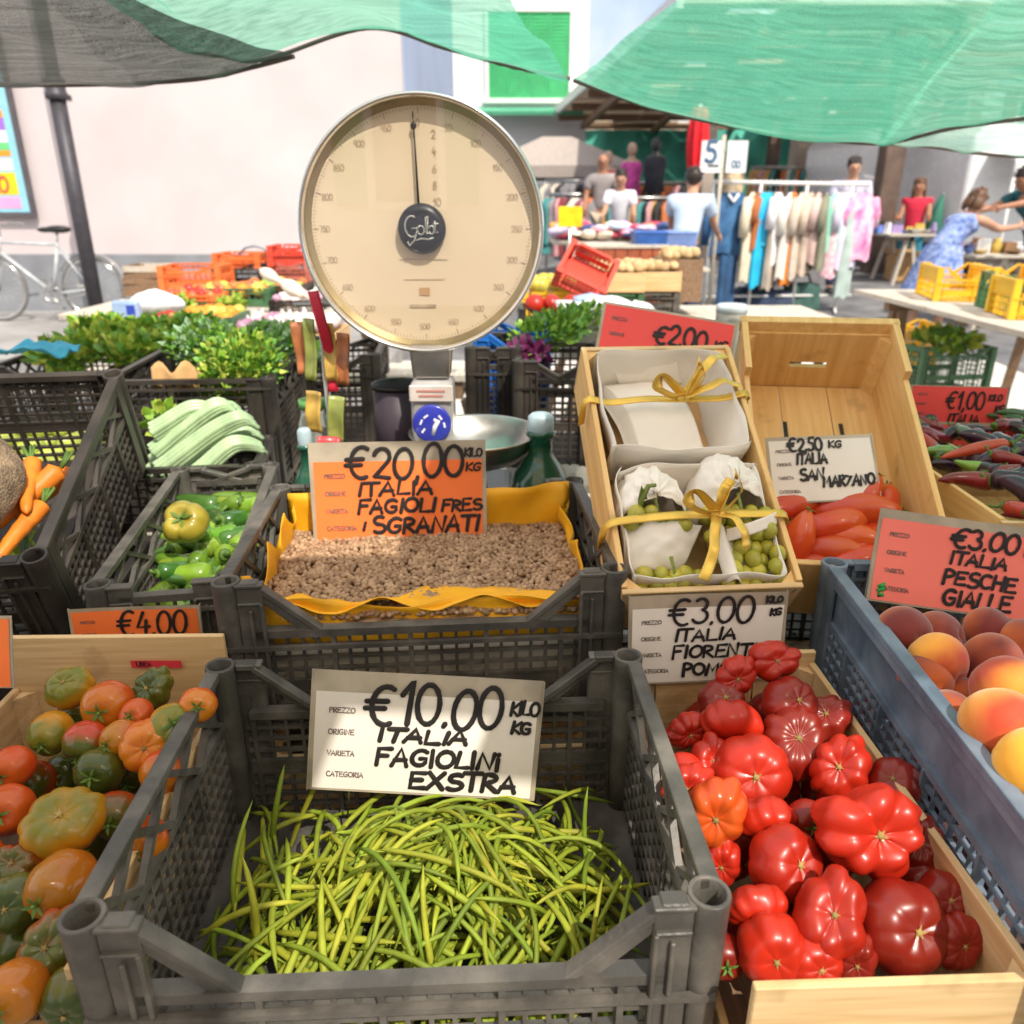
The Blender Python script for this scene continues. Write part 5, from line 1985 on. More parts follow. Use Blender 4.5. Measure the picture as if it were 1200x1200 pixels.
ribbon('gold ribbon with a bow over the empty back half of the tray', .118, .112, .024, 1, [[(.03, .03, .03), (.055, .055, .035), (.085, .075, .02)], [(.03, .004, .012), (.07, .020, .016), (.10, .012, .010)]])
ribbon('gold ribbon with a bow and long tails over the grape pouches', -.135, .134, .022, 2, [[(-.012, -.03, .006), (-.022, -.07, .0), (-.040, -.105, -.016)], [(.02, -.02, .012), (.03, -.045, .006), (.032, -.06, -.006)], [(.006, .02, .03), (.02, .036, .034)]])

# ------------------------------------------------------------------ steep golden crate with long plum tomatoes
GR = Matrix.Rotation(R(-8), 3, 'Z') @ Matrix.Rotation(R(31), 3, 'X')
GW, GD, GH = .300, .57, .15
gp = at(957, 388, y=1.60)
gloc = gp - GR @ Vector((0, GD / 2, GH))
GX = Matrix.Translation(gloc) @ GR.to_4x4()
ge = GR.to_euler()
gt = wooden_box('steeply tilted golden wooden crate holding long plum tomatoes', GW, GD, GH, M['wood_gold_z'], M['wood_gold'], gloc, ge, handle=True, th=.010)
b = MB()
b.box((0, GD / 2 + .004, GH + .012), (GW + .004, .018, .026))
b.box((-GW / 2 + .006, GD / 2 - .07, GH + .012), (.012, .14, .026))
b.box((GW / 2 - .006, GD / 2 - .07, GH + .012), (.012, .14, .026))
b.build('rim_slat', M['wood_gold'], gt, bevel=.001)
for x in (-.045, .065):
    b = MB()
    b.box((x, .10, .0105), (.007, .13, .003))
    b.build('floor_slot', M['black'], gt)
PLUM = fruit_mat('plum tomato skin', (.56, .045, .012), (.62, .11, .018), .02, .04, 16, .6, rough=.24, coat=.35)
def plum_mesh(seed):
    rg = random.Random(seed)
    b = MB()
    prof = []
    L = .10
    pts, rs = [], []
    c = rg.uniform(-.012, .012)
    for i in range(17):
        s = i / 16
        pts.append((c * math.sin(math.pi * s), .0, (s - .5) * L))
        rs.append(.0215 * (max(math.sin(math.pi * (s * .97 + .015)), .0) ** .55) * (1 - .12 * s + .05 * math.sin(s * 9 + seed)) + .0006)
    b.tube(pts, rs, 20, 0)
    return b.mesh('plum_tomato', PLUM)
PL = []
for sd in range(4):
    me = plum_mesh(sd)
    PL.append(Fruit('plum_tomato', me, calyx_mesh(.048, .022, CAL, sd, 5), 'calyx'))
plums = [(928, 596, .152, 0, 78, 15, 1.0, 'red plum tomato lying flat, furthest up beside the paper tray'),
         (975, 612, .14, 1, 80, 5, 1.05, 'red orange plum tomato lying across under the white card'),
         (1003, 600, .16, 2, 82, -18, 1.15, 'longest glowing orange red plum tomato in the middle of the pile'),
         (1014, 582, .165, 3, 40, 30, .72, 'scarlet plum tomato with its tip pointing at the viewer'),
         (985, 632, .135, 0, 84, -20, 1.1, 'dark red plum tomato below the longest one'),
         (926, 640, .125, 1, 20, 4, 1.1, 'plum tomato standing upright against the paper tray'),
         (968, 648, .13, 2, 82, -22, 1.05, 'plum tomato near the card of the peaches, lying aslant'),
         (1010, 655, .125, 3, 84, 14, 1.0, 'plum tomato half hidden by the corner of the salmon card'),
         (1034, 588, .145, 1, 70, 60, .8, 'plum tomato in the shade of the crate side'),
         (950, 668, .11, 0, 84, 10, 1.0, 'plum tomato lowest in the pile above the blue rim'),
         (1030, 630, .12, 2, 80, 40, 1.0, 'plum tomato behind the salmon card edge')]
for (px, py, hh, k, tl, tn, sc, lb) in plums:
    # middle of the fruit on a plane parallel to the crate floor, hh above it
    n = GR @ Vector((0, 0, 1))
    d = ray(px, py)
    o0 = gloc + n * (hh * .62 - .02)
    tt = (o0 - Vector((0, 0, CAM_Z))).dot(n) / d.dot(n)
    p = Vector((0, 0, CAM_Z)) + d * tt
    PL[k].put(p, (R(tl), 0, R(90 + tn)), sc * 1.28, lb, 'tomato', 'plum tomatoes in the golden crate')

plastic_crate('dark crate under the back of the two tilted trays', .52, .36, .265, M['crate_dark'], (.60, 1.60, .702), (0, 0, R(-3)), dip=.01, dip_back=.01, simple=True, group=None)
plastic_crate('dark crate turned up below the ribboned tray', .26, .30, .20, M['crate_dark'], (.27, 1.30, .702), (0, 0, R(4)), dip=.01, dip_back=.01, simple=True, group=None)

# ------------------------------------------------------------------ dark chillies and long peppers further back
wooden_box('lower wooden box below the dark chillies', .52, .62, .185, M['wood_x'], M['wood_y'], (1.06, 1.47, .702), (0, 0, R(-2)))
wooden_box('wooden box heaped with dark chillies and long peppers', .52, .62, .185, M['wood_x'], M['wood_gold'], (1.06, 1.47, .889), (0, 0, R(-2)))
CH = [pm(n, c, .25, var=.25, scale=20, coat=.4, objrand=.2) for n, c in (('dark red chilli', (.22, .015, .02)), ('black violet chilli', (.035, .012, .028)), ('dark green chilli', (.04, .09, .02)), ('scarlet chilli', (.52, .03, .03)), ('light green chilli', (.22, .36, .05)))]
def pepper_mesh(name, mat, L, r, seed, bend=.25, blunt=.3):
    rg = random.Random(seed)
    b = MB()
    pts, rs = [], []
    for i in range(13):
        s = i / 12
        pts.append((math.sin(s * 2.2) * bend * L * .5, math.sin(s * 3.1 + seed) * .04 * L, (s - .5) * L))
        rs.append(r * (min(1, (s * 9) ** .6) * max(1 - s ** 2.2, 0) ** .7 * (1 + .06 * math.sin(s * 11 + seed)) + blunt * .02))
    pts = [(a, c, -z) for a, c, z in pts]
    b.tube(pts, rs, 14, 0)
    me = b.mesh(name, mat)
    s = MB()
    s.tube([(pts[0][0], pts[0][1], L * .48), (0, .004, L * .56), (.004, .010, L * .66)], [r * .30, r * .16, r * .2], 7)
    s.lathe([(r * .6, L * .475), (r * .5, L * .505), (r * .2, L * .515)], 10, 0, Matrix.Translation((pts[0][0], pts[0][1], 0)))
    return Fruit(name, me, s.mesh('stalk', CAL), 'stalk')
CF = [pepper_mesh('chilli_pepper', CH[i % 5], (.09, .075, .10, .12, .085)[i % 5], (.014, .018, .013, .013, .014)[i % 5], i, .3) for i in range(10)]
rg = random.Random(8)
cname = ['dark red', 'black violet', 'dark green', 'scarlet', 'light green']
crowd = []
for i in range(120):
    x, y = rg.uniform(-.235, .235), rg.uniform(-.29, .29)
    k = rg.choice((0, 0, 1, 1, 1, 1, 0, 2, 2, 3, 4)) + 5 * rg.randrange(2)
    p = Matrix.Rotation(R(-2), 4, 'Z') @ Vector((x, y, .140 + .045 * math.cos(x * 4) + .022 * rg.random() + .02 * (i / 120)))
    CF[k].put(Vector((1.06, 1.47, .889)) + p, (R(rg.uniform(65, 115)), R(rg.uniform(-30, 30)), rg.uniform(0, 6.28)), rg.uniform(.85, 1.2),
              cname[k % 5] + ' chilli in the mixed heap behind the golden crate', 'chilli', cname[k % 5] + ' chillies in the wooden box')

# ------------------------------------------------------------------ round scale
dc = at(495, 268, y=1.62)
rd = metres(284, dc) / 2
t = thing('dial_scale', 'big round dial scale on a steel column with a weighing bowl', 'scale', (dc.x, dc.y, TZ))
sc_root = t
XD = Matrix.Translation((0, 0, dc.z - TZ)) @ Matrix.Rotation(R(90), 4, 'X')      # dial space: Z looks to the viewer
CREAM = pm('cream enamel dial', (.77, .62, .43), .45, var=.06, scale=2.5, col2=(.82, .68, .49))
b = MB()
b.lathe([(rd * .96, .006), (rd * .985, .004), (rd * .985, -.045), (rd * .9, -.07), (rd * .55, -.085), (0, -.085)], 72, 0, XD)
b.f = [f for f in b.f if len(f) <= 4]
b.m, b.s = b.m[:len(b.f)], b.s[:len(b.f)]
b.build('drum', M['steel'], t)
b = MB()
b.lathe([(rd * .955, .014), (rd * .965, .026), (rd * .985, .031), (rd * 1.0, .024), (rd * 1.004, .010), (rd * .99, -.004), (rd * .96, .0)], 96, 0, XD, close=True)
b.build('bezel', M['chrome'], t)
b = MB()
b.lathe([(rd * .90, -.002), (rd * .955, .010)], 72, 0, XD, cap=False)
b.build('inner_ring', pm('dull brass ring', (.42, .32, .16), .35, metal=.7), t)  # one even brass colour all round
b = MB()
b.lathe([(rd * .955, .0), (rd * .8, .0), (rd * .40, .0), (0, .0)], 72, 0, XD, cap=False)
b.build('dial_face', CREAM, t)
b = MB()
TICK = pm('faded dial print', (.46, .35, .23), .7, var=.3, scale=40)
for i in range(200):
    a = 2 * math.pi * i / 200
    L_ = rd * (.045 if i % 10 == 0 else (.032 if i % 5 == 0 else .02))
    r1 = rd * .90
    c, s = math.sin(a), math.cos(a)
    w = .0009 if i % 10 == 0 else .0005
    v = [(c * r1 - s * w, s * r1 + c * w, .0012), (c * r1 + s * w, s * r1 - c * w, .0012), (c * (r1 - L_) + s * w, s * (r1 - L_) - c * w, .0012), (c * (r1 - L_) - s * w, s * (r1 - L_) + c * w, .0012)]
    b.add(v, [(0, 1, 2, 3)], 0, False, XD)
b.build('dial_tick', TICK, t)
UP = Matrix.Translation((0, 0, dc.z - TZ))
b = MB()
for i in range(20):
    a = 2 * math.pi * i / 20
    tx = str(i * 50)
    rr_ = rd * .79
    wdt = len(tx) * .0085
    write(b, tx, math.sin(a) * rr_ - wdt / 2, math.cos(a) * rr_ - .005, .0105, .0007, 0, 0, 0, 1, UP, .0018)
for i in range(5):
    write(b, str((5 - i) * 2), rd * .10, rd * (.18 + .125 * i), .013, .0009, 0, 0, 0, 1, UP, .0018)
b.box((0, -.0016, -rd * .24), (rd * .40, .0006, .0012), 0, UP)
b.box((0, -.0016, -rd * .40), (rd * .34, .0006, .0010), 0, UP)
b.box((-rd * .02, -.0016, -rd * .62), (rd * .22, .0006, .006), 0, UP)
b.build('dial_numeral', TICK, t)
b = MB()
b.box((0, -.0016, -rd * .50), (.020, .0008, .014), 0, UP)
b.build('verification_seal', pm('brown paper seal', (.50, .28, .12), .7), t)
b = MB()
b.tube([(-.004, -.010, rd * .12), (-.008, -.010, rd * .80)], [.0026, .0016], 8, 0, True, True, UP)
b.ball((-.008, -.010, rd * .76), .0052, 10, 6, 0, UP, (1, .3, 1.3))
b.ball((-.0085, -.010, rd * .835), .0024, 8, 6, 0, UP, (.6, .4, 3.2))
b.build('needle', M['black'], t)
b = MB()
b.lathe([(0, .022), (rd * .14, .021), (rd * .188, .017), (rd * .198, .008), (rd * .19, .0)], 48, 0, XD)
b.build('hub_badge', pm('dark blue enamel', (.008, .009, .016), .35, var=.3), t)
b = MB()
SIL = pm('silver script', (.60, .60, .56), .3, metal=.6)
u = rd * .16
def scr(pts):
    b.tube([(x * u, -.0225, z * u) for x, z in pts], u * .045, 6, 0, True, True, UP, .5, (0, -1, 0))
scr(_arc(-.48, .12, .34, .50, 55, 300, 12) + [(-.18, .05), (-.50, .02)])
scr([(-.18, .05), (-.36, -.55), (-.62, -.80), (-.72, -.60)])
scr(_arc(-.02, -.06, .17, .22, 90, 450, 10))
scr([(.22, -.20), (.24, .55), (.36, .62), (.32, .10), (.26, -.22), (.42, -.20)])
scr(_arc(.52, -.05, .14, .20, 160, -160, 10))
scr([(.70, .40), (.72, -.20), (.86, -.14)])
scr([(.58, .22), (.90, .26)])
scr([(-.30, -.55), (.0, -.46), (.35, -.50), (.62, -.42)])
b.build('script', SIL, t)
b = MB()
b.lathe([(rd * .955, .0265), (rd * .5, .0265), (0, .0265)], 72, 0, XD, cap=False)
b.build('glass', glass_mat('dial glass', (.99, .99, .98), .14, .015), t)
# column, neck, sticker, base, bowl
b = MB()
zn = dc.z - TZ - rd
b.box((.008, .01, zn - .020), (.075, .06, .07), top=1.15)
b.build('neck', M['steel'], t, bevel=.006, seg=2)
b = MB()
b.box((.008, .012, zn - .22), (.092, .085, .325), top=(.96, .96))
b.build('column', pm('grey hammered enamel', (.36, .35, .34), .35, var=.15, scale=30, bump=.15, coat=.4), t, bevel=.014, seg=3)
b = MB()
b.box((.008, -.033, zn - .082), (.090, .006, .036))
b.build('name_plate', pm('pale plate', (.68, .60, .56), .4), t, bevel=.003)
b = MB()
for k_, (w_, zz) in enumerate(((.058, .006), (.05, -.004))):
    b.box((.008, -.0368, zn - .082 + zz), (w_, .001, .004))
b.build('plate_print', pm('faded red print', (.55, .24, .20), .6), t)
b = MB()
zs = at(501, 497, y=1.58).z - TZ
b.lathe([(0, .004), (.036, .004), (.040, .002), (.0405, .0)], 40, 0, Matrix.Translation((.008, -.036, zs)) @ Matrix.Rotation(R(90), 4, 'X'))
so = b.build('round_sticker', pm('cobalt sticker', (.03, .04, .38), .3, coat=.4), t)
b = MB()
for (x, z) in ((-.022, .004), (-.012, .016), (.018, .014), (.026, -.002), (-.018, -.014)):
    b.box((.008 + x, -.0405, zs + z), (.011, .001, .004), 0, None, (0, R(30 * x * 100), 0))
b.tube([(.012, -.041, zs + .010), (.020, -.041, zs + .006), (.014, -.041, zs - .006), (.010, -.041, zs - .024)], [.003, .006, .005, .003], 8, 0, True, True, None, .2, (0, -1, 0))
b.build('sticker_print', pm('pale sticker print', (.72, .72, .78), .4), so)
b = MB()
b.box((.03, .02, .14), (.34, .24, .28), top=(.86, .86))
b.build('base', pm('dark grey scale housing', (.14, .14, .135), .4, var=.2, coat=.3), t, bevel=.02, seg=3)
b = MB()
bc = at(556, 512, y=1.60)
bl = (bc.x - dc.x + .0, -.02, bc.z - TZ)
prof = [(0, -.060), (.05, -.058), (.095, -.040), (.124, -.012), (.134, .012), (.139, .014), (.137, .008), (.126, -.016), (.096, -.045), (.05, -.063), (0, -.065)]
b.lathe(prof, 56, 0, Matrix.Translation(bl))
b.build('bowl', M['steel'], t)
b = MB()
b.tube([(bl[0], bl[1], .26), (bl[0], bl[1], bl[2] - .06)], [.03, .022], 16)
b.build('bowl_stem', M['steel'], t)

# green demijohn and the neck of a bottle
def bottle(label, p, h, r, mat, nk=.28):
    t = thing('glass_bottle', label, 'bottle', p)
    b = MB()
    b.lathe([(0, 0), (r * .9, .0), (r, .02), (r, h * .62), (r * .97, h * .70), (r * .80, h * .79), (r * .52, h * .85), (r * nk, h * .89), (r * nk, h * .97), (r * nk * 1.25, h * .975), (r * nk * 1.25, h), (r * nk * .8, h)], 36)
    b.build('body', mat, t)
    b = MB()
    b.lathe([(r * nk * 1.0, h * .985), (r * nk * 1.1, h * 1.0 + .001), (r * nk * 1.1, h + .028), (r * nk * .8, h + .034), (0, h + .034)], 20)
    b.build('stopper', pm('pale blue cap', (.42, .55, .60), .4) if 'pale blue cap' not in bpy.data.materials else bpy.data.materials['pale blue cap'], t)
    return t
p = at(634, 488, y=1.535)
bottle('green glass demijohn between the weighing bowl and the ribboned tray', (p.x, p.y, TZ + .002), p.z - TZ - .03, .066, M['bottle'], .36)
p = at(356, 505, y=1.56)
bottle('dark green glass bottle beside the orange price card', (p.x, p.y, TZ + .002), p.z - TZ - .03, .038, M['bottle'], .34)
# glass jar with green lid, black tub
p = at(366, 478, y=1.72)
t = thing('glass_jar', 'small glass jar with a green lid behind the dark bottle', 'jar', (p.x, p.y, TZ))
b = MB()
b.lathe([(0, 0), (.032, 0), (.034, .02), (.034, p.z - TZ - .035), (.026, p.z - TZ - .012), (.026, p.z - TZ)], 24)
b.build('body', pm('clear jar', (.62, .66, .62), .12, trans=.6, coat=.5), t)
b = MB()
b.lathe([(.029, p.z - TZ + .0), (.030, p.z - TZ + .02), (.0, p.z - TZ + .022)], 24)
b.build('lid', pm('green lid', (.12, .34, .10), .4), t)
p0, p1 = at(457, 520, y=1.70), at(457, 452, y=1.70)
t = thing('tub', 'black plastic tub standing behind the scale column', 'tub', (p0.x + .02, 1.72, TZ))
b = MB()
hh = p1.z - TZ
b.lathe([(0, .0), (.045, 0), (.052, hh), (.056, hh + .003), (.056, hh - .008), (.049, hh - .004), (.044, .02), (0, .02)], 28)
b.build('body', M['black'], t)
b = MB()
b.lathe([(.0525, hh * .60), (.0545, hh * .98), (.0535, hh * .98), (.0515, hh * .60)], 28, close=True)
b.build('label_band', pm('dark violet band', (.05, .035, .05), .5), t)

# stand hung with colourful packets and a red strap
p = at(392, 505, y=1.66)
t = thing('hook_stand', 'thin steel stand with a foot, hung with packets beside the scale', 'stand', (p.x - .015, 1.69, TZ))
b = MB()
b.lathe([(0, 0), (.07, 0), (.07, .008), (.012, .02), (.008, .03)], 24)
b.build('foot', M['black'], t)
b = MB()
b.tube([(0, 0, .02), (0, 0, .66)], .007, 10)
b.build('pole', M['steel'], t)
b = MB()
b.tube([(-.05, 0, .655), (.07, 0, .655), (.08, -.02, .665)], .005, 8)
b.build('hook_bar', M['steel'], t)
pk = [('red', (.55, .05, .06)), ('ochre', (.56, .36, .08)), ('olive', (.28, .32, .08)), ('rust', (.45, .16, .06)), ('cream', (.66, .58, .42))]
PKM = [pm(n + ' packet', c, .4, var=.35, scale=26, coat=.3) for n, c in pk]
rg = random.Random(4)
spots_ = [(-.050, 0, .62, .030, .11, 3, -4), (-.018, -.02, .63, .028, .13, 2, 3), (.016, -.014, .62, .030, .12, 1, -2), (.05, -.02, .60, .030, .11, 3, 5), (-.02, -.035, .48, .036, .09, 1, 4), (.03, -.04, .47, .036, .10, 2, 6), (.01, -.05, .385, .050, .15, 0, 8)]
for i, (dx, dy, dz, w, h, k, rl) in enumerate(spots_):
    b = MB()
    b.grid(lambda u, v: ((u - .5) * w, .006 * math.sin(u * 3.1) - .003 * math.sin(v * 7 + i), -h * v), 8, 10)
    o = b.build('paper_packet', PKM[k], None, (p.x - .015 + dx, 1.69 + dy - .012, TZ + dz), (0, R(rl), R(rg.uniform(-20, 20))))
    m_ = o.modifiers.new('thick', 'SOLIDIFY')
    m_.thickness = .004
    tag(o, ['rust packet at the outer end of the hook bar', 'olive packet hanging second on the hook bar', 'ochre packet hanging near the pole of the stand', 'rust packet next to the dial rim', 'ochre packet of the middle row on the stand',
            'olive packet of the middle row on the stand', 'dark red packet hanging lowest beside the orange price card'][i], 'packet', 'packets on the hook stand')
b = MB()
b.grid(lambda u, v: ((u - .5) * .022 + .006 * math.sin(v * 4), -.01 * math.sin(v * 6), .04 - .21 * v), 4, 16)
q0 = at(376, 352, y=1.68)
o = b.build('strap', pm('crimson strap', (.62, .02, .05), .5, var=.2), None, (q0.x - .005, 1.665, q0.z - .02), (0, R(-8), 0))
m_ = o.modifiers.new('thick', 'SOLIDIFY')
m_.thickness = .003
tag(o, 'crimson strap hanging from the hook stand next to the dial', 'strap')

# ------------------------------------------------------------------ crates of vegetables beside and behind
CR_ = plastic_crate('dark grey crate of green peppers beside the shelled beans', .226, .60, .308, M['crate'], (-.648 + .1115 - .0495, 1.056 + .019 + .296, .702), (0, 0, R(9.5)), dip=.02, dip_back=.03, group=None)
PEP = [pm(n, c, .22, var=.3, scale=18, coat=.5, objrand=.2) for n, c in (('green pepper', (.12, .24, .02)), ('lime pepper', (.22, .34, .03)), ('deep green pepper', (.05, .13, .02)))]
PF = [pepper_mesh('green_pepper', PEP[i % 3], (.12, .10, .11)[i % 3], (.018, .022, .020)[i % 3], i + 20, .25, 1) for i in range(6)]
rg = random.Random(12)
XC = Matrix.Translation((-.648 + .1115 - .0495, 1.056 + .019 + .296, .702)) @ Matrix.Rotation(R(9.5), 4, 'Z')
for i in range(64):
    x, y = rg.uniform(-.075, .075), rg.uniform(-.24, .24)
    p = XC @ Vector((x, y, .155 + .075 * (y + .24) / .48 + .02 * rg.random() + .012 * (i / 64)))
    PF[i % 6].put(p, (R(rg.uniform(70, 110)), R(rg.uniform(-25, 25)), rg.choice((rg.gauss(0, .6), rg.gauss(1.6, .4)))), rg.uniform(.8, 1.1),
                  'small green pepper in the narrow crate beside the shelled beans', 'pepper', 'green peppers in the narrow crate')
p = at(218, 612, z=1.0)
me, zt = tomato_mesh('bell_pepper', pm('olive yellow pepper', (.34, .27, .03), .3, var=.3, scale=15, coat=.4), r=.04, lobes=4, depth=.25, flat=.8, seed=31, dimple=.35)
Fruit('bell_pepper', me, calyx_mesh(zt, .04, CAL, 2, 5), 'calyx').put(p, (R(50), 0, 0), 1.1, 'single olive yellow bell pepper on top of the green peppers', 'pepper')

# tilted crate with carrots
DR = Matrix.Rotation(R(9), 3, 'Z') @ Matrix.Rotation(R(20), 3, 'X')
dp = at(104, 529, y=1.34)
dloc = dp - DR @ Vector((.20, 0, .225))
plastic_crate('brown black crate tipped towards the viewer with carrots', .40, .56, .225, M['crate_dark'], dloc, DR.to_euler(), dip=.03, dip_back=.0, group=None)
DX = Matrix.Translation(dloc) @ DR.to_4x4()
plastic_crate('low dark crate under the tipped carrot crate', .36, .34, .16, M['crate_dark'], (-.95, 1.42, .702), (0, 0, R(9)), simple=True, dip=.0, dip_back=.0, group=None)
CAR = pm('carrot skin', (.80, .22, .02), .5, var=.2, scale=30, bump=.15)
def carrot(p, d, L, r, label, k):
    t = thing('carrot', label, 'carrot', (0, 0, 0), group='carrots in the tipped crate')
    b = MB()
    d = Vector(d).normalized()
    pts = [Vector(p) + d * (L * s) + Vector((0, .006 * math.sin(s * 5 + k), 0)) for s in [i / 14 for i in range(15)]]
    b.tube(pts, [r * (min(1, (i / 14 * 12) ** .5) * (1 - .55 * i / 14) * (1 + .05 * math.sin(i * 2.3)) if i < 14 else .12) for i in range(15)], 16)
    b.build('root', CAR, t)
    b = MB()
    for i in range(5):
        b.tube([Vector(p), Vector(p) - d * .03 + Vector((rnd(-.012, .012), rnd(-.01, .01), .01))], [.004, .002], 6)
    b.build('stem', CAL, t)
for i, (px, py, hh, d, L, r, lb) in enumerate(((72, 548, .19, (-.30, -.5, -.3), .16, .021, 'thick bright orange carrot leaning on the crate wall'),
        (36, 540, .19, (.22, -.5, -.2), .15, .017, 'carrot crossing behind the brown sack'), (50, 590, .17, (-.1, -.55, -.25), .14, .018, 'carrot lying lowest between sack and crate wall'), (90, 550, .16, (-.4, -.3, -.3), .14, .018, 'carrot in shade against the lattice'))):
    n = DR @ Vector((0, 0, 1))
    dd = ray(px, py)
    tt = (dloc + n * hh - Vector((0, 0, CAM_Z))).dot(n) / dd.dot(n)
    carrot(Vector((0, 0, CAM_Z)) + dd * tt, d, L, r, lb, i)
b = MB()
SACK = pm('brown net sack', (.30, .21, .13), .8, var=.4, scale=60, bump=.9, bscale=240)
b.grid(lambda u, v: (lambda a, e, k: (.07 * k * math.cos(a) * math.sin(e), .12 * k * math.sin(a) * math.sin(e), .06 * k * math.cos(e)))(u * 2 * math.pi, v * math.pi, 1 + .22 * mnoise.noise(Vector((1.6 * math.cos(u * 6.28318), 1.6 * math.sin(u * 6.28318), v * 4)))), 48, 24)
sp = at(-36, 575, y=1.22)
tag(b.build('sack', SACK, None, sp, (R(25), 0, R(10))), 'bulging brown sack lying in the tipped carrot crate', 'sack')
LEAFM = [pm(n, c, .45, var=.3, scale=30, sss=.0, objrand=.1) for n, c in (('bright leaf', (.29, .48, .05)), ('deep leaf', (.15, .33, .05)), ('yellow green leaf', (.48, .56, .09)), ('pale blue green leaf', (.38, .56, .33)))]
def foliage(b, c, size, n, L, W, rg, mats=(0, 1, 2), up=.6, dome=True):
    for i in range(n):
        while True:
            q = Vector((rg.uniform(-1, 1), rg.uniform(-1, 1), rg.uniform(-1, 1)))
            if .25 < q.length < 1.0: break
        q2 = Vector((q.x * size[0], q.y * size[1], q.z * size[2]))
        d = Vector((q.x + rg.uniform(-.6, .6), q.y + rg.uniform(-.6, .6), up + q.z + rg.uniform(-.4, .4)))
        nn = Vector((rg.uniform(-1.1, 1.1), rg.uniform(-1.1, 1.1), 1))
        b.leaf(Vector(c) + q2, d, nn, L * rg.uniform(.6, 1.25), W * rg.uniform(.7, 1.2), rg.choice(mats), rg.uniform(-.2, .5), .12)
def leafy(name, label, cat, p, size, n, L, W, seed, mats=(0, 1, 2), group=None, stem=True, up=.6, rot=(0, 0, 0)):
    rg = random.Random(seed)
    t = thing(name, label, cat, p, rot, group)
    b = MB()
    foliage(b, (0, 0, 0), size, n, L, W, rg, mats, up)
    b.build('foliage', LEAFM, t)
    if stem:
        b = MB()
        for i in range(9):
            a = rg.uniform(0, 6.28)
            b.tube([(0, 0, -size[2] * 1.2), (math.cos(a) * size[0] * .3, math.sin(a) * size[1] * .3, 0), (math.cos(a) * size[0] * .6, math.sin(a) * size[1] * .6, size[2] * .5)], [.004, .003, .002], 6)
        b.build('stems' if False else 'stem', LEAFM[0], t)
    return t
# lettuce tips low in the carrot crate corner
p = at(28, 668, z=.97)
leafy('lettuce', 'small green leaves in the near corner of the tipped crate', 'lettuce', p, (.05, .05, .03), 50, .04, .025, 3)
# celery crate
EX = (-.80, 1.835, .702)
plastic_crate('brown black crate of celery behind the green peppers', .40, .26, .285, M['crate_dark'], EX, (0, 0, R(7)), dip=.0, dip_back=.02, group=None)
t = thing('celery', 'bundle of thick pale green celery stalks bent over the crate', 'celery', (0, 0, 0))
CEL = pm('celery stalk', (.44, .60, .33), .35, var=.15, scale=30, stretch=(1, 1, .2), coat=.3, bump=.1)
rg = random.Random(2)
for i, (a, c) in enumerate((((187, 538), (268, 478)), ((194, 520), (258, 474)), ((203, 540), (282, 490)), ((222, 545), (288, 503)), ((190, 500), (246, 480)), ((240, 548), (292, 520)))):
    yy = 1.84 - .035 * (i % 3)
    A, C = at(*a, y=yy), at(*c, y=yy + .05)
    mid = A.lerp(C, .6) + Vector((0, 0, .004 + .003 * i))
    end = C + Vector((.022, .03, -.022))
    b = MB()
    P = [A + (A - mid) * .35, A, mid, C, end]
    side = (C - A).cross(Vector((0, 1, 0))).normalized()
    for q in range(-2, 3):
        o_ = side * (q * .0085) + Vector((0, -.006 + .0018 * q * q, 0))
        b.tube([curve(P, k / 18) + o_ * (1 - .25 * k / 18) for k in range(19)], [.0088 - .002 * k / 18 + (.0015 if q == 0 else 0) for k in range(19)], 9)
    b.build('stalk', CEL, t)
p = at(190, 495, y=1.86)
b = MB()
foliage(b, p, (.035, .03, .04), 60, .035, .022, rg, (0, 2))
b.build('foliage', LEAFM, t)
# parsley crate and its neighbours
FX = at(303, 447, y=1.98)
plastic_crate('brown black crate of curly parsley, its dark side towards the scale', .44, .50, .30, M['crate_dark'], (FX.x - .215, FX.y + .265, FX.z - .30), (0, 0, R(5)), dip=.0, dip_back=.03, group=None)
plastic_crate('low crate below the curly parsley crate', .42, .46, FX.z - .31 - .702, M['crate_dark'], (FX.x - .22, FX.y + .27, .702), (0, 0, R(5)), simple=True, dip=.0, dip_back=.0, group=None)
for i, (px, py, yy, s, mt, lb) in enumerate(((285, 425, 2.12, (.11, .10, .075), (0, 1, 2), 'large dark green parsley bunch at the crate corner'), (240, 405, 2.28, (.11, .10, .06), (0, 3, 1), 'parsley bunch with pale blue green tips'), (320, 400, 2.38, (.10, .08, .05), (1, 3), 'low dusty green bunch furthest in the parsley crate'), (265, 452, 2.06, (.07, .05, .06), (0, 1, 2), 'parsley sprigs hanging over the crate front'))):
    leafy('parsley', lb, 'parsley', at(px, py, y=yy), s, 800 if i < 3 else 320, .024, .017, 30 + i, mt, 'parsley in the crate')
b = MB()
b.grid(lambda u, v: (-.06 + .12 * u, .012 * math.sin(u * 9), .055 * v * (1 + .3 * math.sin(u * 11))), 14, 4)
o = b.build('paper_bag', M['paper_brown'], None, at(208, 455, y=2.02), (R(-12), 0, R(8)))
m_ = o.modifiers.new('thick', 'SOLIDIFY')
m_.thickness = .002
tag(o, 'crumpled brown paper bag edge beside the parsley', 'paper bag')
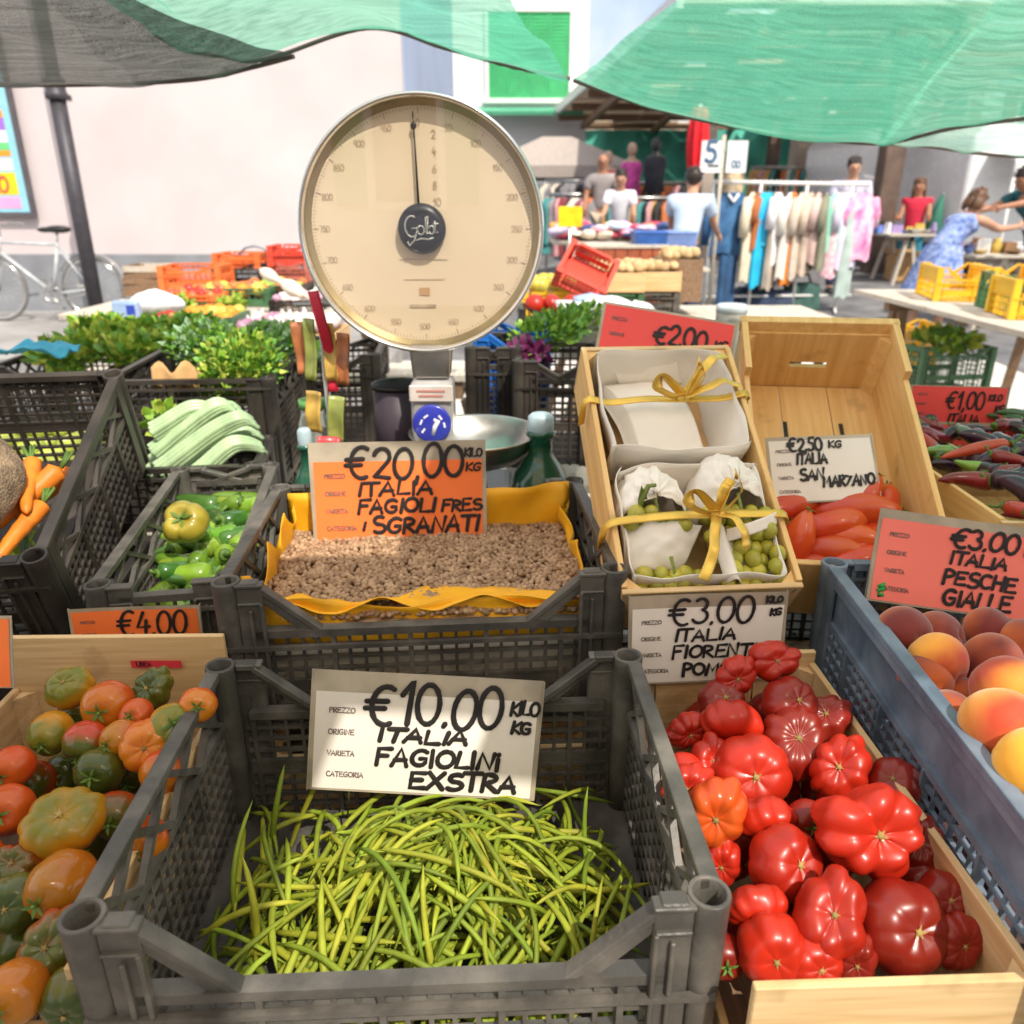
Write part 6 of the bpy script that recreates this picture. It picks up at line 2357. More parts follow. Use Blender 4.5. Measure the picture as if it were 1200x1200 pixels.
# pale yellow green vegetables behind the tipped crate
plastic_crate('brown black crate of yellow green courgettes behind the tipped crate', .46, .46, .27, M['crate_dark'], (-1.28, 2.02, .702), (0, 0, R(6)), dip=.02, dip_back=.02, group=None)
COU = pm('pale courgette skin', (.42, .48, .08), .4, var=.3, scale=24, coat=.2)
rg = random.Random(6)
for i in range(26):
    b = MB()
    L_ = rg.uniform(.12, .17)
    b.tube([(0, 0, -L_ / 2), (.004, 0, -L_ * .45), (.008, 0, 0), (.004, 0, L_ * .45), (0, 0, L_ / 2)], [.006, .019, .021, .018, .006], 12)
    o = b.build('courgette', COU, None, (-1.28 + rg.uniform(-.16, .16), 2.02 + rg.uniform(-.15, .15), .90 + .05 * rg.random() + .03 * (i / 26)), (R(rg.uniform(70, 110)), 0, rg.uniform(0, 3.1)))
    tag(o, 'pale yellow green courgette glimpsed through the tipped crate', 'courgette', 'courgettes behind the tipped crate')
for i, (x, y, w, h, lb, rt) in enumerate(((-1.55, 2.86, .48, .30, 'dark crate of loose leaf lettuce nearest the bicycle', 4), (-1.02, 2.78, .46, .31, 'dark crate of lettuce behind the parsley', 6), (-.62, 2.9, .30, .33, 'narrow dark crate beyond the parsley with a raised rim', 5))):
    plastic_crate(lb, w, .44, h, M['crate_dark'], (x, y, .702 + .04), (0, 0, R(rt)), dip=.05, dip_back=.03, simple=False, group=None)
rg = random.Random(77)
for i, (px, py, yy) in enumerate(((95, 395, 2.75), (135, 385, 2.9), (175, 378, 3.0), (120, 372, 3.05), (200, 392, 2.8), (225, 372, 3.0), (155, 398, 2.7), (80, 405, 2.65), (320, 412, 2.6), (345, 405, 2.7))):
    leafy('lettuce', ['loose green lettuce at the crate corner nearest the bicycle', 'bright green lettuce in the middle of the far crate', 'yellow green lettuce beside the blue packet', 'small lettuce at the back rim of the far crate', 'lettuce with dark leaves beside the parsley', 'pale lettuce furthest back by the orange crates', 'lettuce hanging over the front rim', 'lettuce leaves under the blue cloth', 'dusty green herbs next to the crate side', 'dusty green herbs under the crimson strap'][i],
          'lettuce', at(px, py + 14, y=yy), (.10, .09, .035), 260, .046, .034, 200 + i, (0, 2, 1) if i < 8 else (3, 1), 'lettuces in the far crates')
# blue cloth over a crate
b = MB()
b.grid(lambda u, v: (-.10 + .20 * u, -.07 + .14 * v, .02 * math.sin(u * 3.1) + .006 * math.sin(v * 9 + u * 5) + .02 * mnoise.noise(Vector((u * 5, v * 4, 3)))), 30, 16)
o = b.build('cloth', pm('turquoise cloth', (.06, .40, .58), .7, var=.2), None, at(45, 408, y=2.45) - Vector((0, 0, .01)), (0, 0, R(8)))
m_ = o.modifiers.new('thick', 'SOLIDIFY')
m_.thickness = .004
tag(o, 'turquoise cloth folded over the rim behind the tipped crate', 'cloth')
# dark crate at the near edge beside the mixed tomatoes
plastic_crate('dark crate cut by the picture edge beside the mixed tomatoes', .40, .34, .27, M['crate_dark'], (-.955, .86, .702), (0, 0, R(3)), dip=.05, dip_back=.05, group=None)

# ------------------------------------------------------------------ price cards
card('orange price card for shelled beans standing in the yellow papered crate', .318, .185, M['paper_orange'],
     [('€20,00', .21, .87, .64, .315, .021), ('ITALIA', .26, .69, .475, .13, .017), ('FAGIOLI', .26, .70, .295, .135, .018), ('FRES', .74, .97, .30, .115, .015), ('i', .275, .30, .12, .08, .015), ('SGRANATI', .34, .95, .095, .155, .019), ('KILO', .88, .98, .84, .08, .010), ('KG', .885, .97, .70, .08, .011)],
     at(470, 634, y=1.335), -10, 4, 0, strip=.19, seed=3, group=None)
card('white price card for green beans leaning in the front crate', .312, .172, M['paper_white'],
     [('€10.00', .24, .82, .59, .335, .022), ('ITALIA', .29, .68, .45, .105, .019), ('FAGIOLINi', .29, .83, .255, .135, .019), ('EXSTRA', .44, .91, .07, .14, .021), ('KILO', .86, .985, .72, .11, .014), ('KG', .87, .955, .565, .095, .015)],
     at(494, 931, y=.868), -13, 2, 5.4, strip=.17, seed=5, group=None)
card('white price card above the red ribbed tomatoes, below the grapes', .225, .14, M['paper_white'],
     [('€3.00', .26, .78, .68, .29, .018), ('ITALIA', .29, .68, .49, .13, .016), ('FIORENTINI', .28, .93, .29, .14, .016), ('POMODORI', .35, .93, .09, .14, .018), ('KILO', .86, .96, .89, .07, .012), ('KG', .89, .96, .75, .07, .013)],
     at(826, 800, y=.978), -5, 2, -1.5, strip=.14, seed=7, group=None)
card('salmon price card with a green mark at the peaches', .245, .142, M['paper_salmon'],
     [('€3.00', .45, .86, .70, .21, .020), ('ITALIA', .46, .81, .52, .125, .018), ('PESCHE', .44, .89, .30, .15, .019), ('GIALLE', .46, .88, .08, .16, .020), ('KILO', .91, .985, .84, .07, .012), ('KG', .905, .985, .70, .08, .013)],
     at(1108, 716, y=1.06), -16, -4, 7, strip=.10, seed=9, green=True, group=None)
card('white price card lying on the plum tomatoes in the golden crate', .185, .125, M['paper_white'],
     [('€2,50', .20, .52, .76, .20, .02), ('ITALIA', .26, .55, .57, .15, .019), ('SAN', .28, .50, .33, .16, .021), ('MARZANO', .49, .96, .22, .15, .020), ('KG', .58, .70, .80, .10, .015)],
     at(968, 588, y=1.30), -38, -6, -5, strip=.06, seed=11, group=None)
card('orange price card hung on the front of the narrow pepper crate', .185, .10, M['paper_orange'],
     [('€4,00', .36, .88, .52, .38, .024), ('ITALIA', .50, .86, .24, .20, .022)],
     at(160, 752, y=1.03) + Vector((.0, 0, -.045)), -4, 9, 2, strip=.05, seed=13, group=None)
card('coral red price card sticking up behind the ribboned tray', .27, .15, M['paper_red'],
     [('€2.00', .41, .80, .56, .25, .022), ('ITALIA', .42, .70, .38, .13, .02), ('KG', .86, .95, .62, .11, .015)],
     at(770, 452, y=1.56), -22, -6, 9, strip=.03, seed=15, group=None)
card('coral red price card standing upright, the upper one of two at the chillies', .225, .105, M['paper_red'],
     [('€1,00', .38, .76, .50, .38, .026), ('ITALIA', .42, .74, .16, .22, .024), ('KILO', .80, .93, .70, .13, .018), ('KG', .88, .97, .46, .13, .02)],
     at(1116, 505, y=1.78), -6, -3, 1, strip=.02, seed=17, group=None)
card('coral red price card partly hidden, the lower one of two at the chillies', .225, .105, M['paper_red'],
     [('CORNETTI', .44, .90, .62, .22, .023)],
     at(1122, 548, y=1.735), -6, -3, 1, strip=.06, seed=19, group=None)
card('orange price card corner in the crate at the picture edge', .13, .09, M['paper_orange'],
     [], at(-52, 806, y=.80), -12, 8, 5, strip=.04, seed=21, group=None)

# ------------------------------------------------------------------ bicycle leaning by the downpipe
BIKE = pm('pale grey bicycle paint', (.52, .54, .56), .35, var=.15, coat=.4)
TYRE = pm('grey rubber tyre', (.16, .155, .15), .8, var=.2)
bp = at(110, 345, y=8.62)
t = thing('bicycle', 'pale grey bicycle with a black saddle leaning by the downpipe', 'bicycle', (bp.x, 8.62, .38), (R(-3), 0, 0))
def wheel(x, label=None):
    r = .335
    w = MB()
    XW = Matrix.Translation((x, 0, r)) @ Matrix.Rotation(R(90), 4, 'X')
    w.lathe([(r - .016 + .018 * math.cos(R(k * 45)), .018 * math.sin(R(k * 45))) for k in range(8)], 56, 0, XW, close=True)
    o = w.build('wheel', TYRE, t)
    w = MB()
    w.lathe([(r - .045, -.010), (r - .030, -.012), (r - .030, .012), (r - .045, .010)], 56, 0, XW, close=True)
    w.build('rim', M['chrome'], o)
    w = MB()
    for k in range(28):
        a = 2 * math.pi * k / 28
        s = .02 if k % 2 else -.02
        w.tube([(x + .018 * math.cos(a + .6), s, r + .018 * math.sin(a + .6)), (x + (r - .04) * math.cos(a), 0, r + (r - .04) * math.sin(a))], .0012, 4)
    w.tube([(x, -.05, r), (x, .05, r)], .02, 10)
    w.build('spokes' if False else 'spoke', M['steel'], o)
wheel(0)
wheel(-1.03)
b = MB()
BB, ST, HT, HB_ = (-.43, 0, .28), (-.56 + .06, 0, .80), (-.93, 0, .82), (-.95, 0, .70)
ST = (-.56 + .26 - .03, 0, .80)
b.tube([BB, (-.30, 0, .80)], .016, 10)
b.tube([(-.305, 0, .78), (-.90, 0, .80)], .015, 10)
b.tube([BB, (-.915, 0, .70)], .018, 10)
b.tube([(-.895, 0, .86), (-.935, 0, .66)], .019, 10)
for s in (-1, 1):
    b.tube([(-.305, s * .02, .77), (0, s * .055, .335)], .009, 8)
    b.tube([(-.43, s * .03, .28), (0, s * .055, .335)], .010, 8)
    b.tube([(-.935, s * .035, .66), (-1.0, s * .05, .45), (-1.03, s * .05, .335)], .011, 8)
b.build('frame', BIKE, t)
b = MB()
b.tube([(-.30, 0, .78), (-.29, 0, .90)], .012, 8)
b.build('seat_post', M['chrome'], t)
b = MB()
b.ball((-.27, 0, .93), .13, 16, 10, 0, None, (1.05, .62, .30))
b.ball((-.40, 0, .925), .07, 12, 8, 0, None, (1.3, .45, .40))
b.build('saddle', M['black'], t)
b = MB()
b.tube([(-.89, 0, .86), (-.88, 0, .96), (-.94, 0, .98)], .013, 8)
b.tube([(-.94, -.26, 1.0), (-.95, -.1, .99), (-.95, .1, .99), (-.94, .26, 1.0), (-.78, .28, .99)], .012, 8)
b.build('handlebar', M['chrome'], t)
b = MB()
b.lathe([(.09, -.004), (.095, 0), (.09, .004), (.07, .004), (.07, -.004)], 28, 0, Matrix.Translation((-.43, -.05, .28)) @ Matrix.Rotation(R(90), 4, 'X'), close=True)
b.tube([(-.43, -.06, .28), (-.33, -.07, .14)], .010, 8)
b.tube([(-.43, .06, .28), (-.53, .07, .42)], .010, 8)
b.box((-.33, -.11, .14), (.09, .06, .02))
b.box((-.53, .11, .42), (.09, .06, .02))
b.tube([(-.43, -.05, .37), (0, -.05, .365)], .004, 6)
b.tube([(-.43, -.05, .19), (0, -.05, .305)], .004, 6)
b.build('crank', M['steel'], t)
b = MB()
b.grid(lambda u, v: ((.365) * math.cos(R(20 + 130 * u)), (v - .5) * .05, .335 + .365 * math.sin(R(20 + 130 * u))), 30, 3)
o = b.build('mudguard', M['chrome'], t)
m_ = o.modifiers.new('thick', 'SOLIDIFY')
m_.thickness = .002

# ------------------------------------------------------------------ fruit stand in front of the pink wall
def gtop(y, h):
    return gz(y) + h
SC = dict(simple=True, bev=0)
trestle_table('long plank table of fruit crates in front of the pink wall', -2.35, -.75, 4.15, 5.6, 1.02, M['wood_old'], along='x')
def bg_crate(label, px, py, y, w, d, h, mat, rz=0, group=None, dip=.03, cellk=.03):
    """crate whose rim middle front stands where that line of sight meets y"""
    p = at(px, py, y=y)
    return plastic_crate(label, w, d, h, mat, (p.x, y + d / 2, p.z - h), (0, 0, R(rz)), dip=dip, dip_back=.0, group=group, simple=True, bev=0, cell=cellk), p
def bg_fill(p, w, d, h, y, fr, n, scale, labels, cat, group, seed, dz=0.0):
    rg = random.Random(seed)
    for i in range(n):
        f = rg.choice(fr)
        k = i % 5
        f.put((p.x + (-.5 + (k + .5) / 5) * w * .86 + rg.uniform(-.01, .01), y + d * (.14 + .74 * (i // 5) / max((n - 1) // 5, 1)), p.z - .02 + rg.uniform(-.008, .012) + dz),
              (R(rg.uniform(0, 90)), R(rg.uniform(-40, 40)), rg.uniform(0, 6.28)), scale * rg.uniform(.9, 1.1), labels, cat, group)
def low_ball(name, mat, r=.04, flat=.9):
    b = MB()
    b.ball((0, 0, 0), r, 12, 8, 0, None, (1, 1, flat))
    return Fruit(name, b.mesh(name, mat))
F_AP = low_ball('apple', pm('red apple skin', (.55, .05, .03), .3, var=.3, scale=30, col2=(.70, .28, .05)))
F_YA = low_ball('apple', pm('yellow apple skin', (.72, .52, .06), .3, var=.2, scale=30, col2=(.62, .60, .12)))
F_GA = low_ball('apple', pm('green apple skin', (.30, .48, .05), .3, var=.2, scale=30))
F_OR = low_ball('orange', pm('orange peel', (.88, .30, .02), .45, var=.12, scale=40, bump=.1), .04, 1)
F_ON = low_ball('onion', pm('violet onion skin', (.42, .16, .30), .35, var=.3, scale=30, col2=(.62, .40, .50)), .04, .8)
def garlic_mesh():
    b = MB()
    b.lathe([(0, -.024), (.022, -.022), (.036, -.008), (.036, .006), (.024, .022), (.009, .034), (.006, .055), (0, .056)], 12)
    return Fruit('garlic', b.mesh('garlic', pm('pink white garlic skin', (.78, .66, .64), .5, var=.12, scale=40, col2=(.86, .80, .78))))
F_GL = garlic_mesh()
F_PO = low_ball('potato', pm('potato skin', (.58, .40, .20), .7, var=.2, scale=30, bump=.2), .04, .75)
F_TO = low_ball('tomato', T_RED, .04, .8)

c, p = bg_crate('orange crate at the far end of the fruit table by the wooden trays', 218, 312, 4.75, .36, .30, .20, M['crate_orange'], 3)
c, p = bg_crate('orange red crate on the dark crate, just under the pink wall', 276, 297, 5.1, .30, .26, .09, M['crate_orange'], -2)
c, p = bg_crate('dark crate carrying the orange red one on the fruit table', 277, 309, 5.1, .32, .28, .26, M['crate_dark'], -2)
c, p = bg_crate('red crate on top of another behind the dial', 336, 288, 5.0, .26, .26, .12, M['crate_red'], 2)
c, p = bg_crate('faded red crate under the upper red one behind the dial', 338, 308, 5.0, .26, .26, .13, pm('faded red crate plastic', (.55, .16, .12), .5, var=.2), -2)
for k in range(5):
    q = at(166, 312 + 7 * k, y=4.85)
    wooden_box(['weathered wooden tray on top of the stack by the bicycle wheel', 'weathered wooden tray second from the top of the stack', 'weathered wooden tray in the middle of the stack by the bicycle', 'weathered wooden tray second from the bottom of the stack', 'weathered wooden tray at the bottom of the stack by the bicycle'][k],
               .24, .26, .034, M['wood_brown'] if k else M['wood_old'], M['wood_brown'], (q.x + .012 * (k % 2), 4.98, q.z - .034), (0, 0, R(3 * (-1) ** k)), name='wooden_tray')
c, p = bg_crate('dark crate of yellow and orange apples on the fruit table', 262, 338, 4.45, .50, .30, .16, M['crate_green'], 0, dip=.0)
bg_fill(p, .50, .30, .16, 4.45, [F_YA, F_OR, F_AP, F_YA], 15, 1.0, 'yellow or orange apple in the long dark crate', 'apple', 'apples in the long dark crate', 3)
c, p = bg_crate('dark crate of green and red apples behind the onions', 312, 335, 4.6, .40, .30, .16, M['crate_dark'], 0, dip=.0)
bg_fill(p, .40, .30, .16, 4.6, [F_GA, F_AP, F_GA, F_YA], 15, 1.0, 'green or red apple in the crate behind the onions', 'apple', 'apples in the crate behind the onions', 4)
trestle_table('low plank table of garlic and onions before the fruit table', -2.1, -.62, 3.35, 3.98, .80, M['wood_old'], along='x')
q = at(310, 392, y=3.5)
wooden_box('wide wooden tray of pink garlic and violet onions', .62, .34, .08, M['wood_x'], M['wood_y'], (q.x, 3.67, q.z - .08), name='wooden_box')
rg = random.Random(15)
for i in range(40):
    x, y = (i % 8 - 3.5) * .072, (i // 8 - 2) * .06
    f = F_GL if (i % 8 > 3) ^ (rg.random() < .15) else F_ON
    f.put((q.x + x, 3.67 + y, q.z + .015 + .02 * rg.random()), (R(rg.uniform(-50, 50)), R(rg.uniform(-50, 50)), rg.uniform(0, 6)), 1.0,
          'pinkish garlic bulb in the wide wooden tray' if f is F_GL else 'violet onion in the wide wooden tray', 'garlic' if f is F_GL else 'onion', 'garlic bulbs in the tray' if f is F_GL else 'onions in the tray')
for i, (px, py, yy, w, mt, fr, lb, fl, cat, grp) in enumerate((
        (236, 372, 3.45, .26, 'crate_green', [F_OR, F_YA], 'small green crate of oranges before the fruit table', 'orange or yellow apple in the small green crate', 'fruit', 'fruit in the small green crate'),
        (186, 380, 3.45, .24, 'crate_dark', [F_TO], 'small dark crate of red tomatoes before the fruit table', 'red tomato in the small dark crate before the fruit table', 'tomato', 'tomatoes in the small dark crate'),
        (222, 346, 4.25, .28, 'crate_orange', [F_AP, F_TO], 'orange crate of red apples at the front of the fruit table', 'red apple in the orange crate at the table front', 'apple', 'red apples in the orange crate'),
        (345, 352, 4.25, .28, 'crate_dark', [F_GL, F_ON], 'dark crate of garlic and onions next to the dial', 'garlic or onion in the dark crate next to the dial', 'vegetable', 'garlic and onions in the dark crate'))):
    c, p = bg_crate(lb, px, py, yy, w, .26, .15, M[mt], 0, dip=.0)
    bg_fill(p, w, .26, .15, yy, fr, 15, .85, fl, cat, grp, 60 + i, .012)
for i, (px, py, yy, w, lb) in enumerate(((270, 352, 3.95, .10, 'light green lettuce head beside the apple crates'), (205, 352, 4.1, .12, 'yellow green lettuce head in front of the orange crate'), (185, 362, 3.9, .10, 'pale lettuce head beside the blue packet'))):
    leafy('lettuce', lb, 'lettuce', at(px, py + 8, y=yy), (w * .7, w * .6, .035), 110, .045, .034, 300 + i, (2, 0), 'lettuce heads at the fruit table')
q = at(150, 372, y=3.6)
t = thing('packet', 'blue and white plastic packet standing beside the lettuces', 'packet', q - Vector((0, 0, .04)))
b = MB()
b.box((0, 0, .055), (.13, .07, .12), top=(.9, .5))
b.build('bag', pm('pale blue film', (.35, .48, .70), .3, coat=.4), t, bevel=.012, seg=2)
b = MB()
b.box((.035, -.037, .055), (.035, .006, .085))
b.build('print_band', pm('strong blue film', (.04, .08, .50), .3, coat=.4), t)
def soft_bag(label, p, s, mat, seed, cat='plastic bag'):
    b = MB()
    b.grid(lambda u, v: (lambda a, e: (s[0] * math.cos(a) * math.sin(e) * (1 + .25 * mnoise.noise(Vector((math.cos(a) * 1.5, math.sin(a) * 1.5, e + seed)))), s[1] * math.sin(a) * math.sin(e), -s[2] * math.cos(e) * (1 + .3 * mnoise.noise(Vector((math.cos(a), math.sin(a) + seed, e))))))(u * 2 * math.pi, v * math.pi), 28, 16)
    return tag(b.build('plastic_bag', mat, None, p), label, cat)
WB = pm('white plastic film', (.80, .80, .82), .3, var=.05, bump=.4, bscale=20)
soft_bag('crumpled white bag beside the blue packet', at(182, 355, y=3.9), (.13, .09, .06), WB, 3)
q0, q1 = at(308, 318, y=4.2), at(356, 346, y=3.9)
t = thing('rolled_awning', 'pale rolled cloth on a slanting pole above the onions', 'awning', (0, 0, 0))
b = MB()
b.tube([q0 + (q1 - q0) * (-.06), q1 + (q1 - q0) * .3], .012, 8)
b.build('pole', M['wood_old'], t)
b = MB()
b.tube([q0.lerp(q1, s / 10) for s in range(11)], [.020 + .010 * math.sin(s * 1.1) + .012 * (s / 10) for s in range(11)], 12)
b.build('cloth_roll', M['paper_cream'], t)
b = MB()
b.tube([(-.10, 0, -.01), (-.05, 0, .03), (.0, 0, .04), (.05, 0, .03), (.10, 0, -.01)], .008, 8)
tag(b.build('cable', pm('grey blue cable', (.25, .30, .36), .5), None, at(298, 296, y=5.2)), 'grey cable loop between the red crates', 'cable')

# raised wooden plank with crates rims beyond the parsley, bench seen through the scale
trestle_table('narrow plank bench seen beside the scale column', -.85, .12, 3.05, 3.30, .93, M['wood_old'], along='x')

# ------------------------------------------------------------------ stall beyond the dial on the other side
trestle_table('plank table with greens and a blue crate behind the weighing bowl', -.02, .98, 2.35, 3.05, .72, M['wood_old'], along='x')
p = at(607, 400, y=2.5)
plastic_crate('cobalt blue crate next to the dial rim', .26, .32, .28, M['crate_cobalt'], (p.x - .02, 2.66, p.z - .25), (0, 0, R(-4)), dip=.06, dip_back=.04, group=None)
p = at(634, 430, y=2.18)
plastic_crate('tall dark crate behind the green demijohn', .26, .34, .30, M['crate_dark'], (p.x + .06, 2.32, p.z - .28), (0, 0, R(-3)), dip=.05, dip_back=.0, group=None)
p = at(576, 420, y=2.25)
plastic_crate('narrow dark crate beside the dial column', .16, .30, .36, M['crate_dark'], (p.x + .0, 2.40, p.z - .33), (0, 0, R(2)), dip=.05, dip_back=.0, group=None)
for i, (px, py, yy, lb) in enumerate(((655, 385, 2.55, 'dark green herb bunch above the ribboned tray corner'), (680, 375, 2.7, 'bright green herb bunch beside the coral red card'), (635, 395, 2.5, 'feathery green bunch by the cobalt blue crate'))):
    leafy('herbs', lb, 'herbs', at(px, py, y=yy), (.09, .07, .05), 200, .032, .016, 400 + i, (0, 1, 1), 'herb bunches behind the bowl')
p = at(600, 425, y=2.3)
leafy('radicchio', 'violet leaves below the cobalt blue crate', 'radicchio', at(622, 418, y=2.3), (.06, .05, .025), 60, .04, .028, 410, (1,), None)
bpy.data.objects['radicchio'].children[0].data.materials[1] = pm('violet leaf', (.20, .03, .12), .5)
trestle_table('plank table of potatoes and bags beyond the cobalt crate', .05, 1.75, 3.55, 4.9, .98, M['wood_old'], along='x')
c, p = bg_crate('small yellow crate between dial and red crate', 648, 335, 3.9, .30, .26, .16, M['crate_yellow'], 0)
bg_fill(p, .26, .22, .16, 3.9, [F_YA], 10, 1.0, 'yellow fruit in the small yellow crate', 'fruit', 'yellow fruit in the yellow crate', 7, .02)
q = at(688, 318, y=3.95)
plastic_crate('orange red crate tipped on its side above the yellow crate', .26, .24, .10, M['crate_red'], q + Vector((-.02, .0, -.04)), (R(38), R(24), R(-8)), simple=True, bev=0, dip=.0, dip_back=.0, group=None)
c, p = bg_crate('dark crate of large tomatoes in front of the yellow crate', 648, 362, 3.5, .30, .24, .14, M['crate_dark'], 0)
for i, (px, lb) in enumerate(((627, 'red tomato nearest the dial in the small dark crate'), (648, 'red tomato in the middle of the small dark crate'), (671, 'red tomato beside the metal box in the small dark crate'))):
    F_TO.put(at(px, 356, y=3.58), (R(50), 0, i), 1.15, lb, 'tomato')
for k, (px, py, yy, lb) in enumerate(((725, 312, 4.3, 'wooden crate of potatoes next to the tipped red crate'), (768, 311, 4.35, 'wooden crate of potatoes nearest the man in the white cap'))):
    p = at(px, py + 8, y=yy)
    wooden_box(lb, .29, .32, .10, M['wood_x'], M['wood_y'], (p.x, yy + .17, p.z - .10))
    rg = random.Random(30 + k)
    for i in range(24):
        F_PO.put((p.x - .105 + .042 * (i % 6) , yy + .06 + .065 * (i // 6), p.z + .012 + .02 * rg.random()), (rg.uniform(0, 3), rg.uniform(0, 3), 0), (.75, .95, .8), ['potato in the crate next to the tipped red crate', 'potato in the crate nearest the white capped man'][k], 'potato', ['potatoes by the tipped crate', 'potatoes by the white capped man'][k])
    plastic_crate(['pale crate under the potato crate by the tipped red one', 'dark crate under the potato crate by the white capped man'][k], .29, .32, .12, M['crate'] if k else M['crate_green'], (p.x, yy + .17, p.z - .23), simple=True, bev=0, dip=0, dip_back=0, group=None)
p = at(800, 318, y=4.4)
wooden_box('crate of brown onions stacked by the white capped man', .22, .30, .22, M['wood_brown'], M['wood_brown'], (p.x, 4.55, p.z - .16))
rg = random.Random(41)
for i in range(15):
    F_PO.put((p.x - .07 + .035 * (i % 5), 4.46 + .08 * (i // 5), p.z + .07 + .03 * rg.random()), (rg.uniform(0, 3), 0, 0), .8, 'brown onion in the tall brown crate', 'onion', 'brown onions in the tall crate')
for i, (px, py, yy, s, lb) in enumerate(((712, 358, 3.2, (.10, .07, .035), 'white plastic bag behind the coral red card, beside the metal box'), (742, 366, 3.15, (.09, .06, .04), 'white plastic bag in the middle behind the coral red card'), (690, 350, 3.3, (.07, .05, .02), 'pale blue film sheet on the metal box'))):
    soft_bag(lb, at(px, py, y=yy), s, WB if i < 2 else bpy.data.materials['pale blue film'], 5 + i)
p = at(690, 362, y=3.1)
t = thing('metal_box', 'grey metal box with a white lid behind the coral red card', 'box', (p.x, 3.22, p.z - .20))
b = MB()
b.box((0, 0, .095), (.22, .2, .19))
b.build('body', M['steel'], t, bevel=.006)
b = MB()
b.box((0, 0, .200), (.235, .215, .018))
b.build('lid', M['white_plastic'], t, bevel=.005)
trestle_table('low plank table carrying boxes and bags behind the coral card', .28, 1.20, 2.95, 3.45, .80, M['wood_old'], along='x', legs=2)
p = at(800, 372, y=3.0)
plastic_crate('black folding crate at a slant beside the coral red card', .34, .26, .14, M['black'], (p.x, 3.12, p.z - .16), (R(6), R(12), R(16)), dip=.02, dip_back=.0, group=None, simple=True, bev=0)
for i, (px, py, lb) in enumerate(((752, 378, 'pale green cabbage leaf bunch at the card edge'), (770, 386, 'whitish cauliflower behind the coral red card'))):
    leafy('cauliflower' if i else 'cabbage', lb, 'vegetable', at(px, py, y=2.9), (.035, .03, .025), 40, .04, .035, 500 + i, (3, 2), None, False)
p = at(856, 378, y=3.0)
t = thing('metal_canister', 'grey metal canister with a pale lid behind the golden crate', 'canister', (p.x, 3.0, p.z - .20))
b = MB()
b.lathe([(0, 0), (.055, 0), (.056, .005), (.056, .24), (.054, .25), (0, .25)], 32)
b.build('body', pm('pale grey tin', (.46, .44, .40), .35, metal=.4, var=.15), t)
b = MB()
b.lathe([(.058, .238), (.058, .262), (.05, .268), (0, .27)], 32)
b.build('lid', pm('pale tin lid', (.60, .66, .70), .3, metal=.3), t)

# ------------------------------------------------------------------ plank table with yellow crates
tb = trestle_table('long weathered plank table on brown trestles with yellow crates on it', 2.42, 3.7, 3.35, 5.75, .99, M['wood_old'], along='y', legmat=M['wood_brown'])
def rim_on(px, py, y):
    return at(px, py, y=y)
for i, (px, py, y, rz, mt, lb) in enumerate(((1122, 345, 5.0, -14, 'crate_yellow', 'yellow crate at the far end of the plank table'), (1182, 352, 4.95, -10, 'crate_yellow', 'yellow crate behind the dark green one on the plank table'), (1200, 372, 4.35, -12, 'crate_green', 'dark green crate on the plank table'), (1215, 385, 4.1, -12, 'crate_yellow', 'yellow crate nearest the viewer, cut by the picture edge'))):
    p = at(px, py, y=y)
    plastic_crate(lb, .34, .50 if i == 0 else .36, max(p.z - .99, .20), M[mt], (p.x + .08, y + .2, .992), (0, 0, R(rz)), dip=.07, dip_back=.07, group=None, simple=True, bev=0, solid=(mt == 'crate_yellow'), cell=.03)
p = at(1065, 418, y=5.6)
plastic_crate('yellow crate on the ground under the plank table', .5, .36, .30, M['crate_yellow'], (p.x, 5.85, gz(5.8) + .30), (0, 0, R(-6)), simple=True, bev=0, dip=.05, dip_back=.05, group=None, solid=True, cell=.03)
plastic_crate('green crate under the yellow one below the plank table', .5, .36, .29, M['crate_green'], (p.x + .02, 5.85, gz(5.8) + .005), (0, 0, R(-6)), simple=True, bev=0, dip=.05, dip_back=.05, group=None, cell=.03)
p = at(1108, 440, y=5.0)
plastic_crate('green crate full of leaves on the ground under the plank table', .5, .36, .30, M['crate_green'], (p.x, 5.1, gz(5.1) + .30), (0, 0, R(8)), simple=True, bev=0, dip=.05, dip_back=.05, group=None, cell=.03)
plastic_crate('yellow crate under the green leaf crate below the plank table', .5, .36, .29, M['crate_yellow'], (p.x, 5.1, gz(5.1) + .005), (0, 0, R(8)), simple=True, bev=0, dip=.05, dip_back=.05, group=None, cell=.03)
leafy('lettuce', 'lettuce heads heaped in the green crate under the plank table', 'lettuce', (p.x, 5.1, gz(5.1) + .60), (.2, .14, .05), 90, .09, .07, 600, (0, 2, 1))

# ------------------------------------------------------------------ clothes rail
rx0, rx1, ry = at(838, 215, y=9.5).x, at(1016, 222, y=9.9).x, 9.55
zr = at(838, 213, y=ry).z
zb = gz(ry)
t = thing('clothes_rail', 'white clothes rail hung with bright garments in front of the market hall', 'clothes rail', (0, 0, 0))
def rp(s, z):
    return Vector((rx0 + (rx1 - rx0) * s, ry + .35 * s, z))
b = MB()
b.tube([rp(-.01, zr), rp(1.01, zr - .02)], .022, 12)
b.build('rail', M['white_metal'], t)
for s in (0, .30, .60, .90):
    b = MB()
    b.tube([rp(s, zb), rp(s, zr)], .018, 10)
    b.build('post', M['white_metal'], t)
    b = MB()
    b.tube([rp(s, zb + .03) + Vector((-.10, -.28, 0)), rp(s, zb + .05), rp(s, zb + .03) + Vector((.08, .28, 0))], .016, 8)
    b.build('foot', M['white_metal'], t)
b = MB()
b.tube([rp(0, zb + .22), rp(1, zb + .20)], .014, 8)
b.build('lower_bar', M['white_metal'], t)
HANG = pm('wire hanger', (.55, .55, .55), .4, metal=.6)
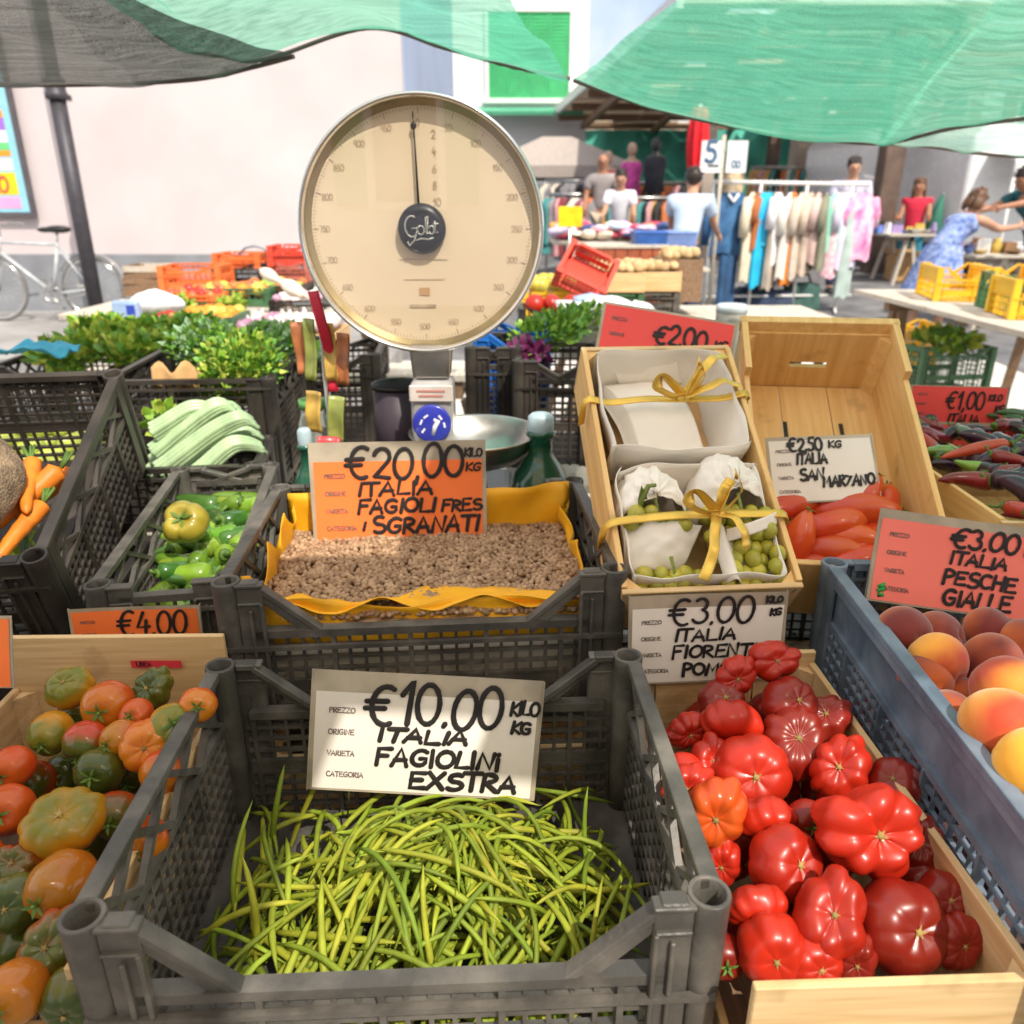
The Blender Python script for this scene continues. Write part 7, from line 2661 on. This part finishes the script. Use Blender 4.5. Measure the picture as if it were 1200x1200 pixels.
def garment(label, s, L, mat, kind='shirt', yaw=70, w=.42, mat2=None, drop=0.05, cat='shirt'):
    """a garment on a hanger: shoulders, sleeves, folds down to the hem"""
    p = rp(s, zr - drop)
    t = thing('garment', label, cat, p, (0, 0, R(yaw)), 'garments on the clothes rail')
    rg = random.Random(int(s * 1000))
    ph = rg.uniform(0, 6)
    b = MB()
    hw0 = .08
    def fn(u, v):
        a = 2 * math.pi * u
        z = -.06 - L * v
        sh = min(v / .07, 1)
        half = hw0 + (w / 2 - hw0) * sh ** .7
        if kind == 'dress': half *= 1 + .25 * max(v - .35, 0)
        if kind == 'trousers': half = w / 2 * (.8 - .05 * v)
        th = .025 + .045 * min(v * 2, 1)
        fold = 1 + .16 * min(v * 1.5, 1) * math.sin(a * 6 + ph + v * 2) + .07 * math.sin(a * 3 + v * 5 + ph)
        return (half * math.cos(a) * (1 + .06 * math.sin(a * 5 + ph) * v), th * math.sin(a) * fold, z + (.02 * math.sin(a * 4 + ph) if v > .95 else 0) - (.03 * abs(math.cos(a)) * sh if v < .2 else 0))
    b.grid(fn, 48, 18)
    if kind in ('shirt', 'jacket'):
        for sx in (-1, 1):
            LL = L * (.75 if kind == 'jacket' else .42)
            b.tube([(sx * (w / 2 - .04), 0, -.13), (sx * (w / 2 + .03), .01, -.13 - LL * .5), (sx * (w / 2 + .035), .015, -.13 - LL)], [.062, .060, .052], 14)
    b.build('cloth', mat, t)
    if mat2 is not None:
        b = MB()
        b.tube([(-.06, -.04, -.08), (0, -.066, -.16), (.06, -.04, -.08)], .018, 8)
        b.build('collar', mat2, t)
    b = MB()
    b.tube([(0, 0, drop + .022), (.018, 0, drop + .03), (.026, 0, drop + .01), (.0, 0, drop - .03), (0, 0, -.04)], .003, 6)
    b.tube([(-w / 2 + .04, 0, -.115), (0, 0, -.045), (w / 2 - .04, 0, -.115)], .004, 6)
    b.build('hanger', HANG, t)
    return t
def cm(n, c, v=.2, s=6, c2=None, bump=.2):
    return pm(n, c, .85, var=v, scale=s, col2=c2, bump=bump, bscale=14)
DEN = cm('denim', (.035, .12, .28), .3, 9, (.07, .20, .40))
gs = [
    ('denim jacket hanging broadside at the end of the rail', .12, .72, DEN, 'jacket', 8, .46, cm('white t shirt', (.8, .8, .8), .05), 'jacket'),
    ('pair of long blue jeans hanging under the denim jacket', .135, 1.34, cm('blue jeans', (.04, .11, .24), .3), 'trousers', 22, .30, None, 'trousers'),
    ('cream linen shirt next to the denim jacket', .255, 1.05, cm('cream linen', (.70, .62, .46)), 'shirt', 62, .42, None, 'shirt'),
    ('rust brown top beside the turquoise dress', .295, .66, cm('rust cloth', (.42, .13, .04)), 'shirt', 66, .40, None, 'shirt'),
    ('long turquoise dress, the brightest blue on the rail', .325, 1.12, cm('turquoise dress cloth', (.02, .46, .75), .15), 'dress', 58, .36, None, 'dress'),
    ('short sky blue top over the turquoise dress', .36, .62, cm('sky blue cloth', (.04, .50, .80), .12), 'shirt', 40, .40, None, 'shirt'),
    ('white blouse in the middle of the rail', .425, .84, cm('white blouse cloth', (.80, .78, .80), .06), 'shirt', 60, .40, None, 'blouse'),
    ('long taupe dress behind the white blouse', .40, 1.15, cm('taupe cloth', (.48, .40, .32)), 'dress', 70, .36, None, 'dress'),
    ('white shirt with an orange hem', .505, 1.02, cm('white orange cloth', (.80, .74, .66), .05), 'shirt', 56, .42, cm('brown collar', (.30, .14, .06)), 'shirt'),
    ('orange skirt showing below the white shirt', .52, 1.10, cm('orange cloth', (.85, .24, .03), .12), 'dress', 64, .30, None, 'skirt'),
    ('pale beige tunic after the orange skirt', .58, 1.02, cm('beige cloth', (.66, .56, .46)), 'shirt', 55, .42, None, 'tunic'),
    ('sand coloured tunic beside the beige one', .635, .98, cm('sand cloth', (.58, .46, .36)), 'shirt', 58, .40, None, 'tunic'),
    ('rose beige blouse with a short hem', .685, .84, cm('rose beige cloth', (.60, .42, .38)), 'shirt', 62, .40, None, 'blouse'),
    ('grey olive shirt at the dark gap of the rail', .735, .92, cm('olive cloth', (.24, .24, .17)), 'shirt', 66, .40, None, 'shirt'),
    ('mint green blouse facing outwards', .835, .72, cm('mint cloth', (.30, .66, .50), .15), 'shirt', 20, .40, None, 'blouse'),
    ('white and pink patterned dress below the mint blouse', .845, 1.02, cm('pink patterned cloth', (.85, .80, .80), .1, 14, (.80, .22, .34)), 'dress', 26, .32, None, 'dress'),
    ('pale lilac shirt between the mint and pink ones', .915, .92, cm('lilac cloth', (.70, .66, .82), .1), 'shirt', 30, .40, None, 'shirt'),
    ('bright pink and white shirt at the pillar end of the rail', .985, .82, cm('pink tie dye', (.82, .12, .40), .1, 7, (.85, .70, .78)), 'shirt', 24, .42, None, 'shirt'),
    ('grey mint long dress hanging lowest near the pillar', .925, 1.28, cm('grey mint cloth', (.42, .52, .48)), 'dress', 50, .30, None, 'dress'),
]
for (lb, s, L, mt, kd, yw, w, m2, cat) in gs:
    garment(lb, s, L * .92, mt, kd, yw, w, m2, cat=cat)
# sacks and boxes on the ground below the rail
for i, (s, w, h, c, lb) in enumerate(((.36, .5, .30, (.03, .05, .10), 'navy blue holdall on the ground under the rail'), (.68, .42, .34, (.05, .12, .10), 'dark green holdall on the ground under the rail'), (.52, .36, .26, (.05, .07, .12), 'dark blue bag between the two holdalls'))):
    p = rp(s, gz(ry) + .0)
    t = thing('holdall', lb, 'bag', p + Vector((0, .15, 0)))
    b = MB()
    b.box((0, 0, h / 2 + .004), (w, .34, h), top=(.9, .75))
    b.build('body', pm('canvas ' + str(i), c, .8, var=.3, bump=.3), t, bevel=.05, seg=3)
    b = MB()
    b.tube([(-w * .25, 0, h), (-w * .15, 0, h + .10), (w * .15, 0, h + .10), (w * .25, 0, h)], .014, 8)
    b.build('strap', M['black'], t)
# two white signs on a pole at the rail
t = thing('sign_pole', 'thin wooden pole with two white price boards at the clothes rail', 'sign', (rp(0.02, 0).x, ry - .12, 0))
z1 = at(845, 165, y=ry).z
b = MB()
b.tube([(0, 0, gz(ry)), (0, 0, z1 + .05)], .022, 10)
b.build('pole', M['wood_old'], t)
zz0, zz1 = at(845, 203, y=ry).z, at(845, 166, y=ry).z
for i, (dx, w) in enumerate(((-.13, .22), (.15, .22))):
    b = MB()
    b.box((dx, -.03 - .002 * i, (zz0 + zz1) / 2), (w, .012, zz1 - zz0))
    o = b.build('board', M['white_plastic'], t)
    b = MB()
    if i == 0:
        write(b, '5', dx - .07, zz0 + .10, .22, .020, depth=.042)
        ub = MB()
        ub.box((dx + .03, -.040, zz0 + .07), (.12, .004, .02))
        ub.build('underline', DARKGLASS, o)
    else:
        write(b, '00', dx - .05, zz0 + .05, .07, .008, depth=.042)
    b.build('lettering', pm('dark blue print', (.06, .14, .26), .6) if 'dark blue print' not in bpy.data.materials else bpy.data.materials['dark blue print'], o)
# red folded parasol
p0, p1 = at(820, 135, y=13.0), at(816, 215, y=13.0)
t = thing('folded_parasol', 'closed bright red parasol beside the pale pillar', 'parasol', (p0.x, 13.0, 0))
b = MB()
b.tube([(0, 0, gz(13)), (0, 0, p0.z + .15)], .025, 10)
b.build('pole', M['white_metal'], t)
b = MB()
RD = pm('red canvas', (.72, .01, .02), .6, var=.15)
H_ = p0.z - p1.z
b.grid(lambda u, v: ((.06 + .085 * math.sin(math.pi * min(v * .8 + .15, 1))) * math.cos(6.2832 * u) * (1 + .2 * math.sin(u * 50)), (.06 + .085 * math.sin(math.pi * min(v * .8 + .15, 1))) * math.sin(6.2832 * u) * (1 + .2 * math.sin(u * 50)), p0.z + .1 - H_ * 1.1 * v), 48, 14)
b.build('canopy', RD, t)

# ------------------------------------------------------------------ clothes stalls inside the hall
p = at(655, 198, y=17)
t = thing('gazebo', 'grey brown gazebo with a peaked roof inside the market hall', 'gazebo', (p.x, 18.3, 0))
b = MB()
zc, ze = at(655, 160, y=18).z, at(655, 194, y=17).z
W2_ = 1.55
b.add([(-W2_, -1.4, ze), (W2_, -1.4, ze), (W2_, 1.4, ze), (-W2_, 1.4, ze), (-.3, -.3, zc), (.3, -.3, zc), (.3, .3, zc), (-.3, .3, zc)],
      [(0, 1, 5, 4), (1, 2, 6, 5), (2, 3, 7, 6), (3, 0, 4, 7), (4, 5, 6, 7)])
for (a, c, d) in (((0, -1.4), (W2_ * 2, .012), 0), ((0, 1.4), (W2_ * 2, .012), 0)):
    b.box((a[0], a[1], ze - .11), (c[0], c[1], .22))
for sx in (-1, 1):
    b.box((sx * W2_, 0, ze - .11), (.012, 2.78, .22))
b.build('canopy', pm('taupe canvas', (.40, .34, .30), .8, var=.08, bump=.05), t)
for sx in (-1, 1):
    for sy in (-1, 1):
        b = MB()
        b.tube([(sx * 1.5, sy * 1.36, gz(18)), (sx * 1.5, sy * 1.36, ze)], .025, 8)
        b.build('leg', M['steel'], t)
def mini_rail(label, x0, x1, y, z, n, pal, seed, gl, grp):
    t = thing('clothes_rail', label, 'clothes rail', ((x0 + x1) / 2, y, 0))
    b = MB()
    b.tube([((x0 - x1) / 2, 0, z), ((x1 - x0) / 2, 0, z)], .025, 8)
    b.build('rail', M['steel'], t)
    for s in (-1, 1):
        b = MB()
        b.tube([(s * (x1 - x0) / 2 * .96, 0, gz(y)), (s * (x1 - x0) / 2 * .96, 0, z)], .022, 8)
        b.build('post', M['steel'], t)
    rg = random.Random(seed)
    for i in range(n):
        b = MB()
        w, L = rg.uniform(.34, .46), rg.uniform(.6, 1.0)
        ph = rg.uniform(0, 6)
        b.grid(lambda u, v: ((w / 2 * (min(v / .1, 1) ** .6 * .75 + .25)) * math.cos(6.2832 * u), (.05 + .05 * v) * math.sin(6.2832 * u) * (1 + .3 * math.sin(u * 31 + ph)), -.05 - L * v), 26, 8)
        b.tube([(0, 0, .02), (0, 0, -.07)], .006, 5)
        k = rg.randrange(len(pal))
        o = b.build('garment', pal[k][1], None, (x0 + (x1 - x0) * (i + .5) / n, y, z), (0, 0, R(rg.uniform(40, 75))))
        tag(o, pal[k][0] + ' garment on ' + gl, 'garment', pal[k][0] + ' garments on ' + grp)
pal = [(n, pm(n + ' cotton', c, .85, var=.2)) for n, c in (('maroon', (.22, .04, .05)), ('grey', (.25, .24, .25)), ('ochre', (.55, .33, .12)), ('black', (.03, .03, .03)), ('cream', (.66, .58, .48)), ('rust', (.55, .17, .06)), ('dusty pink', (.55, .28, .30)), ('teal', (.06, .25, .24)))]
pa, pb2 = at(638, 212, y=16.2), at(712, 212, y=16.2)
mini_rail('rail of dark clothes under the gazebo', pa.x, pb2.x, 16.2, pa.z, 12, pal[:5], 5, 'the rail under the gazebo', 'the gazebo rail')
pa, pb2 = at(722, 214, y=15.4), at(812, 214, y=15.4)
mini_rail('rail of warm coloured clothes in front of the teal cloth', pa.x, pb2.x, 15.4, pa.z, 13, [pal[5], pal[3], pal[6], pal[4], pal[5]], 6, 'the rail before the teal cloth', 'the teal cloth rail')
pa, pb2 = at(930, 178, y=21), at(1010, 178, y=21)
mini_rail('high rail of clothes behind the pale pillar', pa.x, pb2.x, 21, pa.z, 11, pal, 9, 'the high rail behind the pale pillar', 'the high rail')
for (a0, a1, py, yy, n, sd, lb, gl, gr) in ((640, 700, 228, 13.2, 14, 11, 'low rail of dense clothes at the gazebo front', 'the low rail at the gazebo front', 'the low gazebo rail'),
        (712, 800, 232, 12.6, 18, 12, 'low rail of dense clothes before the dress forms', 'the low rail before the dress forms', 'the low rail before the forms'),
        (880, 1000, 196, 16.5, 20, 13, 'long rail of clothes between the pillars behind the white rail', 'the long rail between the pillars', 'the long pillar rail')):
    pa, pb2 = at(a0, py, y=yy), at(a1, py, y=yy)
    mini_rail(lb, pa.x, pb2.x, yy, pa.z, n, pal, sd, gl, gr)
# bust forms with tops, above the second rail
for i, (px, py, c, lb) in enumerate(((740, 195, (.75, .10, .42), 'dress form wearing a pink and white top'), (712, 205, (.62, .08, .10), 'dress form with a red hat and dark top'), (768, 190, (.03, .03, .04), 'dress form in a black dress'), (860, 208, (.62, .48, .30), 'dress form in a straw coloured top by the white boards'))):
    q = at(px, py, y=15.0 - .2 * i)
    t = thing('dress_form', lb, 'dress form', (q.x, q.y, 0))
    b = MB()
    b.lathe([(.05, q.z - .50), (.17, q.z - .46), (.14, q.z - .25), (.18, q.z - .05), (.16, q.z + .08), (.06, q.z + .13), (.05, q.z + .20)], 20)
    b.ball((0, 0, q.z + .27), .10, 12, 8, 0, None, (.85, 1, 1.15))
    b.build('torso', pm('dummy skin ' + str(i), (.55, .36, .26) if i != 2 else (.04, .04, .04), .5), t)
    b = MB()
    b.lathe([(.185, q.z - .48), (.155, q.z - .25), (.195, q.z - .05), (.17, q.z + .06), (.12, q.z + .09)], 20)
    b.build('top', pm('form top ' + str(i), c, .8, var=.3, scale=14), t)
    b = MB()
    b.tube([(0, 0, gz(15)), (0, 0, q.z - .48)], .03, 8)
    b.build('stand', M['steel'], t)
# heaps of folded clothes on a long table
ya = 9.2
xa, xb = at(648, 300, y=ya).x, at(800, 300, y=ya).x
trestle_table('long table of folded clothes in front of the hall stalls', xa, xb, ya, ya + 1.3, at(700, 284, y=ya).z, M['wood_old'], along='x')
zt_ = at(700, 284, y=ya).z
hp = [(n, cm('folded ' + n, c)) for n, c in (('white', (.80, .78, .80)), ('pink', (.78, .42, .50)), ('pale blue', (.45, .58, .75)), ('navy', (.06, .10, .25)), ('lilac', (.60, .50, .70)), ('orange', (.80, .35, .10)), ('cream', (.75, .66, .52)), ('crimson', (.55, .06, .12)))]
rg = random.Random(19)
for i in range(130):
    k = rg.randrange(len(hp))
    b = MB()
    w, d, h = rg.uniform(.07, .12), rg.uniform(.06, .11), rg.uniform(.02, .05)
    sd = rg.uniform(0, 50)
    b.grid(lambda u, v: (w * math.cos(6.2832 * u) * abs(math.sin(math.pi * v)) ** .6 * (1 + .3 * mnoise.noise(Vector((math.cos(6.28 * u), math.sin(6.28 * u), sd)))), d * math.sin(6.2832 * u) * abs(math.sin(math.pi * v)) ** .6, -h * math.cos(math.pi * v) * (1 + .4 * mnoise.noise(Vector((math.cos(6.28 * u) * 2, math.sin(6.28 * u) * 2, v + sd))))), 18, 8)
    o = b.build('folded_garment', hp[k][1], None, (xa + (xb - xa) * rg.uniform(.03, .97), ya + 1.2 * rg.random() ** .8 + .05, zt_ + .04 + .12 * rg.random()), (rg.uniform(-.2, .2), rg.uniform(-.2, .2), rg.uniform(0, 3)))
    tag(o, hp[k][0] + ' folded garment heaped on the long table before the hall', 'garment', hp[k][0] + ' folded garments on the long table')
BR = pm('red brown board', (.34, .085, .035), .6, var=.2)
q = at(735, 306, y=7.6)
t = thing('counter', 'red brown boarded counter below the folded clothes', 'counter', (q.x, 7.9, 0))
wq = metres(88, q)
zq = at(735, 289, y=7.6).z
b = MB()
for i in range(6):
    b.box((-wq / 2 + wq * (i + .5) / 6, -.28, (zq + gz(7.6)) / 2), (wq / 6 - .006, .03, zq - gz(7.6) - .03))
b.build('front_board', BR, t, bevel=.004)
b = MB()
b.box((0, 0, zq), (wq + .06, .62, .03))
b.build('top', M['wood_old'], t, bevel=.004)
for s in (-1, 1):
    b = MB()
    b.box((s * (wq / 2 - .02), 0, (zq + gz(7.6)) / 2), (.03, .52, zq - gz(7.6) - .04))
    b.build('side_board', BR, t)
q = at(775, 290, y=7.7)
for i, (dx, c, lb) in enumerate(((-.10, (.03, .10, .34), 'dark blue storage box beside the red brown counter'), (.18, (.16, .24, .50), 'mid blue storage box beside the man in the cap'))):
    t = thing('storage_box', lb, 'box', (q.x + dx, 7.85 + .02 * i, q.z - .18))
    b = MB()
    b.box((0, 0, .15), (.27, .36, .30), top=1.06)
    b.build('body', pm('storage blue ' + str(i), c, .4), t, bevel=.012, seg=2)
    b = MB()
    b.box((0, 0, .31), (.31, .40, .025))
    b.build('lid', pm('storage lid ' + str(i), tuple(min(x * 1.3, 1) for x in c), .4), t, bevel=.008)
trestle_table('plank table for the blue storage boxes', q.x - .35, q.x + .45, 7.6, 8.1, q.z - .182, M['wood_old'], along='x')
t = thing('price_board', 'plain bright yellow board among the clothes under the gazebo', 'sign', (at(668, 266, y=9.0).x, 9.0, 0))
z0_, z1_ = at(668, 266, y=9.0).z, at(668, 242, y=9.0).z
b = MB()
b.box((0, 0, (z0_ + z1_) / 2), (metres(28, at(668, 254, y=9)), .02, z1_ - z0_))
b.build('panel', pm('bright yellow board', (.92, .66, .01), .5), t, bevel=.004)
b = MB()
b.tube([(0, .02, gz(9)), (0, .02, z1_ - .02)], .015, 8)
b.build('post', M['steel'], t)

# ------------------------------------------------------------------ white vans, canopies and tables beyond the pillar
VAN = pm('white van paint', (.80, .80, .80), .25, var=.03, coat=.6)
def van(label, x, y, yaw, s=1.0):
    t = thing('van', label, 'van', (x, y, gz(y)), (0, 0, R(yaw)), scale=s)
    side = [(-2.3, .45), (2.2, .45), (2.45, .7), (2.42, 1.05), (1.75, 1.22), (1.05, 1.95), (.7, 2.12), (-2.1, 2.15), (-2.3, 1.95)]
    b = MB()
    b.prism(side, -.95, .95, axis='y')
    b.build('body', VAN, t, bevel=.07, seg=3)
    GL = DARKGLASS
    b = MB()
    b.box((1.44, 0, 1.58), (.03, 1.6, .78), rot=(0, R(-43.8), 0))
    b.build('windscreen', GL, t)
    for sy in (-1, 1):
        b = MB()
        b.prism([(.45, 1.25), (1.55, 1.25), (1.0, 1.85), (.45, 1.9)], sy * .955, sy * .965, axis='y')
        b.build('side_window', GL, t)
    for sx in (-1.5, 1.55):
        for sy in (-1, 1):
            b = MB()
            XW = Matrix.Translation((sx, sy * .84, .33)) @ Matrix.Rotation(R(90), 4, 'X')
            b.lathe([(.17, -.1), (.30, -.11), (.33, -.08), (.33, .08), (.30, .11), (.17, .1)], 28, 0, XW, close=True)
            o = b.build('wheel', TYRE, t)
            b = MB()
            b.lathe([(0, -.08), (.18, -.09), (.18, .09), (0, .08)], 20, 0, XW)
            b.build('rim', M['steel'], o)
    for sy in (-1, 1):
        b = MB()
        b.box((2.40, sy * .68, .92), (.10, .36, .2))
        b.build('headlight', M['chrome'], t, bevel=.02)
    b = MB()
    b.box((2.40, 0, .56), (.16, 1.8, .2))
    b.build('bumper', M['black'], t, bevel=.03)
    return t
q = at(1105, 280, y=15.5)
van('white van parked beyond the brown pillar, behind the seated woman', q.x, 15.9, 8)
q = at(1215, 270, y=13.5)
van('second white van at the picture edge behind the man in teal', q.x + .5, 13.8, 4)
def canopy(label, x0, x1, y0, y1, z, drop=.3):
    t = thing('canopy', label, 'canopy', ((x0 + x1) / 2, (y0 + y1) / 2, 0), group=None)
    w, d = (x1 - x0) / 2, (y1 - y0) / 2
    b = MB()
    b.grid(lambda u, v: (-w + 2 * w * u, -d + 2 * d * v, z + .35 * v - .10 * math.sin(math.pi * u) + .02 * math.sin(u * 22)), 40, 8)
    b.grid(lambda u, v: (-w + 2 * w * u, -d, z - drop * v - .10 * math.sin(math.pi * u) + .02 * math.sin(u * 22)), 40, 3)
    o = b.build('cloth', pm('white canopy canvas', (.82, .82, .80), .8, var=.03) if 'white canopy canvas' not in bpy.data.materials else bpy.data.materials['white canopy canvas'], t)
    m_ = o.modifiers.new('thick', 'SOLIDIFY')
    m_.thickness = .01
    for sx in (-1, 1):
        for sy in (-1, 1):
            b = MB()
            b.tube([(sx * w * .97, sy * d * .97, gz((y0 + y1) / 2)), (sx * w * .97, sy * d * .97, z + (.3 if sy > 0 else -.05))], .03, 8)
            b.build('leg', M['white_metal'], t)
q = at(1050, 214, y=17.5)
canopy('wide white canopy above the white vans', q.x - .3, q.x + 6.4, 17.5, 20.5, at(1100, 196, y=17.5).z, .28)
q = at(1170, 204, y=12)
canopy('white canopy at the picture edge above the man in teal', q.x + .2, q.x + 3.4, 12.0, 14.4, at(1170, 186, y=12).z, .22)
# stall tables with wares
JM = [(n, pm(n + ' ware', c, .5, var=.3)) for n, c in (('white', (.75, .75, .75)), ('blue', (.12, .22, .55)), ('brown', (.28, .15, .07)), ('violet', (.35, .25, .50)), ('golden', (.65, .45, .10)))]
def ware_table(label, x0, x1, y, h, n, seed, gl):
    trestle_table(label, x0, x1, y, y + .9, gz(y) + h, M['wood_old'], along='x', legmat=M['wood_old'])
    rg = random.Random(seed)
    for i in range(n):
        k = rg.randrange(len(JM))
        b = MB()
        kind = rg.randrange(3)
        r, hh = rg.uniform(.04, .08), rg.uniform(.08, .2)
        if kind == 0:
            b.lathe([(0, 0), (r, 0), (r * 1.15, hh * .5), (r * .6, hh * .85), (r * .8, hh), (r * .6, hh)], 14)
        elif kind == 1:
            b.lathe([(0, .005), (r * .5, .0), (r * 1.4, hh * .4), (r * 1.45, hh * .42), (r * .5, .015), (0, .012)], 16)
        else:
            b.box((0, 0, hh * .4), (r * 2, r * 1.6, hh * .8), top=.9)
            b.box((0, 0, hh * .83), (r * 1.6, r * 1.3, hh * .06))
        nm = ('jug', 'dish', 'box')[kind]
        o = b.build(nm, JM[k][1], None, (x0 + (x1 - x0) * (i + .5) / n, y + rg.uniform(.12, .75), gz(y) + h + .002), (0, 0, rg.uniform(0, 3)))
        tag(o, JM[k][0] + ' ' + nm + ' among small wares on ' + gl, nm, JM[k][0] + ' ' + nm + ' wares on ' + gl)
q0, q1 = at(1032, 300, y=12.2), at(1088, 300, y=12.2)
ware_table('bric a brac table next to the brown pillar', q0.x, q1.x, 12.0, .72, 14, 3, 'the table by the brown pillar')
q0, q1 = at(1130, 310, y=8.8), at(1230, 310, y=8.8)
ware_table('long table of wares at which the woman in blue bends', q0.x, q1.x + .3, 8.6, .78, 22, 4, 'the table before the woman in blue')
for i, (px, y, lb) in enumerate(((1060, 12.6, 'cardboard box on the ground under the table by the pillar'), (1095, 12.2, 'white box on the ground beside the woman in blue'), (1165, 9.0, 'brown cardboard box under the long table of wares'))):
    q = at(px, 330, y=y)
    t = thing('cardboard_box', lb, 'box', (q.x, y, gz(y)))
    b = MB()
    b.box((0, 0, .19), (.5, .4, .375))
    b.build('body', M['white_plastic'] if i == 1 else M['paper_brown'], t, bevel=.008)
    for s in (-1, 1):
        b = MB()
        b.box((0, s * .27, .40), (.49, .18, .008), rot=(R(s * 28), 0, 0))
        b.build('flap', M['white_plastic'] if i == 1 else M['paper_brown'], t)
q = at(1088, 262, y=12.9)
t = thing('parasol', 'dark green closed parasol leaning behind the bric a brac table', 'parasol', (q.x, 12.95, gz(12.9)), (0, R(8), 0), scale=.72)
b = MB()
b.tube([(0, 0, 0), (0, 0, 1.75)], .02, 8)
b.build('pole', M['steel'], t)
b = MB()
b.lathe([(.03, 1.72), (.13, 1.3), (.20, .95), (.18, .9), (.03, .95)], 16)
b.build('canopy', pm('dark green canvas', (.03, .16, .11), .7), t)

# ------------------------------------------------------------------ people
SH_BLUE = cm('light blue shirt cloth', (.52, .64, .80), .08)
TR_DARK = cm('dark trousers cloth', (.05, .06, .12), .2)
TR_BEI = cm('beige trousers cloth', (.50, .42, .32), .1)
HAIR_D = pm('dark hair', (.03, .02, .015), .5, var=.3)
HAIR_B = pm('brown hair', (.12, .055, .025), .5, var=.3)
CAPM = pm('white cap cloth', (.80, .80, .78), .8, var=.05)
def stand_at(px, y, dz=0.0):
    return (at(px, 300, y=y).x, y, gz(y) + dz)
person('man in a white cap and light blue shirt bending over crates', stand_at(800, 8.6), -25, 1.66, 22, ((40, 25), (35, 25)), ((2, 0), (0, 0)), 5, shirt=SH_BLUE, trousers=TR_DARK, hair=HAIR_D, cap=CAPM)
person('man in a lilac shirt standing behind the clothes rail, dark hair', stand_at(985, 11.3), 170, 1.72, 4, ((10, 20), (10, 20)), shirt=cm('lilac shirt cloth', (.62, .60, .74)), trousers=TR_DARK, hair=HAIR_D)
person('woman in a red top with long brown hair behind the bric a brac table', stand_at(1064, 13.0, -.22), 150, 1.66, 6, ((25, 70), (25, 70)), skin=SKIN2, shirt=cm('red top cloth', (.68, .03, .07)), trousers=cm('teal skirt cloth', (.04, .25, .38)), hair=HAIR_B, hair_len=.30, sleeve=.2, female=True)
person('woman in a blue patterned dress bending over the wares', stand_at(1098, 8.15), -62, 1.62, 48, ((78, 18), (70, 25)), skin=SKIN, dress=cm('blue patterned cloth', (.10, .18, .48), .2, 22, (.40, .48, .74)), hair=HAIR_B, hair_len=.14, female=True)
person('man in a teal shirt reaching across the table of wares', stand_at(1216, 9.9), 100, 1.74, 38, ((75, 8), (66, 10)), ((0, 0), (0, 0)), 0, skin=SKIN2, shirt=cm('dark teal shirt cloth', (.02, .11, .13)), trousers=TR_DARK, hair=HAIR_D)
person('bald seller in a grey shirt between the rails of the hall', stand_at(702, 13.2), 178, 1.80, 3, ((15, 30), (10, 40)), shirt=cm('grey shirt cloth', (.32, .28, .27)), trousers=TR_BEI, skin=SKIN2)
person('woman in a white blouse among the folded clothes, short dark hair', stand_at(724, 11.4), 170, 1.58, 12, ((30, 50), (35, 40)), shirt=cm('white blouse fabric', (.75, .75, .80)), trousers=TR_DARK, hair=HAIR_D, female=True)
person('person in an orange top standing by the brown pillar', stand_at(1050, 15.0), 165, 1.55, 2, ((10, 30), (12, 30)), shirt=cm('orange top cloth', (.72, .28, .10)), trousers=TR_BEI, hair=HAIR_D, female=True)
person('person in a cream shirt looking at wares near the white van', stand_at(1098, 14.2), 200, 1.60, 16, ((35, 40), (35, 40)), shirt=cm('cream shirt cloth', (.72, .66, .55)), trousers=TR_BEI, hair=HAIR_D)
